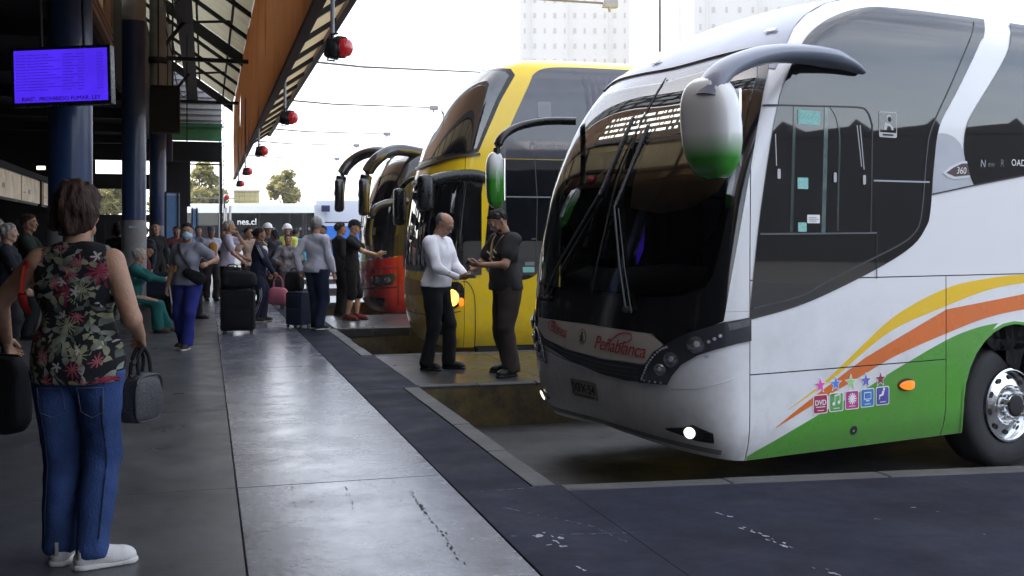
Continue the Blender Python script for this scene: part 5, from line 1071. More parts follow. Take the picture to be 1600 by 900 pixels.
# low yellow boundary wall with mesh fence, gate posts near the platform end
bw=empty('boundary_wall',(-24,84,FLOOR),label='low ochre boundary wall topped by mesh, beyond the platform end',cat='wall')
X0,X1=(366-800)/F*84,(404-800)/F*84
def wb(nm,x0,x1,y0,y1,z0,z1,m,par): bm=bmesh.new(); add_box(bm,x0,x1,y0,y1,z0,z1); return bmk(nm,bm,m,par)
wb('wall',X0,X1,84,84.3,FLOOR,EYE+(HY-299)/F*84,mat('ochre_wall',(.55,.48,.22),rough=.8),bw)
wb('coping',X0-.1,X1+.1,83.9,84.4,EYE+(HY-299)/F*84,EYE+(HY-297)/F*84,mat('coping_grey',(.4,.38,.33)),bw)
segs=[([(X0+i*.42,83.9,EYE+(HY-316)/F*84),(X0+i*.42,83.9,EYE+(HY-299)/F*84)],.02) for i in range(5)]+[([(X0,83.9,z),(X1,83.9,z)],.02) for z in (4.4,4.8,5.1)]; multi_tube('mesh_bars',segs,mat('wire_grey',(.3,.28,.2)),bw,n=4)
for i,(px,d,pt) in enumerate(((353,47.5,326),(359.5,47.5,324))):
    P=((px-800)/F*d,d,0); g=empty('post',P,label=['left','right'][i]+' one of a pair of short pale posts at the platform end',cat='post',group='pair of pale posts'); tube('pole',[(P[0],d,FLOOR),(P[0],d,EYE+(HY-pt)/F*d)],.055,mat('pale_post',(.6,.6,.62)),g,n=10); tube('cap',[(P[0],d,EYE+(HY-pt)/F*d),(P[0],d,EYE+(HY-pt)/F*d+.05)],.07,MATS['pale_post'],g,n=10)
lm=empty('lattice_mast',((346-800)/F*50,50,FLOOR),label='thin pale lattice mast standing past the end of the fascia',cat='mast')
a,b=(343-800)/F*50,(350-800)/F*50; sg=[([(a,50,FLOOR),(a,50,9)],.03),([(b,50,FLOOR),(b,50,9)],.03)]+[([(a if i%2 else b,50,.5+i*.45),(b if i%2 else a,50,.95+i*.45)],.015) for i in range(18)]
multi_tube('lattice',sg,mat('mast_grey',(.28,.28,.3)),lm,n=6); tube('cross_arm',[(a-2.2,50,3.35),(b+.5,50,3.33)],.03,MATS['mast_grey'],lm,n=6)
rl=empty('signal_lamp',((354-800)/F*47,47,EYE+(HY-308)/F*47),label='small red lamp on the pale posts at the platform end',cat='signal lamp'); bm=bmesh.new(); bmesh.ops.create_uvsphere(bm,u_segments=14,v_segments=10,radius=.13,matrix=Matrix.Translation(rl.location)); bmk('lens',bm,RL,rl,smooth=True); P=Vector(rl.location); tube('bracket',[P+Vector((-.1,.05,0)),P+Vector((-.1,.05,-.5))],.03,M_mblk,rl,n=6)
# ------------------------------------------------------------------ people: bodies grown as one smooth implicit surface
def nets(V,o,h):
    """surface nets on a scalar grid (negative inside) -> vertices, quads"""
    ins=V<0; nx,ny,nz=V.shape; acc=np.zeros((nx-1,ny-1,nz-1,3)); cnt=np.zeros((nx-1,ny-1,nz-1))
    sl=lambda d,n:slice(d,d+n-1)
    for ax in range(3):
        for a in (0,1):
            for b in (0,1):
                d0=[0,0,0]; oth=[k for k in range(3) if k!=ax]; d0[oth[0]]=a; d0[oth[1]]=b; d1=list(d0); d1[ax]=1
                A=V[sl(d0[0],nx),sl(d0[1],ny),sl(d0[2],nz)]; B=V[sl(d1[0],nx),sl(d1[1],ny),sl(d1[2],nz)]
                m=(A<0)!=(B<0); t=np.where(m,A/np.where(m,A-B,1),0)
                for k in range(3): acc[...,k]+=m*(d0[k]+(t if k==ax else 0))
                cnt+=m
    act=cnt>0; idx=np.full(cnt.shape,-1); idx[act]=np.arange(act.sum())
    ii=np.argwhere(act); P=(ii+acc[act]/cnt[act][:,None])*h+o
    Q=[]
    for ax in range(3):
        oth=[k for k in range(3) if k!=ax]; s0=[slice(1,-1)]*3; s0[ax]=slice(0,-1); s1=list(s0); s1[ax]=slice(1,None)
        A=ins[tuple(s0)];B=ins[tuple(s1)]; m=A!=B; loc=np.argwhere(m); up=A[m]
        base=loc.copy(); 
        for k in oth: base[:,k]+=1
        def cell(da,db):
            c=base.copy(); c[:,oth[0]]-=da; c[:,oth[1]]-=db; return idx[c[:,0],c[:,1],c[:,2]]
        q=np.stack([cell(1,1),cell(0,1),cell(0,0),cell(1,0)],1)
        flip=up if ax!=1 else ~up
        q[~flip]=q[~flip][:,::-1]; Q.append(q)
    return P,np.concatenate(Q)
class SDF:
    def __init__(s): s.p=[]
    def cap(s,a,b,ra,rb=None,sq=None,k=.02,sub=False):
        s.p.append((np.array(a,float),np.array(b,float),ra,ra if rb is None else rb,sq,k,sub)); return s
    def mesh(s,h,k=None,clips=(),infl=0,noise=0,nf=14,pad=.0,seed=0,aniso=(1,1,.55)):
        lo=np.min([np.minimum(p[0],p[1])-max(p[2],p[3])-infl for p in s.p if not p[6]],0)-h*3-noise; hi=np.max([np.maximum(p[0],p[1])+max(p[2],p[3])+infl for p in s.p if not p[6]],0)+h*3+noise
        n=np.ceil((hi-lo)/h).astype(int)+1; G=np.full(n,1.0); ax=[lo[i]+h*np.arange(n[i]) for i in range(3)]
        for a,b,ra,rb,sq,kk,sub in s.p:
            r=max(ra,rb)+infl+kk+h*2; l=np.clip(np.floor((np.minimum(a,b)-r-lo)/h).astype(int),0,n-1); u=np.clip(np.ceil((np.maximum(a,b)+r-lo)/h).astype(int)+1,1,n)
            if (u<=l).any(): continue
            X=np.stack(np.meshgrid(ax[0][l[0]:u[0]],ax[1][l[1]:u[1]],ax[2][l[2]:u[2]],indexing='ij'),-1)
            M=np.eye(3)
            if sq is not None:
                nn=np.array(sq[0],float); nn/=np.linalg.norm(nn); M=np.eye(3)+(sq[1]-1)*np.outer(nn,nn)
            A=M@a;B=M@b; Xp=X@M.T; ab=B-A; L=ab@ab+1e-9; t=np.clip(((Xp-A)@ab)/L,0,1); d=np.linalg.norm(Xp-A-t[...,None]*ab,axis=-1)-(ra+(rb-ra)*t)-(0 if sub else infl)
            g=G[l[0]:u[0],l[1]:u[1],l[2]:u[2]]
            if sub: e=-d; q=np.clip(kk-abs(g-e),0,None)/kk; g[...]=np.maximum(g,e)+q*q*kk/4
            else: q=np.clip(kk-abs(g-d),0,None)/kk; g[...]=np.minimum(g,d)-q*q*kk/4
        if noise or clips: X=np.stack(np.meshgrid(*ax,indexing='ij'),-1)
        if noise:
            rs=np.random.RandomState(seed); N=0
            for f in (1,1.9,3.4):
                for _ in range(3):
                    v=rs.normal(size=3)*np.array(aniso)*1.0; v=v/np.linalg.norm(v)*nf*f; N=N+np.sin(X@v+rs.uniform(0,6.3)+1.3*np.sin(X@np.roll(v,1)*.6))/f
            G=G+noise*N*.5
        for nn,c in clips:
            nn=np.array(nn,float); nn/=np.linalg.norm(nn); G=np.maximum(G,(X-np.array(c))@nn)
        return nets(G,lo,h)
def V3(*a): return np.array(a,float)
def unit(v): v=np.array(v,float); return v/(np.linalg.norm(v)+1e-9)
def ik(a,c,l1,l2,pole):
    a,c=np.array(a,float),np.array(c,float); d=c-a; D=np.linalg.norm(d); D2=min(D,(l1+l2)*.999); u=d/D; c=a+u*D2
    x=(l1*l1-l2*l2+D2*D2)/(2*D2); y=math.sqrt(max(l1*l1-x*x,0)); p=np.array(pole,float); p=p-(p@u)*u; p=unit(p); return a+u*x+p*y,c
SKIN={'tan':(.40,.22,.14),'light':(.50,.30,.21),'brown':(.28,.145,.085)}
def skin(k): return mat('skin_'+k,SKIN[k],rough=.55,var=.2,vs=16,bump=.25,bs=90)
def cloth(name,col,var=.12,rough=.85): return mat(name,col,rough=rough,var=var,vs=10,bump=.35,bs=160,spec=.25)
def put(name,PQ,m,par,smooth=True):
    P,Q=PQ
    if len(P)==0: return None
    return mk(name,P,Q.tolist(),m,par,smooth=smooth,local=True)
def person(label,pos,yaw,H=1.7,g=1.0,fem=False,lean=0,leanx=0,feet=None,hands=None,head=(0,0),sk='tan',hair=('short',(.02,.015,.012)),
           top=('short',None),bottom=('long',None),shoe=None,res=.013,fingers=None,group=None,knee=None,elbow=None,hipz=None,seat=False,extra=None,shoulder=1.0,jacket=None,toes=(8,-8),face=True,tw=0):
    """local frame: x right, y forward, z up; feet/hands are (x,y,z) targets of ankles / wrists in metres"""
    r=empty('person',pos,R(yaw),label=label,cat='person',group=group); k=H/1.72
    hz=(hipz or .534*H); hipw=.052*H*(1.08 if fem else 1)
    P0=V3(0,0,hz); le,lx=R(lean),R(leanx)
    up=unit([math.sin(lx),math.sin(le),math.cos(le)]); right=unit(np.cross(V3(math.sin(R(tw)),math.cos(R(tw)),0),up)); fw=np.cross(up,right)
    T=lambda x,y,z: P0+right*x*k+fw*y*k+up*z*k       # torso frame, metres for a 1.72 m body, z measured from the hips
    shx=.178*shoulder*(.9 if fem else 1)
    shl,shr=T(-shx,-.01,.475),T(shx,-.01,.475); nb=T(0,-.012,.53)
    feet=feet or ((-.10,0,.085),(.10,0,.085)); hands=hands or ((-.27,.05,.80),(.27,.05,.80))
    knee=knee or ((-.15,1,0),(.15,1,0)); elbow=elbow or ((-.5,-1,-.2),(.5,-1,-.2))
    Hl,Hr=V3(-hipw,0,hz-.015*k),V3(hipw,0,hz-.015*k)
    LK=[];LA=[]
    for i,hp in enumerate((Hl,Hr)):
        kn,an=ik(hp,feet[i],.245*H,.240*H,knee[i]); LK.append(kn); LA.append(an)
    EL=[];WR=[]
    for i,sp in enumerate((shl,shr)):
        e,w=ik(sp,hands[i],.168*H,.150*H,elbow[i]); EL.append(e); WR.append(w)
    S=SDF(); gg=g
    def torso(S,b=0):
        S.cap(T(-.055,0,.02),T(.055,0,.02),(.108 if fem else .10)*k*(.55+.45*gg)+b,sq=(fw,1.12),k=.05)
        S.cap(T(-.03,.01*gg,.10),T(.03,.01*gg,.10),.098*k*gg+b,sq=(fw,1.12/(.7+.3*gg)),k=.06)
        S.cap(T(0,.012*(gg-1)*6,.16),T(0,0,.28),.112*k*gg*(.93 if fem else 1)+b,.118*k*(.5+.5*gg)+b,sq=(fw,1.25),k=.06)
        S.cap(T(-.06,0,.36),T(.06,0,.36),.098*k*(.6+.4*gg)+b,sq=(fw,1.15),k=.06)
        if fem:
            for s_ in (-1,1): S.cap(T(s_*.07,.07,.33),T(s_*.07,.06,.36),.058*k*gg+b,k=.03)
        S.cap(T(-shx*.86,-.012,.455),T(shx*.86,-.012,.455),.062*k+b,sq=(fw,1.1),k=.05)
        S.cap(T(-.06,-.012,.50),T(.06,-.012,.50),.048*k+b,k=.04)
    torso(S)
    S.cap(nb-up*.03*k,nb+up*.075*k+fw*.012,.056*k,.052*k,k=.03)
    for i,(sp,e,w) in enumerate(((shl,EL[0],WR[0]),(shr,EL[1],WR[1]))):
        S.cap(sp,e,.050*k*(.5+.5*gg),.038*k*(.7+.3*gg),k=.03); S.cap(e,w,.040*k,.026*k,k=.02)
    for hp,kn,an in ((Hl,LK[0],LA[0]),(Hr,LK[1],LA[1])):
        S.cap(hp,kn,.088*k*(.72+.28*gg),.056*k,k=.03); S.cap(kn+V3(0,-.008,-.02),kn*.45+an*.55,.052*k,.046*k,k=.03); S.cap(kn*.5+an*.5,an,.048*k,.032*k,k=.02)
    bodyP,bodyQ=S.mesh(res)
    # hands with separate, unequal, curled fingers
    parts=[(bodyP,bodyQ)]
    fingers=fingers or (.45,.45); fr=min(.006,res*.5)
    hinfo=[]
    for i in (0,1):
        sgn=-1 if i==0 else 1; w=WR[i]; D=unit(w-EL[i]); fg=fingers[i]; curl=fg if not isinstance(fg,tuple) else fg[0]
        Nn=V3(-sgn,0,0) if not isinstance(fg,tuple) else np.array(fg[1],float)   # palm normal
        if isinstance(fg,tuple) and len(fg)>2: D=unit(np.array(fg[2],float))
        Nn=unit(Nn-(Nn@D)*D); Sd=np.cross(D,Nn)*(1); 
        thumbdir=Sd if (np.cross(D,Nn)@V3(0,.6,.8))>0 else -Sd
        hS=SDF(); q=k*.95*(.92 if fem else 1)
        hS.cap(w-D*.03*q,w+D*.02*q,.024*q,.027*q,sq=(Nn,1.25),k=.015)
        base=[]
        for j,off in enumerate((.030,.010,-.010,-.029)):
            b=w+D*(.088-.004*abs(j-1.2))*q+thumbdir*off*q; base.append(b); hS.cap(w+D*.02*q+thumbdir*off*.6*q,b,.0155*q,.0120*q,sq=(Nn,1.15),k=.012)
        for j,(b,ln) in enumerate(zip(base,(.070,.080,.074,.058))):
            d=D; p=b; th=curl*(1+.12*j)
            for s_,fr_ in enumerate((.42,.32,.26)):
                a_=th*(.75+.35*s_); d=unit(d*math.cos(a_)+Nn*math.sin(a_)); n2=np.cross(np.cross(d,Nn),d); Nn2=unit(n2) ; p2=p+d*ln*fr_*q; hS.cap(p,p2,(.0098-.0010*s_)*q,(.0090-.0010*s_)*q,k=.004); p=p2
        tb=w+D*.025*q+thumbdir*.022*q; d1=unit(D*.75+thumbdir*.6+Nn*.35); t1=tb+d1*.040*q; t2=t1+unit(D*.9+thumbdir*.1+Nn*.5)*.030*q; t3=t2+unit(D+Nn*.6-thumbdir*.1)*.024*q
        hS.cap(tb,t1,.0150*q,.0120*q,k=.012).cap(t1,t2,.0115*q,.0105*q,k=.004).cap(t2,t3,.0102*q,.0085*q,k=.004)
        parts.append(hS.mesh(fr)); hinfo.append((w+D*.075*q+Nn*.022*q,D,Nn,thumbdir))
    # head
    tu,ti=R(head[0]),R(head[1]); hf=V3(math.sin(R(tw)+tu)*math.cos(ti),math.cos(R(tw)+tu)*math.cos(ti),math.sin(ti)); hf=unit(hf+V3(0,0,0)); hr=unit(np.cross(hf,V3(0,0,1))); hu=np.cross(hr,hf)
    C=nb+up*.085*k+fw*.015*k+hu*.085*k+hf*.012*k
    Hd=lambda x,y,z: C+(hr*x+hf*y+hu*z)*k*1.05
    hS=SDF(); c=hS.cap
    c(Hd(0,-.022,.028),Hd(0,-.012,.030),.092*k,sq=(hr,1.20),k=.02); c(Hd(0,.012,.035),Hd(0,.02,.02),.080*k,.072*k,sq=(hr,1.12),k=.02)
    c(Hd(0,.030,-.01),Hd(0,.042,-.062),.058*k,.038*k,sq=(hr,1.02),k=.03); c(Hd(-.018,.055,-.085),Hd(.018,.055,-.085),.020*k,k=.025); c(Hd(-.045,.0,-.05),Hd(-.03,.045,-.075),.022*k,k=.03); c(Hd(.045,.0,-.05),Hd(.03,.045,-.075),.022*k,k=.03)
    c(Hd(0,.083,.022),Hd(0,.106,-.016),.0075*k,.0125*k,k=.012); c(Hd(-.011,.098,-.020),Hd(.011,.098,-.020),.0085*k,k=.008)
    c(Hd(-.036,.078,.036),Hd(.036,.078,.036),.0115*k,k=.016); 
    for s_ in (-1,1):
        c(Hd(s_*.032,.096,.018),Hd(s_*.034,.096,.016),.0135*k,k=.010,sub=True); c(Hd(s_*.032,.079,.017),Hd(s_*.032,.079,.017),.0125*k,k=.003); c(Hd(s_*.040,.062,-.022),Hd(s_*.036,.066,-.028),.020*k,k=.02)
        c(Hd(s_*.074,-.008,.018),Hd(s_*.071,-.004,-.022),.021*k,.013*k,sq=(hr,2.6),k=.006)
    c(Hd(-.019,.087,-.047),Hd(.019,.087,-.047),.0075*k,k=.004); c(Hd(-.016,.086,-.058),Hd(.016,.086,-.058),.0078*k,k=.004)
    S2=[(nb-up*.02*k),(nb+up*.05*k+fw*.01*k),Hd(0,-.015,-.045)]; c(S2[0],S2[1],.054*k,.051*k,k=.02); c(S2[1],S2[2],.051*k,.050*k,k=.03)
    hr_=min(.0085,max(.0065,res*.6)); parts.append(hS.mesh(hr_))
    V=[];Q=[];o=0
    for p,q in parts: V.append(p); Q.append(q+o); o+=len(p)
    body=put('body',(np.concatenate(V),np.concatenate(Q)),skin(sk),r)
    if face:
        for s_ in (-1,1):
            e=SDF().cap(Hd(s_*.032,.0795,.017),Hd(s_*.032,.0795,.017),.0130*k).mesh(.003); put('eye',e,mat('eye_white',(.55,.52,.5),rough=.2,var=0),body)
            e=SDF().cap(Hd(s_*.032,.0875,.016),Hd(s_*.032,.0875,.016),.0068*k).mesh(.002); put('iris',e,mat('iris_dark',(.02,.012,.01),rough=.2,var=0),body)
            e=SDF().cap(Hd(s_*.016,.095,.036),Hd(s_*.046,.086,.038),.0045*k,.003*k).mesh(.0025); put('eyebrow',e,mat('brow_hair',hair[1] if len(hair)>1 else (.02,.02,.02),var=0,rough=.9),body)
        put('lips',SDF().cap(Hd(-.017,.0895,-.050),Hd(.017,.0895,-.050),.0060*k,sq=(hu,1.3)).mesh(.0025),mat('lip_skin',(.28,.10,.08),rough=.5,var=0),body)
    # hair
    st,hc=hair[0],hair[1]; hm=mat('hair_%02d%02d%02d'%tuple(int(x*99) for x in hc),hc,rough=.68,spec=.3,var=.45,vs=60,bump=.8,bs=120,aniso=(1,1,.25))
    if st!='none':
        hS=SDF(); c=hS.cap
        c(Hd(0,-.024,.032),Hd(0,-.012,.036),(.096 if st=='short' else .099)*k,sq=(hr,1.17),k=.02); c(Hd(0,.012,.045),Hd(0,.02,.035),.082*k,sq=(hr,1.08),k=.02)
        clips=[]
        f_=lambda n_,p_: clips.append((-(hr*n_[0]+hf*n_[1]+hu*n_[2]),Hd(*p_)))     # keep the side n points to
        if st=='short': f_((0,-.62,.78),(0,.035,.055)); f_((0,-.62,.78),(0,-.04,-.008))
        if st=='bob':
            c(Hd(-.055,-.03,-.01),Hd(-.058,-.03,-.07),.056*k,.052*k,k=.03); c(Hd(.055,-.03,-.01),Hd(.058,-.03,-.07),.056*k,.052*k,k=.03); c(Hd(0,-.06,0),Hd(0,-.055,-.085),.064*k,.056*k,k=.03); c(Hd(0,-.03,.06),Hd(0,-.02,.06),.085*k,sq=(hr,1.0),k=.03)
            f_((0,-.8,.6),(0,.035,.05)); f_((0,.25,.97),(0,-.05,-.118))
        if st=='wavy':
            rs=np.random.RandomState(int(pos[0]*50)%97)
            for _ in range(22):
                v=unit(rs.normal(size=3)); v[2]=abs(v[2])*.8-.15; p=Hd(v[0]*.072,-.02+v[1]*.085,.035+v[2]*.085); c(p,p,.026*k,k=.012)
            f_((0,-.72,.7),(0,.035,.045)); f_((0,-.3,.95),(0,-.04,-.07))
        if st=='ring':
            f_((0,-.9,.15),(0,.0,.0)); clips.append((hu*.85+hf*.4,Hd(0,-.055,.075))); f_((0,-.4,.9),(0,-.04,-.04))
        if st=='bun':
            f_((0,-.72,.7),(0,.04,.05)); f_((0,-.4,.9),(0,-.05,-.05)); c(Hd(0,-.115,.03),Hd(0,-.12,.035),.036*k,k=.02)
        if st=='long':
            c(Hd(-.04,-.05,-.02),Hd(-.035,-.06,-.16),.055*k,.04*k,k=.03); c(Hd(.04,-.05,-.02),Hd(.035,-.06,-.16),.055*k,.04*k,k=.03); f_((0,-.8,.6),(0,.03,.05))
        put('hair',hS.mesh(hr_,clips=clips,noise=.0065 if st!='wavy' else .006,nf=95,aniso=(1,1,.3)),hm,r)
    # clothes
    tk,tm=top[0],top[1]; infl=.013
    if tm:
        hem=top[2] if len(top)>2 else -.02
        tS=SDF(); torso(tS,.006)
        wid=.006
        for i,(sp,e,w) in enumerate(((shl,EL[0],WR[0]),(shr,EL[1],WR[1]))):
            if tk=='long': tS.cap(sp,e,.056*k*(.5+.5*gg),.046*k,k=.03); tS.cap(e,w-unit(w-e)*.02,.047*k,.034*k,k=.02)
            elif tk=='short': q_=sp*.38+e*.62; tS.cap(sp,q_,.060*k*(.5+.5*gg),.060*k,k=.03)
            elif tk=='half': q_=sp*.0+e*1.; tS.cap(sp,q_,.060*k,.052*k,k=.03)
            elif tk=='cap': pass
        if tk!='cap': tS.cap(T(-.05,0,hem+.05),T(.05,0,hem-.01),.124*k*(.55+.45*gg),sq=(fw,1.08),k=.04)
        if hem<-.02:
            for s_ in (-1,1): tS.cap(T(s_*.05,0,.0),T(s_*.055,0,hem-.02),.116*k*(.5+.5*gg),.122*k*(.5+.5*gg),sq=(fw,1.1),k=.05)
        cl=[(-up,T(0,0,hem)),(up*.95+fw*.28,T(0,.0,.572 if tk!='cap' else .555))]
        if tk=='cap': cl+=[(right+up*.18,T(shx*.99,0,.46)),(-right+up*.18,T(-shx*.99,0,.46))]
        tp=put('shirt',tS.mesh(min(res,.012),clips=cl,infl=infl,noise=.010,nf=15,seed=int(abs(pos[0]*77+pos[1]*13))%1000),tm,r)
        if tk in('long','short') and len(top)>3 and top[3]:
            cS=SDF(); cS.cap(nb-up*.005*k,nb+up*.03*k+fw*.006,.064*k,.062*k,k=.02); cS.cap(nb+up*.0*k,nb+up*.06*k+fw*.006,.052*k,.052*k,k=.004,sub=True); put('collar',cS.mesh(.006,clips=[(up,nb+up*.04*k),(-up,nb-up*.035*k)]),tm,tp)
    bk,bmt=bottom[0],bottom[1]
    if bmt:
        bS=SDF(); bS.cap(V3(-.05*k,0,hz+.015),V3(.05*k,0,hz+.015),(.112 if fem else .104)*k*(.55+.45*gg),sq=(V3(0,1,0),1.1),k=.05)
        bS.cap(T(-.03,.0,.07),T(.03,0,.07),.102*k*gg,sq=(fw,1.14/(.7+.3*gg)),k=.05)
        fl=bottom[2] if len(bottom)>2 else 0
        for hp,kn,an in ((Hl,LK[0],LA[0]),(Hr,LK[1],LA[1])):
            bS.cap(hp,kn,.094*k*(.72+.28*gg),(.064+fl*.3)*k,k=.025)
            if bk=='long': bS.cap(kn,an+unit(kn-an)*.0,(.064+fl*.3)*k,(.050+fl)*k,k=.02)
            else: bS.cap(kn,kn+unit(an-kn)*.06,.075*k,.076*k,k=.02)
        cl=[(up,T(0,0,min(.095,(top[2] if len(top)>2 else -.02)+.055)))]
        PQ=bS.mesh(min(res,.012),clips=cl,infl=.015,noise=.010,nf=14,seed=int(abs(pos[0]*31+pos[1]*7))%1000)
        if bk=='long':   # clean cuffs: flatten everything past the ankle plane
            P,Q=PQ; zc=.045
            for an in LA:
                m=(np.hypot(P[:,0]-an[0],P[:,1]-an[1])<.14)&(P[:,2]<an[2]-.035); P[m,2]=an[2]-.035
        put('trousers' if bk=='long' else 'shorts',PQ,bmt,r)
    # shoes
    if shoe:
        for i,(an,kn) in enumerate(zip(LA,LK)):
            a_=R(toes[i]); d=V3(math.sin(-a_),math.cos(a_),0); fl_=an[2]-.085; z0=fl_
            sS=SDF(); sS.cap(V3(an[0],an[1],z0+.045)-d*.035*k,V3(an[0],an[1],z0+.040)+d*.13*k,.044*k,.040*k,k=.03,sq=(V3(0,0,1),1.0)); sS.cap(V3(an[0],an[1],z0+.09)-d*.005,V3(an[0],an[1],z0+.05)+d*.06*k,.043*k,.040*k,k=.03); sS.cap(V3(an[0],an[1],z0+.03)+d*.10*k,V3(an[0],an[1],z0+.03)+d*.16*k,.044*k,.038*k,k=.03)
            so_=put('shoe',sS.mesh(.009,clips=[((0,0,-1),(0,0,z0+.018)),((0,-.1,1),(an[0],an[1],z0+.115))]),shoe[0],r)
            sS=SDF(); sS.cap(V3(an[0],an[1],z0+.01)-d*.035*k,V3(an[0],an[1],z0+.01)+d*.16*k,.049*k,.046*k,k=.02); put('sole',sS.mesh(.008,clips=[((0,0,-1),(0,0,z0+.002)),((0,0,1),(0,0,z0+.026))]),shoe[1] if len(shoe)>1 else M_mblk,so_)
    info=dict(root=r,T=T,Hd=Hd,WR=WR,EL=EL,LK=LK,LA=LA,hand=hinfo,k=k,up=up,fw=fw,right=right,sh=(shl,shr),M=Matrix.Translation(Vector(pos))@Matrix.Rotation(R(yaw),4,'Z'))
    if extra: extra(info)
    return info
def lw(info,p): return info['M']@Vector(tuple(p))
def strap(name,info,pts,m,w=.012,t=.004,par=None): 
    P=[Vector(tuple(p)) for p in spline(pts,5)]; return tube(name,P,[(w,t)]*len(P),m,par or info['root'],n=8,local=True)
# ------------------------------------------------------------------ the people in the photograph
def at(px,py): p=ground(px,py); return (p.x,p.y,0.)
WSh=(cloth('white_sneaker',(.62,.60,.60),.1,.6),cloth('white_sole',(.6,.58,.56),.1,.6)); BSh=(cloth('black_leather_shoe',(.015,.014,.014),.2,.35),M_mblk); BSW=(cloth('black_sneaker',(.02,.02,.025),.2,.6),WSh[1]); RSh=(cloth('dark_red_sneaker',(.14,.02,.02)),M_mblk)
def floral():
    m=cloth('flowered_black_blouse',(.012,.011,.014)); n=m.node_tree; b=n.nodes['Principled BSDF']; N=n.nodes.new; L=n.links.new
    for l in list(b.inputs['Base Color'].links): n.links.remove(l)
    t=N('ShaderNodeTexCoord'); mp=N('ShaderNodeMapping'); L(t.outputs['Object'],mp.inputs[0]); mp.inputs['Scale'].default_value=(1,.35,1)
    col=None
    def math_(op,a,b_=None,c=None):
        q=N('ShaderNodeMath'); q.operation=op
        for i,x in enumerate((a,b_,c)):
            if x is None: continue
            if isinstance(x,(int,float)): q.inputs[i].default_value=x
            else: L(x,q.inputs[i])
        return q.outputs[0]
    base=N('ShaderNodeRGB'); base.outputs[0].default_value=(.010,.010,.013,1); cur=base.outputs[0]
    # layer(scale, petals, radius, roundness, colours, offset, share)
    for sc_,pet,rad,shp,c1,c2,off,share in ((10,2,.40,5.,(.04,.05,.04),(.12,.14,.11),(1.1,0,7.7),.55),(12,2,.42,6.,(.10,.12,.09),(.24,.26,.22),(4.2,0,1.3),.6),(6.5,11,.30,1.6,(.10,.006,.02),(.30,.03,.07),(0,0,0),.38),(9,9,.24,2.2,(.16,.01,.03),(.40,.12,.14),(3,0,2),.28),(8.0,13,.26,3.2,(.14,.15,.09),(.30,.28,.18),(7,0,3),.30),(15,5,.24,1.4,(.30,.28,.27),(.48,.46,.44),(9,0,5),.14),(17,2,.5,4.,(.17,.18,.11),(.26,.25,.16),(2,0,9),.40)):
        m2=N('ShaderNodeMapping'); m2.inputs['Location'].default_value=off; L(mp.outputs[0],m2.inputs[0])
        nz=N('ShaderNodeTexNoise'); nz.inputs['Scale'].default_value=14; L(m2.outputs[0],nz.inputs[0]); vm=N('ShaderNodeVectorMath'); vm.operation='MULTIPLY_ADD'; vm.inputs[1].default_value=(.03,.03,.03); L(nz.outputs['Color'],vm.inputs[0]); L(m2.outputs[0],vm.inputs[2])
        v=N('ShaderNodeTexVoronoi'); v.inputs['Scale'].default_value=sc_; L(vm.outputs[0],v.inputs['Vector'])
        sv=N('ShaderNodeVectorMath'); sv.operation='SCALE'; sv.inputs['Scale'].default_value=1; L(v.outputs['Position'],sv.inputs[0])
        d=N('ShaderNodeVectorMath'); d.operation='SUBTRACT'; L(vm.outputs[0],d.inputs[0]); L(sv.outputs[0],d.inputs[1]); s=N('ShaderNodeSeparateXYZ'); L(d.outputs[0],s.inputs[0]); sr=N('ShaderNodeSeparateColor'); L(v.outputs['Color'],sr.inputs[0])
        ang=math_('ARCTAN2',s.outputs['X'],s.outputs['Z']); a2=math_('ADD',ang,math_('MULTIPLY',sr.outputs[0],6.28)); cs=math_('ABSOLUTE',math_('COSINE',math_('MULTIPLY',a2,pet/2)))
        r_=math_('SQRT',math_('ADD',math_('POWER',s.outputs['X'],2.),math_('POWER',s.outputs['Z'],2.)))
        lim=math_('MULTIPLY',math_('POWER',cs,shp),rad/sc_*1.6); msk=math_('LESS_THAN',r_,lim); msk=math_('MULTIPLY',msk,math_('LESS_THAN',sr.outputs[1],share))
        tt=math_('DIVIDE',r_,rad/sc_*1.6); cr=N('ShaderNodeMix'); cr.data_type='RGBA'; cr.inputs[6].default_value=(*c2,1); cr.inputs[7].default_value=(*c1,1); L(tt,cr.inputs[0])
        mi=N('ShaderNodeMix'); mi.data_type='RGBA'; L(msk,mi.inputs[0]); L(cur,mi.inputs[6]); L(cr.outputs[2],mi.inputs[7]); cur=mi.outputs[2]
    L(cur,b.inputs['Base Color']); return m
def denim(name,col):
    m=mat(name,col,rough=.85,var=.45,vs=5,bump=.5,bs=110,spec=.2,aniso=(1,1,.6)); return m
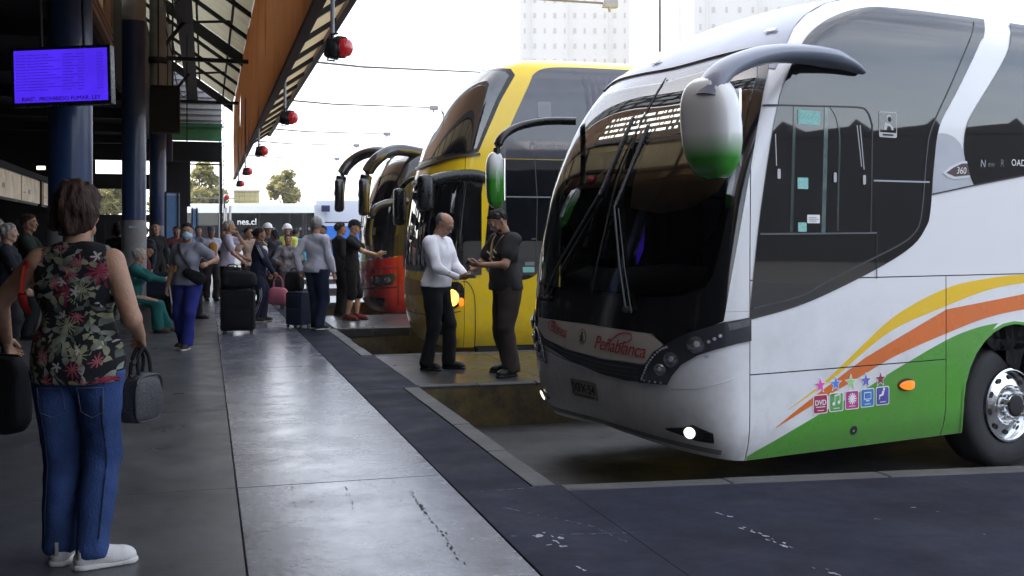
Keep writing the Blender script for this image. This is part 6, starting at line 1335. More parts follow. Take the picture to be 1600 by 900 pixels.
DEN=denim('blue_denim',(.030,.058,.165)); DEN2=denim('dark_denim',(.018,.026,.06)); BLKC=cloth('black_cloth',(.012,.012,.015)); GRYT=cloth('heather_grey_knit',(.26,.26,.32)); BLUT=cloth('royal_blue_trousers',(.022,.03,.20)); TEAL=cloth('teal_knit',(.015,.13,.12)); WSHI=cloth('white_dress_shirt',(.80,.79,.84)); STR=cloth('pale_striped_shirt',(.42,.42,.50)); LAV=cloth('lavender_polo',(.55,.52,.68)); NAV=cloth('navy_tracksuit',(.018,.022,.055)); CHA=cloth('charcoal_tee',(.030,.028,.030)); BRT=cloth('brown_grey_trousers',(.050,.040,.038)); WTT=cloth('white_tee',(.7,.7,.75)); PNK=cloth('pink_bag_cloth',(.45,.14,.20)); OCH=cloth('ochre_vest',(.35,.16,.03)); BURG=cloth('burgundy_jersey',(.12,.02,.03)); YELC=cloth('yellow_sleeve',(.60,.36,.02)); TURQ=cloth('turquoise_shirt',(.10,.42,.55)); HIV=cloth('hi_vis_vest',(.62,.68,.15)); PLD=cloth('dark_plaid',(.018,.020,.032),.6); GRH=(.33,.32,.30); BLH=(.012,.010,.010); BRH=(.035,.018,.012)
def stripes(name,col,col2,freq=60):
    m=cloth(name,col); n=m.node_tree; b=n.nodes['Principled BSDF']; w=n.nodes.new('ShaderNodeTexWave'); w.inputs['Scale'].default_value=freq; w.bands_direction='X'; t=n.nodes.new('ShaderNodeTexCoord'); n.links.new(t.outputs['Object'],w.inputs[0]); mi=n.nodes.new('ShaderNodeMix'); mi.data_type='RGBA'; mi.inputs[6].default_value=(*col,1); mi.inputs[7].default_value=(*col2,1); n.links.new(w.outputs['Fac'],mi.inputs[0]); n.links.new(mi.outputs[2],b.inputs['Base Color']); return m
STR=stripes('fine_striped_shirt',(.66,.65,.72),(.50,.50,.60),22)
def solid_bag(name,label,cat,c,sz,m,M=None,handle=None,group=None,bulge=.3,strapm=None,trim=None,rz=0,zip_=True):
    r=empty(name,tuple(c),R(rz),label=label,cat=cat,group=group); bm=bmesh.new(); bmesh.ops.create_cube(bm,size=1); bmesh.ops.subdivide_edges(bm,edges=bm.edges,cuts=7,use_grid_fill=True)
    for v in bm.verts:
        x,y,z=v.co*2; f=(1-x*x*.5*bulge)*(1-z*z*.5*bulge); s=(1-abs(z)**6*.10)
        nrm=max(abs(x),abs(y),abs(z)); L4=(abs(x)**5+abs(y)**5+abs(z)**5)**.2; x,y,z=x/L4*nrm,y/L4*nrm,z/L4*nrm
        v.co=Vector((x*sz[0]/2*s*(1-.10*max(z,0)),y*sz[1]/2*(.75+.25*f)*(1-.25*max(z,0)),z*sz[2]/2+sz[2]/2))
        v.co+=Vector([.006*math.sin(17*v.co.z+9*v.co.x+i*2) for i in range(3)])
    bmk('bag_body',bm,m,r,local=True,smooth=True)
    if zip_: tube('zip',[Vector((-sz[0]*.38,0,sz[2]*.99)),Vector((0,0,sz[2]*1.005)),Vector((sz[0]*.38,0,sz[2]*.99))],.006,M_mblk,r,local=True,n=6)
    if handle:
        for s_ in (-1,1): tube('handle',[Vector(p) for p in spline([(-sz[0]*.22,s_*sz[1]*.2,sz[2]*.93),(-sz[0]*.20,s_*sz[1]*.12,sz[2]+handle*.6),(0,s_*.012,sz[2]+handle),(sz[0]*.20,s_*sz[1]*.12,sz[2]+handle*.6),(sz[0]*.22,s_*sz[1]*.2,sz[2]*.93)],5)],.009,strapm or m,r,local=True,n=8)
    if trim: 
        for s_ in (-1,1): tube('piping',[Vector((x*sz[0]/2*.98,s_*sz[1]*.36,z*sz[2]/2*.96+sz[2]/2)) for x,z in [(math.copysign(abs(math.cos(t))**.5,math.cos(t)),math.copysign(abs(math.sin(t))**.5,math.sin(t))) for t in np.linspace(0,2*math.pi,33)]],.006,trim,r,local=True,n=6)
    return r
def suitcase(label,c,sz,m,rz=0,hh=.0,group=None,lines=True):
    r=empty('suitcase',tuple(c),R(rz),label=label,cat='suitcase',group=group); bm=bmesh.new(); add_box(bm,-sz[0]/2,sz[0]/2,-sz[1]/2,sz[1]/2,.05,sz[2],None,bev=.035); bmk('case',bm,m,r,local=True,angle=50)
    bm=bmesh.new(); add_box(bm,-sz[0]*.38,sz[0]*.38,-sz[1]/2-.025,-sz[1]/2-.001,.10,sz[2]*.55,None,bev=.012); bmk('front_pocket',bm,m,r,local=True,angle=50)
    bm=bmesh.new(); add_box(bm,-sz[0]*.38,sz[0]*.38,-sz[1]/2-.020,-sz[1]/2-.001,sz[2]*.60,sz[2]*.92,None,bev=.010); bmk('front_pocket',bm,m,r,local=True,angle=50)
    for x in (-1,1):
        for y in (-1,1):
            V,Fs=tube_data([Vector((x*sz[0]*.40-.012,y*sz[1]*.38,.028)),Vector((x*sz[0]*.40+.012,y*sz[1]*.38,.028))],[.027,.027],14); mk('caster',V,Fs,M_mblk,r,local=True,angle=40)
    tube('carry_handle',[Vector(p) for p in spline([(-.09,0,sz[2]-.005),(-.07,0,sz[2]+.025),(.07,0,sz[2]+.025),(.09,0,sz[2]-.005)],4)],.010,M_mblk,r,local=True,n=8)
    if hh: multi_tube('pull_handle',[([Vector((s_*.10,sz[1]*.35,sz[2]-.1)),Vector((s_*.10,sz[1]*.35,sz[2]+hh))],.007) for s_ in (-1,1)]+[([Vector((-.11,sz[1]*.35,sz[2]+hh)),Vector((.11,sz[1]*.35,sz[2]+hh))],.013)],mat('handle_alloy',(.35,.35,.38),metal=.7,rough=.35),r,local=True)
    return r
# 1 woman in the flowered blouse, seen from behind
p1=at(120,884)
def ex1(i):
    T=i['T']; sh=i['sh']
    strap('bra_strap',i,[T(.13,.05,.53),T(.155,.0,.50),T(.165,-.055,.44),T(.15,-.11,.36)],BLKC,.006,.003)
    strap('necklace',i,[T(-.07,-.05,.555),T(0,-.075,.545),T(.07,-.05,.555)],mat('fine_chain',(.25,.18,.08),metal=.8,rough=.3),.003,.003)
    tr=[c for c in i['root'].children if c.name.startswith('trousers')][0]; co=np.array([v.co for v in tr.data.vertices])
    def bk(x,z):
        d=np.hypot(co[:,0]-x,co[:,2]-z); m=d<.016
        return V3(x,(co[m,1].min() if m.any() else -.1)-.0015,z)
    th=mat('seam_thread',(.10,.12,.20),var=0,rough=.8); dk=mat('seam_dark',(.008,.014,.04),var=0,rough=.9)
    def seam(nm,P,m=th,r=.0022): tube(nm,[Vector(tuple(bk(*p))) for p in P],r,m,tr,n=5,local=True)
    for s_ in (-1,1):
        c=s_*.088; a_=[(c-.055,.80),(c+.055,.80),(c+.052,.69),(c,.665),(c-.052,.69),(c-.055,.80)]; P_=[]
        for p,q in zip(a_[:-1],a_[1:]): P_+=[(p[0]+(q[0]-p[0])*t,p[1]+(q[1]-p[1])*t) for t in np.linspace(0,1,6)[:-1]]
        seam('seat_pocket',P_+[a_[0]]); seam('yoke_seam',[(s_*x,.835+x*.12) for x in np.linspace(.005,.15,8)])
        lx=i['LA'][0 if s_<0 else 1][0]; seam('leg_seam',[(s_*.135*(1-t)+(lx+s_*.05)*t,.76-.62*t) for t in np.linspace(0,1,26)],dk,.003)
    seam('centre_seam',[(0,z) for z in np.linspace(.86,.74,8)],dk,.003)
    for sh_ in [c for c in i['root'].children if c.name.startswith('shoe')]:
        co2=np.array([v.co for v in sh_.data.vertices]); lo=co2.min(0); hi=co2.max(0); m_=mat('sneaker_grey_trim',(.30,.29,.30),rough=.6)
        yb=co2[:,2]>lo[2]+.03; cc=co2[yb]; k_=cc[:,1].argmin(); p=cc[k_]
        tube('heel_tab',[Vector((p[0],p[1]+.004,lo[2]+.035)),Vector((p[0],p[1]+.0,lo[2]+.06)),Vector((p[0],p[1]+.012,lo[2]+.088))],.011,m_,sh_,n=8,local=True)
W1=person('woman in a flowered sleeveless blouse and blue jeans seen from behind',p1,2,H=1.665,g=1.30,fem=True,
  feet=((-.085,.05,.085),(.075,-.03,.085)),hands=((-.40,.22,.98),(.225,.17,1.00)),elbow=((-1,-.55,.0),(.3,-1,.0)),head=(8,-2),sk='tan',hair=('bob',(.036,.016,.010)),
  top=('cap',floral(),-.075),bottom=('long',DEN,.012),shoe=WSh,res=.011,fingers=(.9,(.95,(-.6,.3,-.4))),toes=(8,-60),extra=ex1,shoulder=1.02)
def hang(info,i,dz): 
    p=lw(info,info['hand'][i][0]); return (p.x,p.y,p.z+dz)
bagm=mat('grey_pebbled_handbag',(.045,.045,.052),rough=.45,var=.9,vs=120,bump=.6,bs=150)
h=hang(W1,1,-.10-.30-.0); solid_bag('handbag','grey speckled handbag hanging from the right hand of the woman in the flowered blouse','handbag',(h[0]+.01,h[1]+.0,h[2]+.03),(.23,.12,.22),bagm,handle=.12,strapm=BLKC,trim=M_mblk,rz=78)
h=hang(W1,0,-.50); solid_bag('shoulder_bag','big black bag cut by the left edge, at the flowered blouse woman','bag',(h[0]-.05,h[1]-.02,h[2]+.12),(.30,.16,.36),BLKC,handle=.0,rz=-20)
sx=W1['T'](-.165,0,.50); s0=lw(W1,sx); rs_=empty('bag_strap',tuple(s0),label='red bag strap over the left shoulder of the woman in the flowered blouse',cat='strap')
T=W1['T']; P=[lw(W1,p) for p in spline([T(-.15,.10,.50),T(-.165,.02,.535),T(-.20,-.055,.47),T(-.215,-.07,.38),T(-.222,-.05,.30),T(-.22,.0,.24)],6)]
tube('webbing',P,[(.020,.005)]*len(P),cloth('red_webbing',(.32,.02,.012)),rs_,n=8)
# 2 man in white shirt, by the yellow bus
def phone(info,i,label,sz=(.075,.008,.15),m=None,screen=True,off=.0):
    c,D,N,th=info['hand'][i]; M=info['M']; o=M@Vector(tuple(c)); x=(M.to_3x3()@Vector(tuple(th))).normalized(); z=(M.to_3x3()@Vector(tuple(D))).normalized(); y=z.cross(x)
    MM=Matrix.Translation(o+z*off)@Matrix((x,y,z)).transposed().to_4x4(); r=empty('phone' if screen else 'papers',tuple(o),label=label,cat='phone' if screen else 'papers')
    bm=bmesh.new(); add_box(bm,-sz[0]/2,sz[0]/2,-sz[1]/2,sz[1]/2,-sz[2]/2,sz[2]/2,MM,bev=.003 if screen else 0); bmk('casing' if screen else 'sheet',bm,m or M_blk,r)
    if screen: bm=bmesh.new(); add_box(bm,-sz[0]/2+.004,sz[0]/2-.004,-sz[1]/2-.001,-sz[1]/2,-sz[2]/2+.006,sz[2]/2-.006,MM); bmk('display',bm,M_glass,r)
    else: bm=bmesh.new(); add_box(bm,-sz[0]/2+.01,sz[0]/2-.006,sz[1]/2+.001,sz[1]/2+.003,-sz[2]/2+.02,sz[2]/2-.01,MM); bmk('sheet',bm,mat('paper_shade',(.5,.5,.5)),r)
def glasses(i):
    Hd=i['Hd']; P=lambda *a: Vector(tuple(Hd(*a))); sg=[]
    for s_ in (-1,1): sg.append(([P(s_*.032+.019*math.cos(t),.100,.014+.014*math.sin(t)) for t in np.linspace(0,2*math.pi,13)],.0022)); sg.append(([P(s_*.051,.098,.018),P(s_*.076,.05,.018),P(s_*.082,-.005,.015)],.002))
    sg.append(([P(-.013,.103,.018),P(.013,.103,.018)],.002)); multi_tube('glasses',sg,M_mblk,i['root'],n=5,local=True)
def ex2(i):
    glasses(i); T=i['T']
    put('belt',SDF().cap(T(-.05,0,.075),T(.05,0,.075),.110,sq=(i['fw'],1.12)).mesh(.01,clips=[(i['up'],T(0,0,.088)),(-i['up'],T(0,0,.062))]),BLKC,i['root'])
    Mx=Matrix.Translation(Vector(tuple(T(.085,-.115,.02))))@Matrix.Rotation(R(25),4,'Y'); bm=bmesh.new(); add_box(bm,-.03,.03,-.004,.004,-.05,.05,Mx); bmk('folded_paper',bm,mat('white_paper',(.75,.75,.75)),i['root'],local=True)
M2=person('balding man in glasses, white shirt and black trousers, reading papers beside the yellow bus',at(681,577),-116,H=1.72,g=1.24,lean=4,
  feet=((-.11,.10,.085),(.10,-.06,.085)),hands=((-.06,.33,1.05),(.10,.34,1.02)),elbow=((-1,-.6,-.8),(1,-.7,-.8)),head=(0,-34),sk='tan',hair=('ring',(.10,.095,.09)),
  top=('long',WSHI,.0,True),bottom=('long',BLKC,.008),shoe=BSh,fingers=((.5,(.5,.2,.8),(.35,.9,.1)),(.6,(-.5,.1,.85),(-.35,.95,0))),extra=ex2,res=.0105)
phone(M2,1,'sheaf of white papers held by the man in the white shirt',(.10,.004,.17),mat('white_paper',(.75,.75,.75)),False,.03)
# 3 man in the dark T-shirt
def ex3(i):
    T=i['T']; lan=cloth('tan_lanyard',(.45,.26,.10))
    strap('lanyard',i,[T(-.05,-.075,.545),T(-.075,.0,.56),T(-.07,.09,.50),T(-.02,.155,.36),T(0,.165,.28)],lan,.010,.003); strap('lanyard',i,[T(-.05,-.075,.545),T(.02,-.09,.55),T(.075,.0,.56),T(.07,.09,.50),T(.02,.155,.36),T(0,.165,.28)],lan,.010,.003)
    for a,b in ((.10,.36),(.02,.33),(-.03,.38),(.06,.29)):
        bm=bmesh.new(); add_box(bm,-.045,.035,-.002,.004,-.006,.010,Matrix.Translation(Vector(tuple(T(a-.03,.155,b))))@Matrix.Rotation(R(-25),4,'Y')); bmk('shirt_print',bm,mat('print_offwhite',(.6,.6,.58),var=.2),i['root'],local=True)
    put('beard',SDF().cap(i['Hd'](-.03,.045,-.07),i['Hd'](.03,.045,-.07),.030,k=.01).cap(i['Hd'](0,.06,-.09),i['Hd'](0,.07,-.085),.022).mesh(.006,clips=[(V3(0,0,1),i['Hd'](0,.05,-.052))]),mat('stubble',(.05,.03,.022),rough=.9),i['root'])
M3=person('stocky man in dark T-shirt and tan lanyard facing the man in the white shirt',at(791,585),120,H=1.75,g=1.32,lean=3,
  feet=((-.17,.04,.085),(.13,-.10,.085)),hands=((-.08,.36,1.17),(.08,.36,1.13)),elbow=((-1,-.3,-.9),(1,-.3,-.7)),head=(2,-36),sk='tan',hair=('short',BLH),
  top=('short',CHA,-.03),bottom=('long',BRT,.016),shoe=BSh,fingers=((.7,(.6,.2,.6),(.45,.9,.1)),(.7,(-.6,.2,.5),(-.4,.95,.1))),extra=ex3,res=.0105,toes=(15,-20))
phone(M3,0,'phone in the hands of the man in the dark T-shirt')
# 4 man in the pale striped shirt with the trolley case, back to the camera
def ex4(i): glasses(i)
M4=person('grey-haired man in pale striped shirt turned away beside a navy trolley case',at(494,515),-28,H=1.76,g=1.10,
  feet=((-.09,.08,.085),(.10,-.04,.085)),hands=((-.24,-.10,.93),(.30,.08,.84)),head=(-30,-3),sk='tan',hair=('short',GRH),top=('long',STR,-.03,True),bottom=('long',DEN2,.008),shoe=BSW,fingers=(.8,.9),extra=ex4,elbow=((-.8,-1,0),(.6,-1,0)))
pc=at(466,512); suitcase('navy upright trolley case beside the man in the striped shirt',pc,(.34,.24,.58),cloth('navy_nylon',(.016,.022,.05)),rz=-30,hh=.28)
solid_bag('travel_bag','black bag with tan patch standing on the navy trolley case','bag',(pc[0]-.06,pc[1],.60),(.30,.20,.30),BLKC,handle=.06,rz=-20)
wt=lw(M4,M4['WR'][1]); rc=empty('strap',tuple(wt),label='red cord round the right wrist of the man in the striped shirt',cat='strap'); tube('cord',[wt+Vector(p) for p in spline([(-.03,0,.06),(-.08,-.02,.03),(-.10,0,-.06),(-.05,-.01,-.10)],4)],.008,cloth('red_cord',(.45,.02,.06)),rc,n=6)
# 5 young man in black T-shirt and shorts, 6 companion in black behind him
M5=person('young man in black cap, T-shirt and shorts holding out a phone',at(549,500),-92,H=1.74,g=1.0,lean=2,
  feet=((-.08,.08,.085),(.09,-.06,.085)),hands=((-.10,.44,1.13),(.06,.46,1.16)),elbow=((-1,-.2,-1),(1,-.4,-1)),head=(5,-12),sk='light',hair=('short',BLH),top=('short',BLKC,-.06),bottom=('short',BLKC,.0),shoe=RSh,fingers=((.6,(.6,.2,.5),(.3,.95,.1)),(.6,(-.6,.2,.5),(-.3,.95,.1))))
phone(M5,1,'phone held out by the young man in the black cap',(.075,.008,.15),mat('pale_phone_case',(.5,.5,.5)),True,.03)
def cap(info,label,m,grp=None,brim=True):
    Hd=info['Hd']; r=empty('cap',tuple(lw(info,Hd(0,0,.1))),label=label,cat='cap',group=grp); M=info['M']
    S=SDF(); S.cap(Hd(0,-.022,.045),Hd(0,.0,.048),.100*info['k'],sq=(Hd(1,0,0)-Hd(0,0,0),1.14),k=.02); hu=unit(Hd(0,0,1)-Hd(0,0,0)); hf=unit(Hd(0,1,0)-Hd(0,0,0))
    P,Q=S.mesh(.008,clips=[(-hu,Hd(0,0,.050))]); mk('crown',[M@Vector(p) for p in P],Q.tolist(),m,r,smooth=True)
    if brim:
        S=SDF(); S.cap(Hd(0,.06,.052),Hd(0,.115,.046),.065*info['k'],.055*info['k'],sq=(hu,6)); P,Q=S.mesh(.006); mk('brim',[M@Vector(p) for p in P],Q.tolist(),m,r,smooth=True)
    return r
cap(M5,'black cap on the young man in shorts',BLKC)
M6=person('man in black jacket standing close behind the young man in shorts',at(531,494),-60,H=1.72,g=1.05,hands=((-.26,.05,.85),(.25,.15,.95)),head=(-5,0),sk='brown',hair=('short',BLH),top=('long',BLKC,-.08),bottom=('long',BLKC,.01),shoe=BSh,res=.015)
# 7 woman with face mask
def mask(i,m):
    Hd=i['Hd']; put('face_mask',SDF().cap(Hd(-.02,.075,-.035),Hd(.02,.075,-.035),.040*i['k'],k=.02).cap(Hd(0,.09,-.01),Hd(0,.08,-.075),.030*i['k'],.022*i['k'],k=.02).cap(Hd(-.045,.045,-.03),Hd(-.04,.05,-.05),.028*i['k'],k=.02).cap(Hd(.045,.045,-.03),Hd(.04,.05,-.05),.028*i['k'],k=.02).mesh(.006),m,i['root'])
    for s_ in (-1,1): strap('mask_loop',i,[Hd(s_*.066,.05,-.015),Hd(s_*.078,.02,.0),Hd(s_*.083,-.01,.02)],m,.002,.002)
def ex7(i):
    mask(i,mat('surgical_mask_blue',(.42,.60,.78),rough=.7,bump=.3,bs=60)); T=i['T']
    strap('bag_strap',i,[T(.10,-.06,.53),T(.11,.05,.54),T(.04,.14,.42),T(-.06,.16,.28),T(-.15,.12,.14)],BLKC,.018,.004)
    put('crossbody_bag',SDF().cap(T(-.08,.17,.14),T(-.22,.10,.06),.065,.085,sq=(i['fw'],1.6),k=.03).mesh(.01),BLKC,i['root'])
W7=person('woman in a blue face mask, grey T-shirt and royal blue trousers',at(293,545),172,H=1.62,g=1.12,fem=True,
  feet=((-.04,.12,.085),(.10,-.10,.085)),hands=((-.36,.20,1.12),(.27,.02,.80)),elbow=((-1,-.3,-.6),(.6,-1,0)),head=(-18,-3),sk='tan',hair=('short',BLH),top=('short',GRYT,-.03),bottom=('long',BLUT,.014),shoe=BSW,fingers=((.8,(.5,.3,-.5)),.5),extra=ex7)
# 8 seated old woman in teal with a cane
bench=empty('bench',at(205,520),label='dark bench the old woman in teal sits on',cat='bench'); c=at(205,520)
bm=bmesh.new(); add_box(bm,c[0]-.55,c[0]+.25,c[1]-.35,c[1]+.30,.40,.46,None,bev=.01); bmk('seat',bm,M_mblk,bench)
for dx in (-.5,.2): bm=bmesh.new(); add_box(bm,c[0]+dx-.03,c[0]+dx+.03,c[1]-.3,c[1]+.25,0,.398); bmk('leg',bm,M_mblk,bench)
W8=person('white-haired old woman in teal clothes seated with a walking cane',(c[0]+.0,c[1],0),-82,H=1.58,g=1.15,fem=True,hipz=.54,lean=10,
  feet=((-.10,.50,.085),(.10,.42,.085)),knee=((-.1,.6,1),(.1,.6,1)),hands=((-.10,.50,.80),(.08,.50,.82)),elbow=((-1,-.3,-.6),(1,-.3,-.6)),head=(-15,-8),sk='light',hair=('wavy',(.42,.40,.36)),top=('long',TEAL,-.03,True),bottom=('long',TEAL,.04),shoe=(cloth('brown_shoe',(.10,.06,.04)),M_mblk),fingers=(1.1,1.1))
hp=lw(W8,W8['hand'][1][0]); cn=empty('walking_cane',(hp.x,hp.y,0),label='thin metal walking cane held by the old woman in teal',cat='cane'); tube('shaft',[(hp.x+.12,hp.y,.03),(hp.x+.01,hp.y,hp.z+.02)],[.011,.011],mat('cane_alloy',(.5,.5,.52),metal=.7,rough=.3),cn,n=8); tube('grip',[(hp.x-.06,hp.y,hp.z+.03),(hp.x+.01,hp.y,hp.z+.035),(hp.x+.06,hp.y,hp.z+.02)],.014,M_mblk,cn,n=8); tube('ferrule',[(hp.x+.12,hp.y,.0),(hp.x+.12,hp.y,.05)],.017,M_mblk,cn,n=8)
# 9 man in lavender polo with suitcase
def ex9(i):
    T=i['T']; put('backpack',SDF().cap(T(-.05,-.20,.30),T(.05,-.20,.28),.12,k=.05).cap(T(-.05,-.20,.12),T(.05,-.20,.10),.13,k=.05).mesh(.014,noise=.006),BLKC,i['root'])
M9=person('grey-haired man in a lavender polo, hand at his mouth, behind a black suitcase',at(354,490),-72,H=1.76,g=1.2,lean=4,
  feet=((-.09,.05,.085),(.11,-.05,.085)),hands=((-.02,.20,1.53),(.20,.30,1.0)),elbow=((-1,.1,-.9),(1,-.7,-.4)),head=(-4,2),sk='tan',hair=('short',GRH),top=('short',LAV,-.03,True),bottom=('long',BLKC,.012),shoe=BSh,fingers=((.9,(.5,-.3,-.3)),(.7,(-.3,.1,-.9))))
pc=at(372,521); suitcase('large black suitcase in front of the man in the lavender polo',pc,(.50,.30,.66),cloth('black_nylon',(.010,.009,.012)),rz=8)
solid_bag('travel_bag','black holdall with a white tag lying on the large black suitcase','bag',(pc[0]+.02,pc[1],.69),(.52,.30,.26),BLKC,handle=.04,rz=8)
solid_bag('backpack','black rucksack hanging at the left side of the man in the lavender polo','backpack',(pc[0]-.22,pc[1]+.5,.55),(.34,.24,.44),BLKC,handle=.05,rz=20)
# 10 woman in navy tracksuit
def ex10(i):
    T=i['T']; e,w=i['EL'],i['WR']
    for s_ in (0,1):
        sh=i['sh'][s_]; o=(-1 if s_==0 else 1)
        for d in (-.018,.0,.018): strap('sleeve_stripe',i,[sh+i['right']*o*.062+V3(0,d,.03),(sh+e[s_])/2+i['right']*o*.068+V3(0,d,0),e[s_]+i['right']*o*.057+V3(0,d,0)],WTT,.0045,.003)
        hp=V3(o*.05,0,.86); k_,a_=i['LK'][s_],i['LA'][s_]
        for d in (-.014,.014): strap('leg_stripe',i,[V3(o*.175,d,.84),k_+V3(o*.088,d,0),a_+V3(o*.070,d,.05)],WTT,.005,.003)
    put('white_shirt',SDF().cap(T(-.03,.085,.10),T(-.02,.095,.42),.085,.075,sq=(i['fw'],1.1),k=.03).mesh(.012,clips=[(-i['up'],T(0,0,-.02))]),WTT,i['root'])
W10=person('dark-haired woman in a navy tracksuit with white stripes, carrying a pink bag',at(404,503),-80,H=1.60,g=1.22,fem=True,
  feet=((-.08,.06,.085),(.09,-.06,.085)),hands=((-.20,.16,.82),(.16,.26,.86)),elbow=((-.8,-1,-.2),(.8,-1,-.2)),head=(2,-6),sk='brown',hair=('bun',BLH),top=('long',NAV,-.06,True),bottom=('long',NAV,.006),shoe=BSW,fingers=(1.1,1.1),extra=ex10)
h=hang(W10,1,-.05-.34-.12); solid_bag('carrier_bag','pink cloth bag hanging from the hand of the woman in the navy tracksuit','bag',(h[0]+.06,h[1]-.05,h[2]),(.34,.20,.30),PNK,handle=.20,rz=0,zip_=False)
h=hang(W10,0,-.42); solid_bag('handbag','black handbag hanging behind the pink bag','handbag',(h[0]+.10,h[1]+.1,h[2]+.12),(.26,.12,.26),BLKC,handle=.08,rz=30)
# 11 man in cap and pale jacket with ochre vest
M11=person('man in grey cap with an ochre bag on his chest, behind the masked woman',at(330,470),-150,H=1.70,g=1.05,hands=((-.28,.10,.95),(.26,.20,.98)),head=(10,-20),sk='brown',hair=('short',GRH),top=('long',cloth('pale_blue_jacket',(.48,.48,.60)),-.05),bottom=('long',cloth('dark_brown_trousers',(.03,.022,.02)),.01),shoe=BSh,res=.015,fingers=(.7,.7),extra=lambda i: put('chest_bag',SDF().cap(i['T'](0,.15,.36),i['T'](.02,.17,.14),.10,.11,sq=(i['fw'],1.5),k=.03).mesh(.014,noise=.005),OCH,i['root']))
cap(M11,'grey cap of the man with the ochre chest bag',cloth('grey_cap_cloth',(.09,.09,.12)))
# 12 workers and others near the far coach
for px,py,lab,hl,tp,ya in ((418,467,'worker in a white helmet and dark jacket, in front of the crosswise coach','white helmet on the worker in the dark jacket',cloth('dark_work_jacket',(.03,.04,.05)),-150),(449,462,'worker in a white helmet and yellow-green safety vest','white helmet on the worker in the safety vest',HIV,170)):
    i=person(lab,at(px,py),ya,H=1.74,g=1.1,sk='brown',hair=('short',BLH),top=('long',tp,-.06),bottom=('long',BLKC,.01),shoe=BSh,res=.018,hands=((-.26,.10,.85),(.26,.10,.85))); 
    Hd=i['Hd']; hr=empty('helmet',tuple(lw(i,Hd(0,0,.1))),label=hl,cat='helmet',group='white safety helmets'); S=SDF(); S.cap(Hd(0,-.02,.060),Hd(0,.0,.062),.118,sq=(V3(1,0,0),1.05)); hu=unit(Hd(0,0,1)-Hd(0,0,0)); P,Q=S.mesh(.01,clips=[(-hu,Hd(0,0,.055))]); mk('shell',[i['M']@Vector(p) for p in P],Q.tolist(),mat('helmet_white',(.75,.75,.74),rough=.3),hr,smooth=True)
    S=SDF(); S.cap(Hd(0,.0,.058),Hd(0,.04,.056),.135,.125,sq=(hu,9)); P,Q=S.mesh(.008); mk('brim',[i['M']@Vector(p) for p in P],Q.tolist(),MATS['helmet_white'],hr,smooth=True)
person('person in a turquoise shirt near the white-helmeted workers',at(462,460),-20,H=1.68,sk='brown',hair=('short',BLH),top=('long',TURQ,-.04),bottom=('long',BLKC,.01),shoe=BSh,res=.018)
person('young woman in a patterned grey top standing in front of the safety vest worker',at(450,482),-165,H=1.50,fem=True,sk='tan',hair=('bun',BRH),top=('long',cloth('mottled_grey_top',(.20,.19,.22),.7),-.05),bottom=('long',cloth('taupe_trousers',(.07,.055,.06)),.004),shoe=BSh,res=.016,hands=((-.18,.24,.95),(.20,.22,.95)),elbow=((-1,-.6,-.6),(1,-.6,-.6)))
person('man with arms raised to his face behind the man in the lavender polo',at(388,475),-120,H=1.66,sk='tan',hair=('short',BLH),top=('short',cloth('pale_orange_top',(.42,.30,.24)),-.05),bottom=('long',BLKC,.01),shoe=BSh,res=.018,hands=((-.08,.25,1.45),(.22,.15,1.0)),elbow=((-1,-.2,-.8),(1,-.6,-.3)))
person('dark-haired person in black between the second column and the striped light panel',at(310,462),-160,H=1.72,sk='brown',hair=('short',BLH),top=('long',cloth('blue_grey_stripe',(.10,.14,.18),.8),-.05),bottom=('long',BLKC,.01),shoe=BSh,res=.018)
person('person in dark clothes at the bus shelter behind the lavender polo, small and far',at(352,462),150,H=1.66,sk='brown',hair=('short',BLH),top=('long',BLKC,-.05),bottom=('long',BLKC,.01),shoe=BSh,res=.02)
# 13 seated group left of the mask woman
b2=empty('bench',at(252,500),label='dark waiting bench with the seated group behind the old woman in teal',cat='bench'); c=at(252,500)
bm=bmesh.new(); add_box(bm,c[0]-.9,c[0]+.5,c[1]-.3,c[1]+.3,.40,.46,None,bev=.01); bmk('seat',bm,M_mblk,b2)
bm=bmesh.new(); add_box(bm,c[0]-.9,c[0]+.5,c[1]-.36,c[1]-.30,.46,.86,None,bev=.01); bmk('backrest',bm,mat('navy_plastic_seat',(.02,.025,.05),rough=.4),b2)
for dx in (-.8,.4): bm=bmesh.new(); add_box(bm,c[0]+dx-.03,c[0]+dx+.03,c[1]-.25,c[1]+.25,0,.398); bmk('leg',bm,M_mblk,b2)
ka=dict(hipz=.54,feet=((-.10,.45,.085),(.10,.42,.085)),knee=((-.1,.6,1),(.1,.6,1)),hands=((-.14,.30,.66),(.14,.30,.66)),res=.016,bottom=('long',BLKC,.01),shoe=BSh)
i=person('seated person in a burgundy jersey and dark cap',(c[0]-.35,c[1],0),-60,H=1.72,sk='brown',hair=('short',BLH),top=('long',BURG,-.03),lean=6,head=(0,-15),**ka); cap(i,'dark cap of the seated person in burgundy',BLKC)
i=person('seated person in a red cap and yellow-sleeved top',(c[0]+.15,c[1]+.15,0),-70,H=1.74,sk='tan',hair=('short',BLH),top=('long',YELC,-.03),lean=8,head=(0,-20),**ka); cap(i,'bright red cap of the seated person in yellow',cloth('red_cap_cloth',(.45,.02,.03)))
person('dark-haired standing person with bare face just right of the second column',at(244,480),-120,H=1.76,sk='tan',hair=('short',BLH),top=('long',BLKC,-.04),bottom=('long',BLKC,.01),shoe=BSh,res=.018,head=(60,0))
person('person with long dark hair in black, in the shade between the first and second columns',at(185,500),-10,H=1.70,fem=True,sk='brown',hair=('long',BLH),top=('long',BLKC,-.06),bottom=('long',BLKC,.01),shoe=BSh,res=.018)
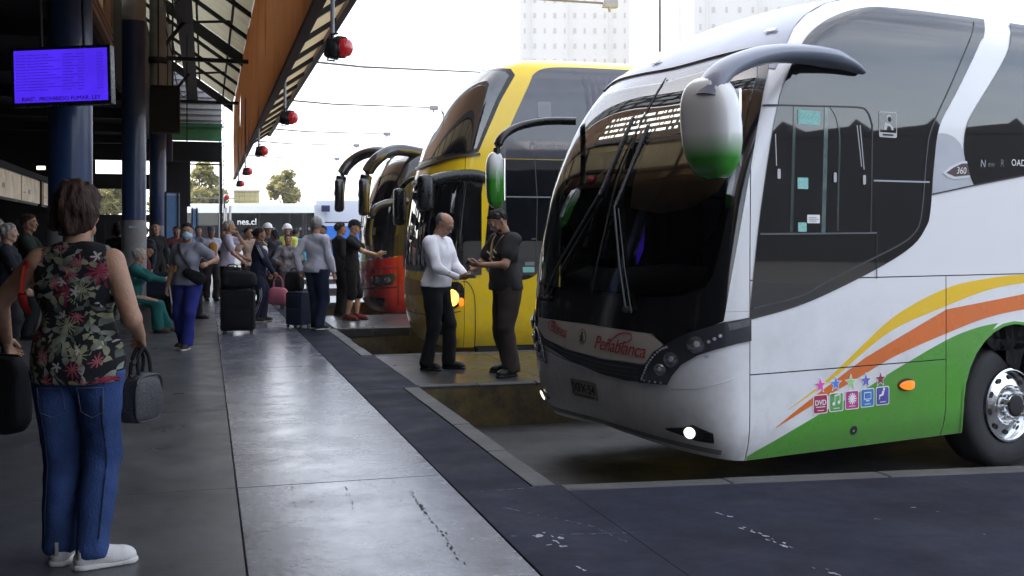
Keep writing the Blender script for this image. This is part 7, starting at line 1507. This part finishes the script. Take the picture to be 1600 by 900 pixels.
# 14 people at the left edge
person('grey-haired old woman in dark plaid at the left edge of the picture',at(12,560),-70,H=1.60,g=1.25,fem=True,sk='light',hair=('wavy',(.30,.29,.28)),top=('long',PLD,-.08),bottom=('long',BLKC,.01),shoe=BSh,res=.014,hands=((-.15,.30,.95),(.22,.22,.85)),elbow=((-1,-.6,-.6),(1,-.6,-.6)))
person('second grey-haired person behind the woman in plaid, at the very left edge',at(-6,540),-90,H=1.68,g=1.1,sk='light',hair=('wavy',(.25,.25,.27)),top=('long',BLKC,-.08),bottom=('long',BLKC,.01),shoe=BSh,res=.018)
person('man in a dark green jacket facing right, beside the old woman in plaid',at(44,530),-80,H=1.76,g=1.1,sk='brown',hair=('short',BRH),top=('long',cloth('dark_green_jacket',(.012,.022,.018)),-.05),bottom=('long',BLKC,.01),shoe=BSh,res=.015,hands=((-.15,.34,1.05),(.15,.36,1.1)),elbow=((-1,-.4,-.6),(1,-.4,-.6)),fingers=((.6,(.5,.2,.4)),(.6,(-.5,.2,.4))))

for n_,(px,py,ya,hh,cc,hr_,fm) in enumerate(((276,470,-150,1.70,(.10,.03,.04),'short',False),(225,486,170,1.66,(.02,.03,.05),'bun',True),(430,470,60,1.62,(.03,.03,.04),'long',True),(505,476,150,1.70,(.25,.22,.22),'short',False),(298,466,100,1.68,(.12,.14,.20),'short',False))):
    person(['person in dark wine-red shirt in the crowd, left of the masked woman','woman with tied hair in navy behind the old woman in teal','long-haired woman in black between the workers and the tracksuit woman','person in a pale grey top right of the man in the striped shirt, far back','person in a slate-blue top far behind the masked woman'][n_],at(px,py),ya,H=hh,fem=fm,sk=('brown','tan')[n_%2],hair=(hr_,BLH),top=('long',cloth('crowd_top_%s'%'abcdefgh'[n_],cc,.4),-.05),bottom=('long',BLKC,.01),shoe=BSh,res=.02,hands=((-.24,.12,.85),(.20,.26,1.02)),elbow=((-.6,-1,-.2),(1,-.7,-.5)),g=1.1,head=(20-12*n_%40,-5))
# ------------------------------------------------------------------ thin haze volume added to whiten the far background
bm=bmesh.new(); add_box(bm,-400,400,-300,900,FLOOR-1.2,75); hz=bmk('added_haze',bm,mat('added_haze_volume',(1,1,1),var=0),None); tag(hz,kind='stuff')
n=MATS['added_haze_volume'].node_tree; n.nodes.remove(n.nodes['Principled BSDF']); v=n.nodes.new('ShaderNodeVolumePrincipled'); v.inputs['Color'].default_value=(.95,.97,1,1); v.inputs['Density'].default_value=.0005; v.inputs['Anisotropy'].default_value=.3; n.links.new(v.outputs[0],n.nodes['Material Output'].inputs['Volume'])
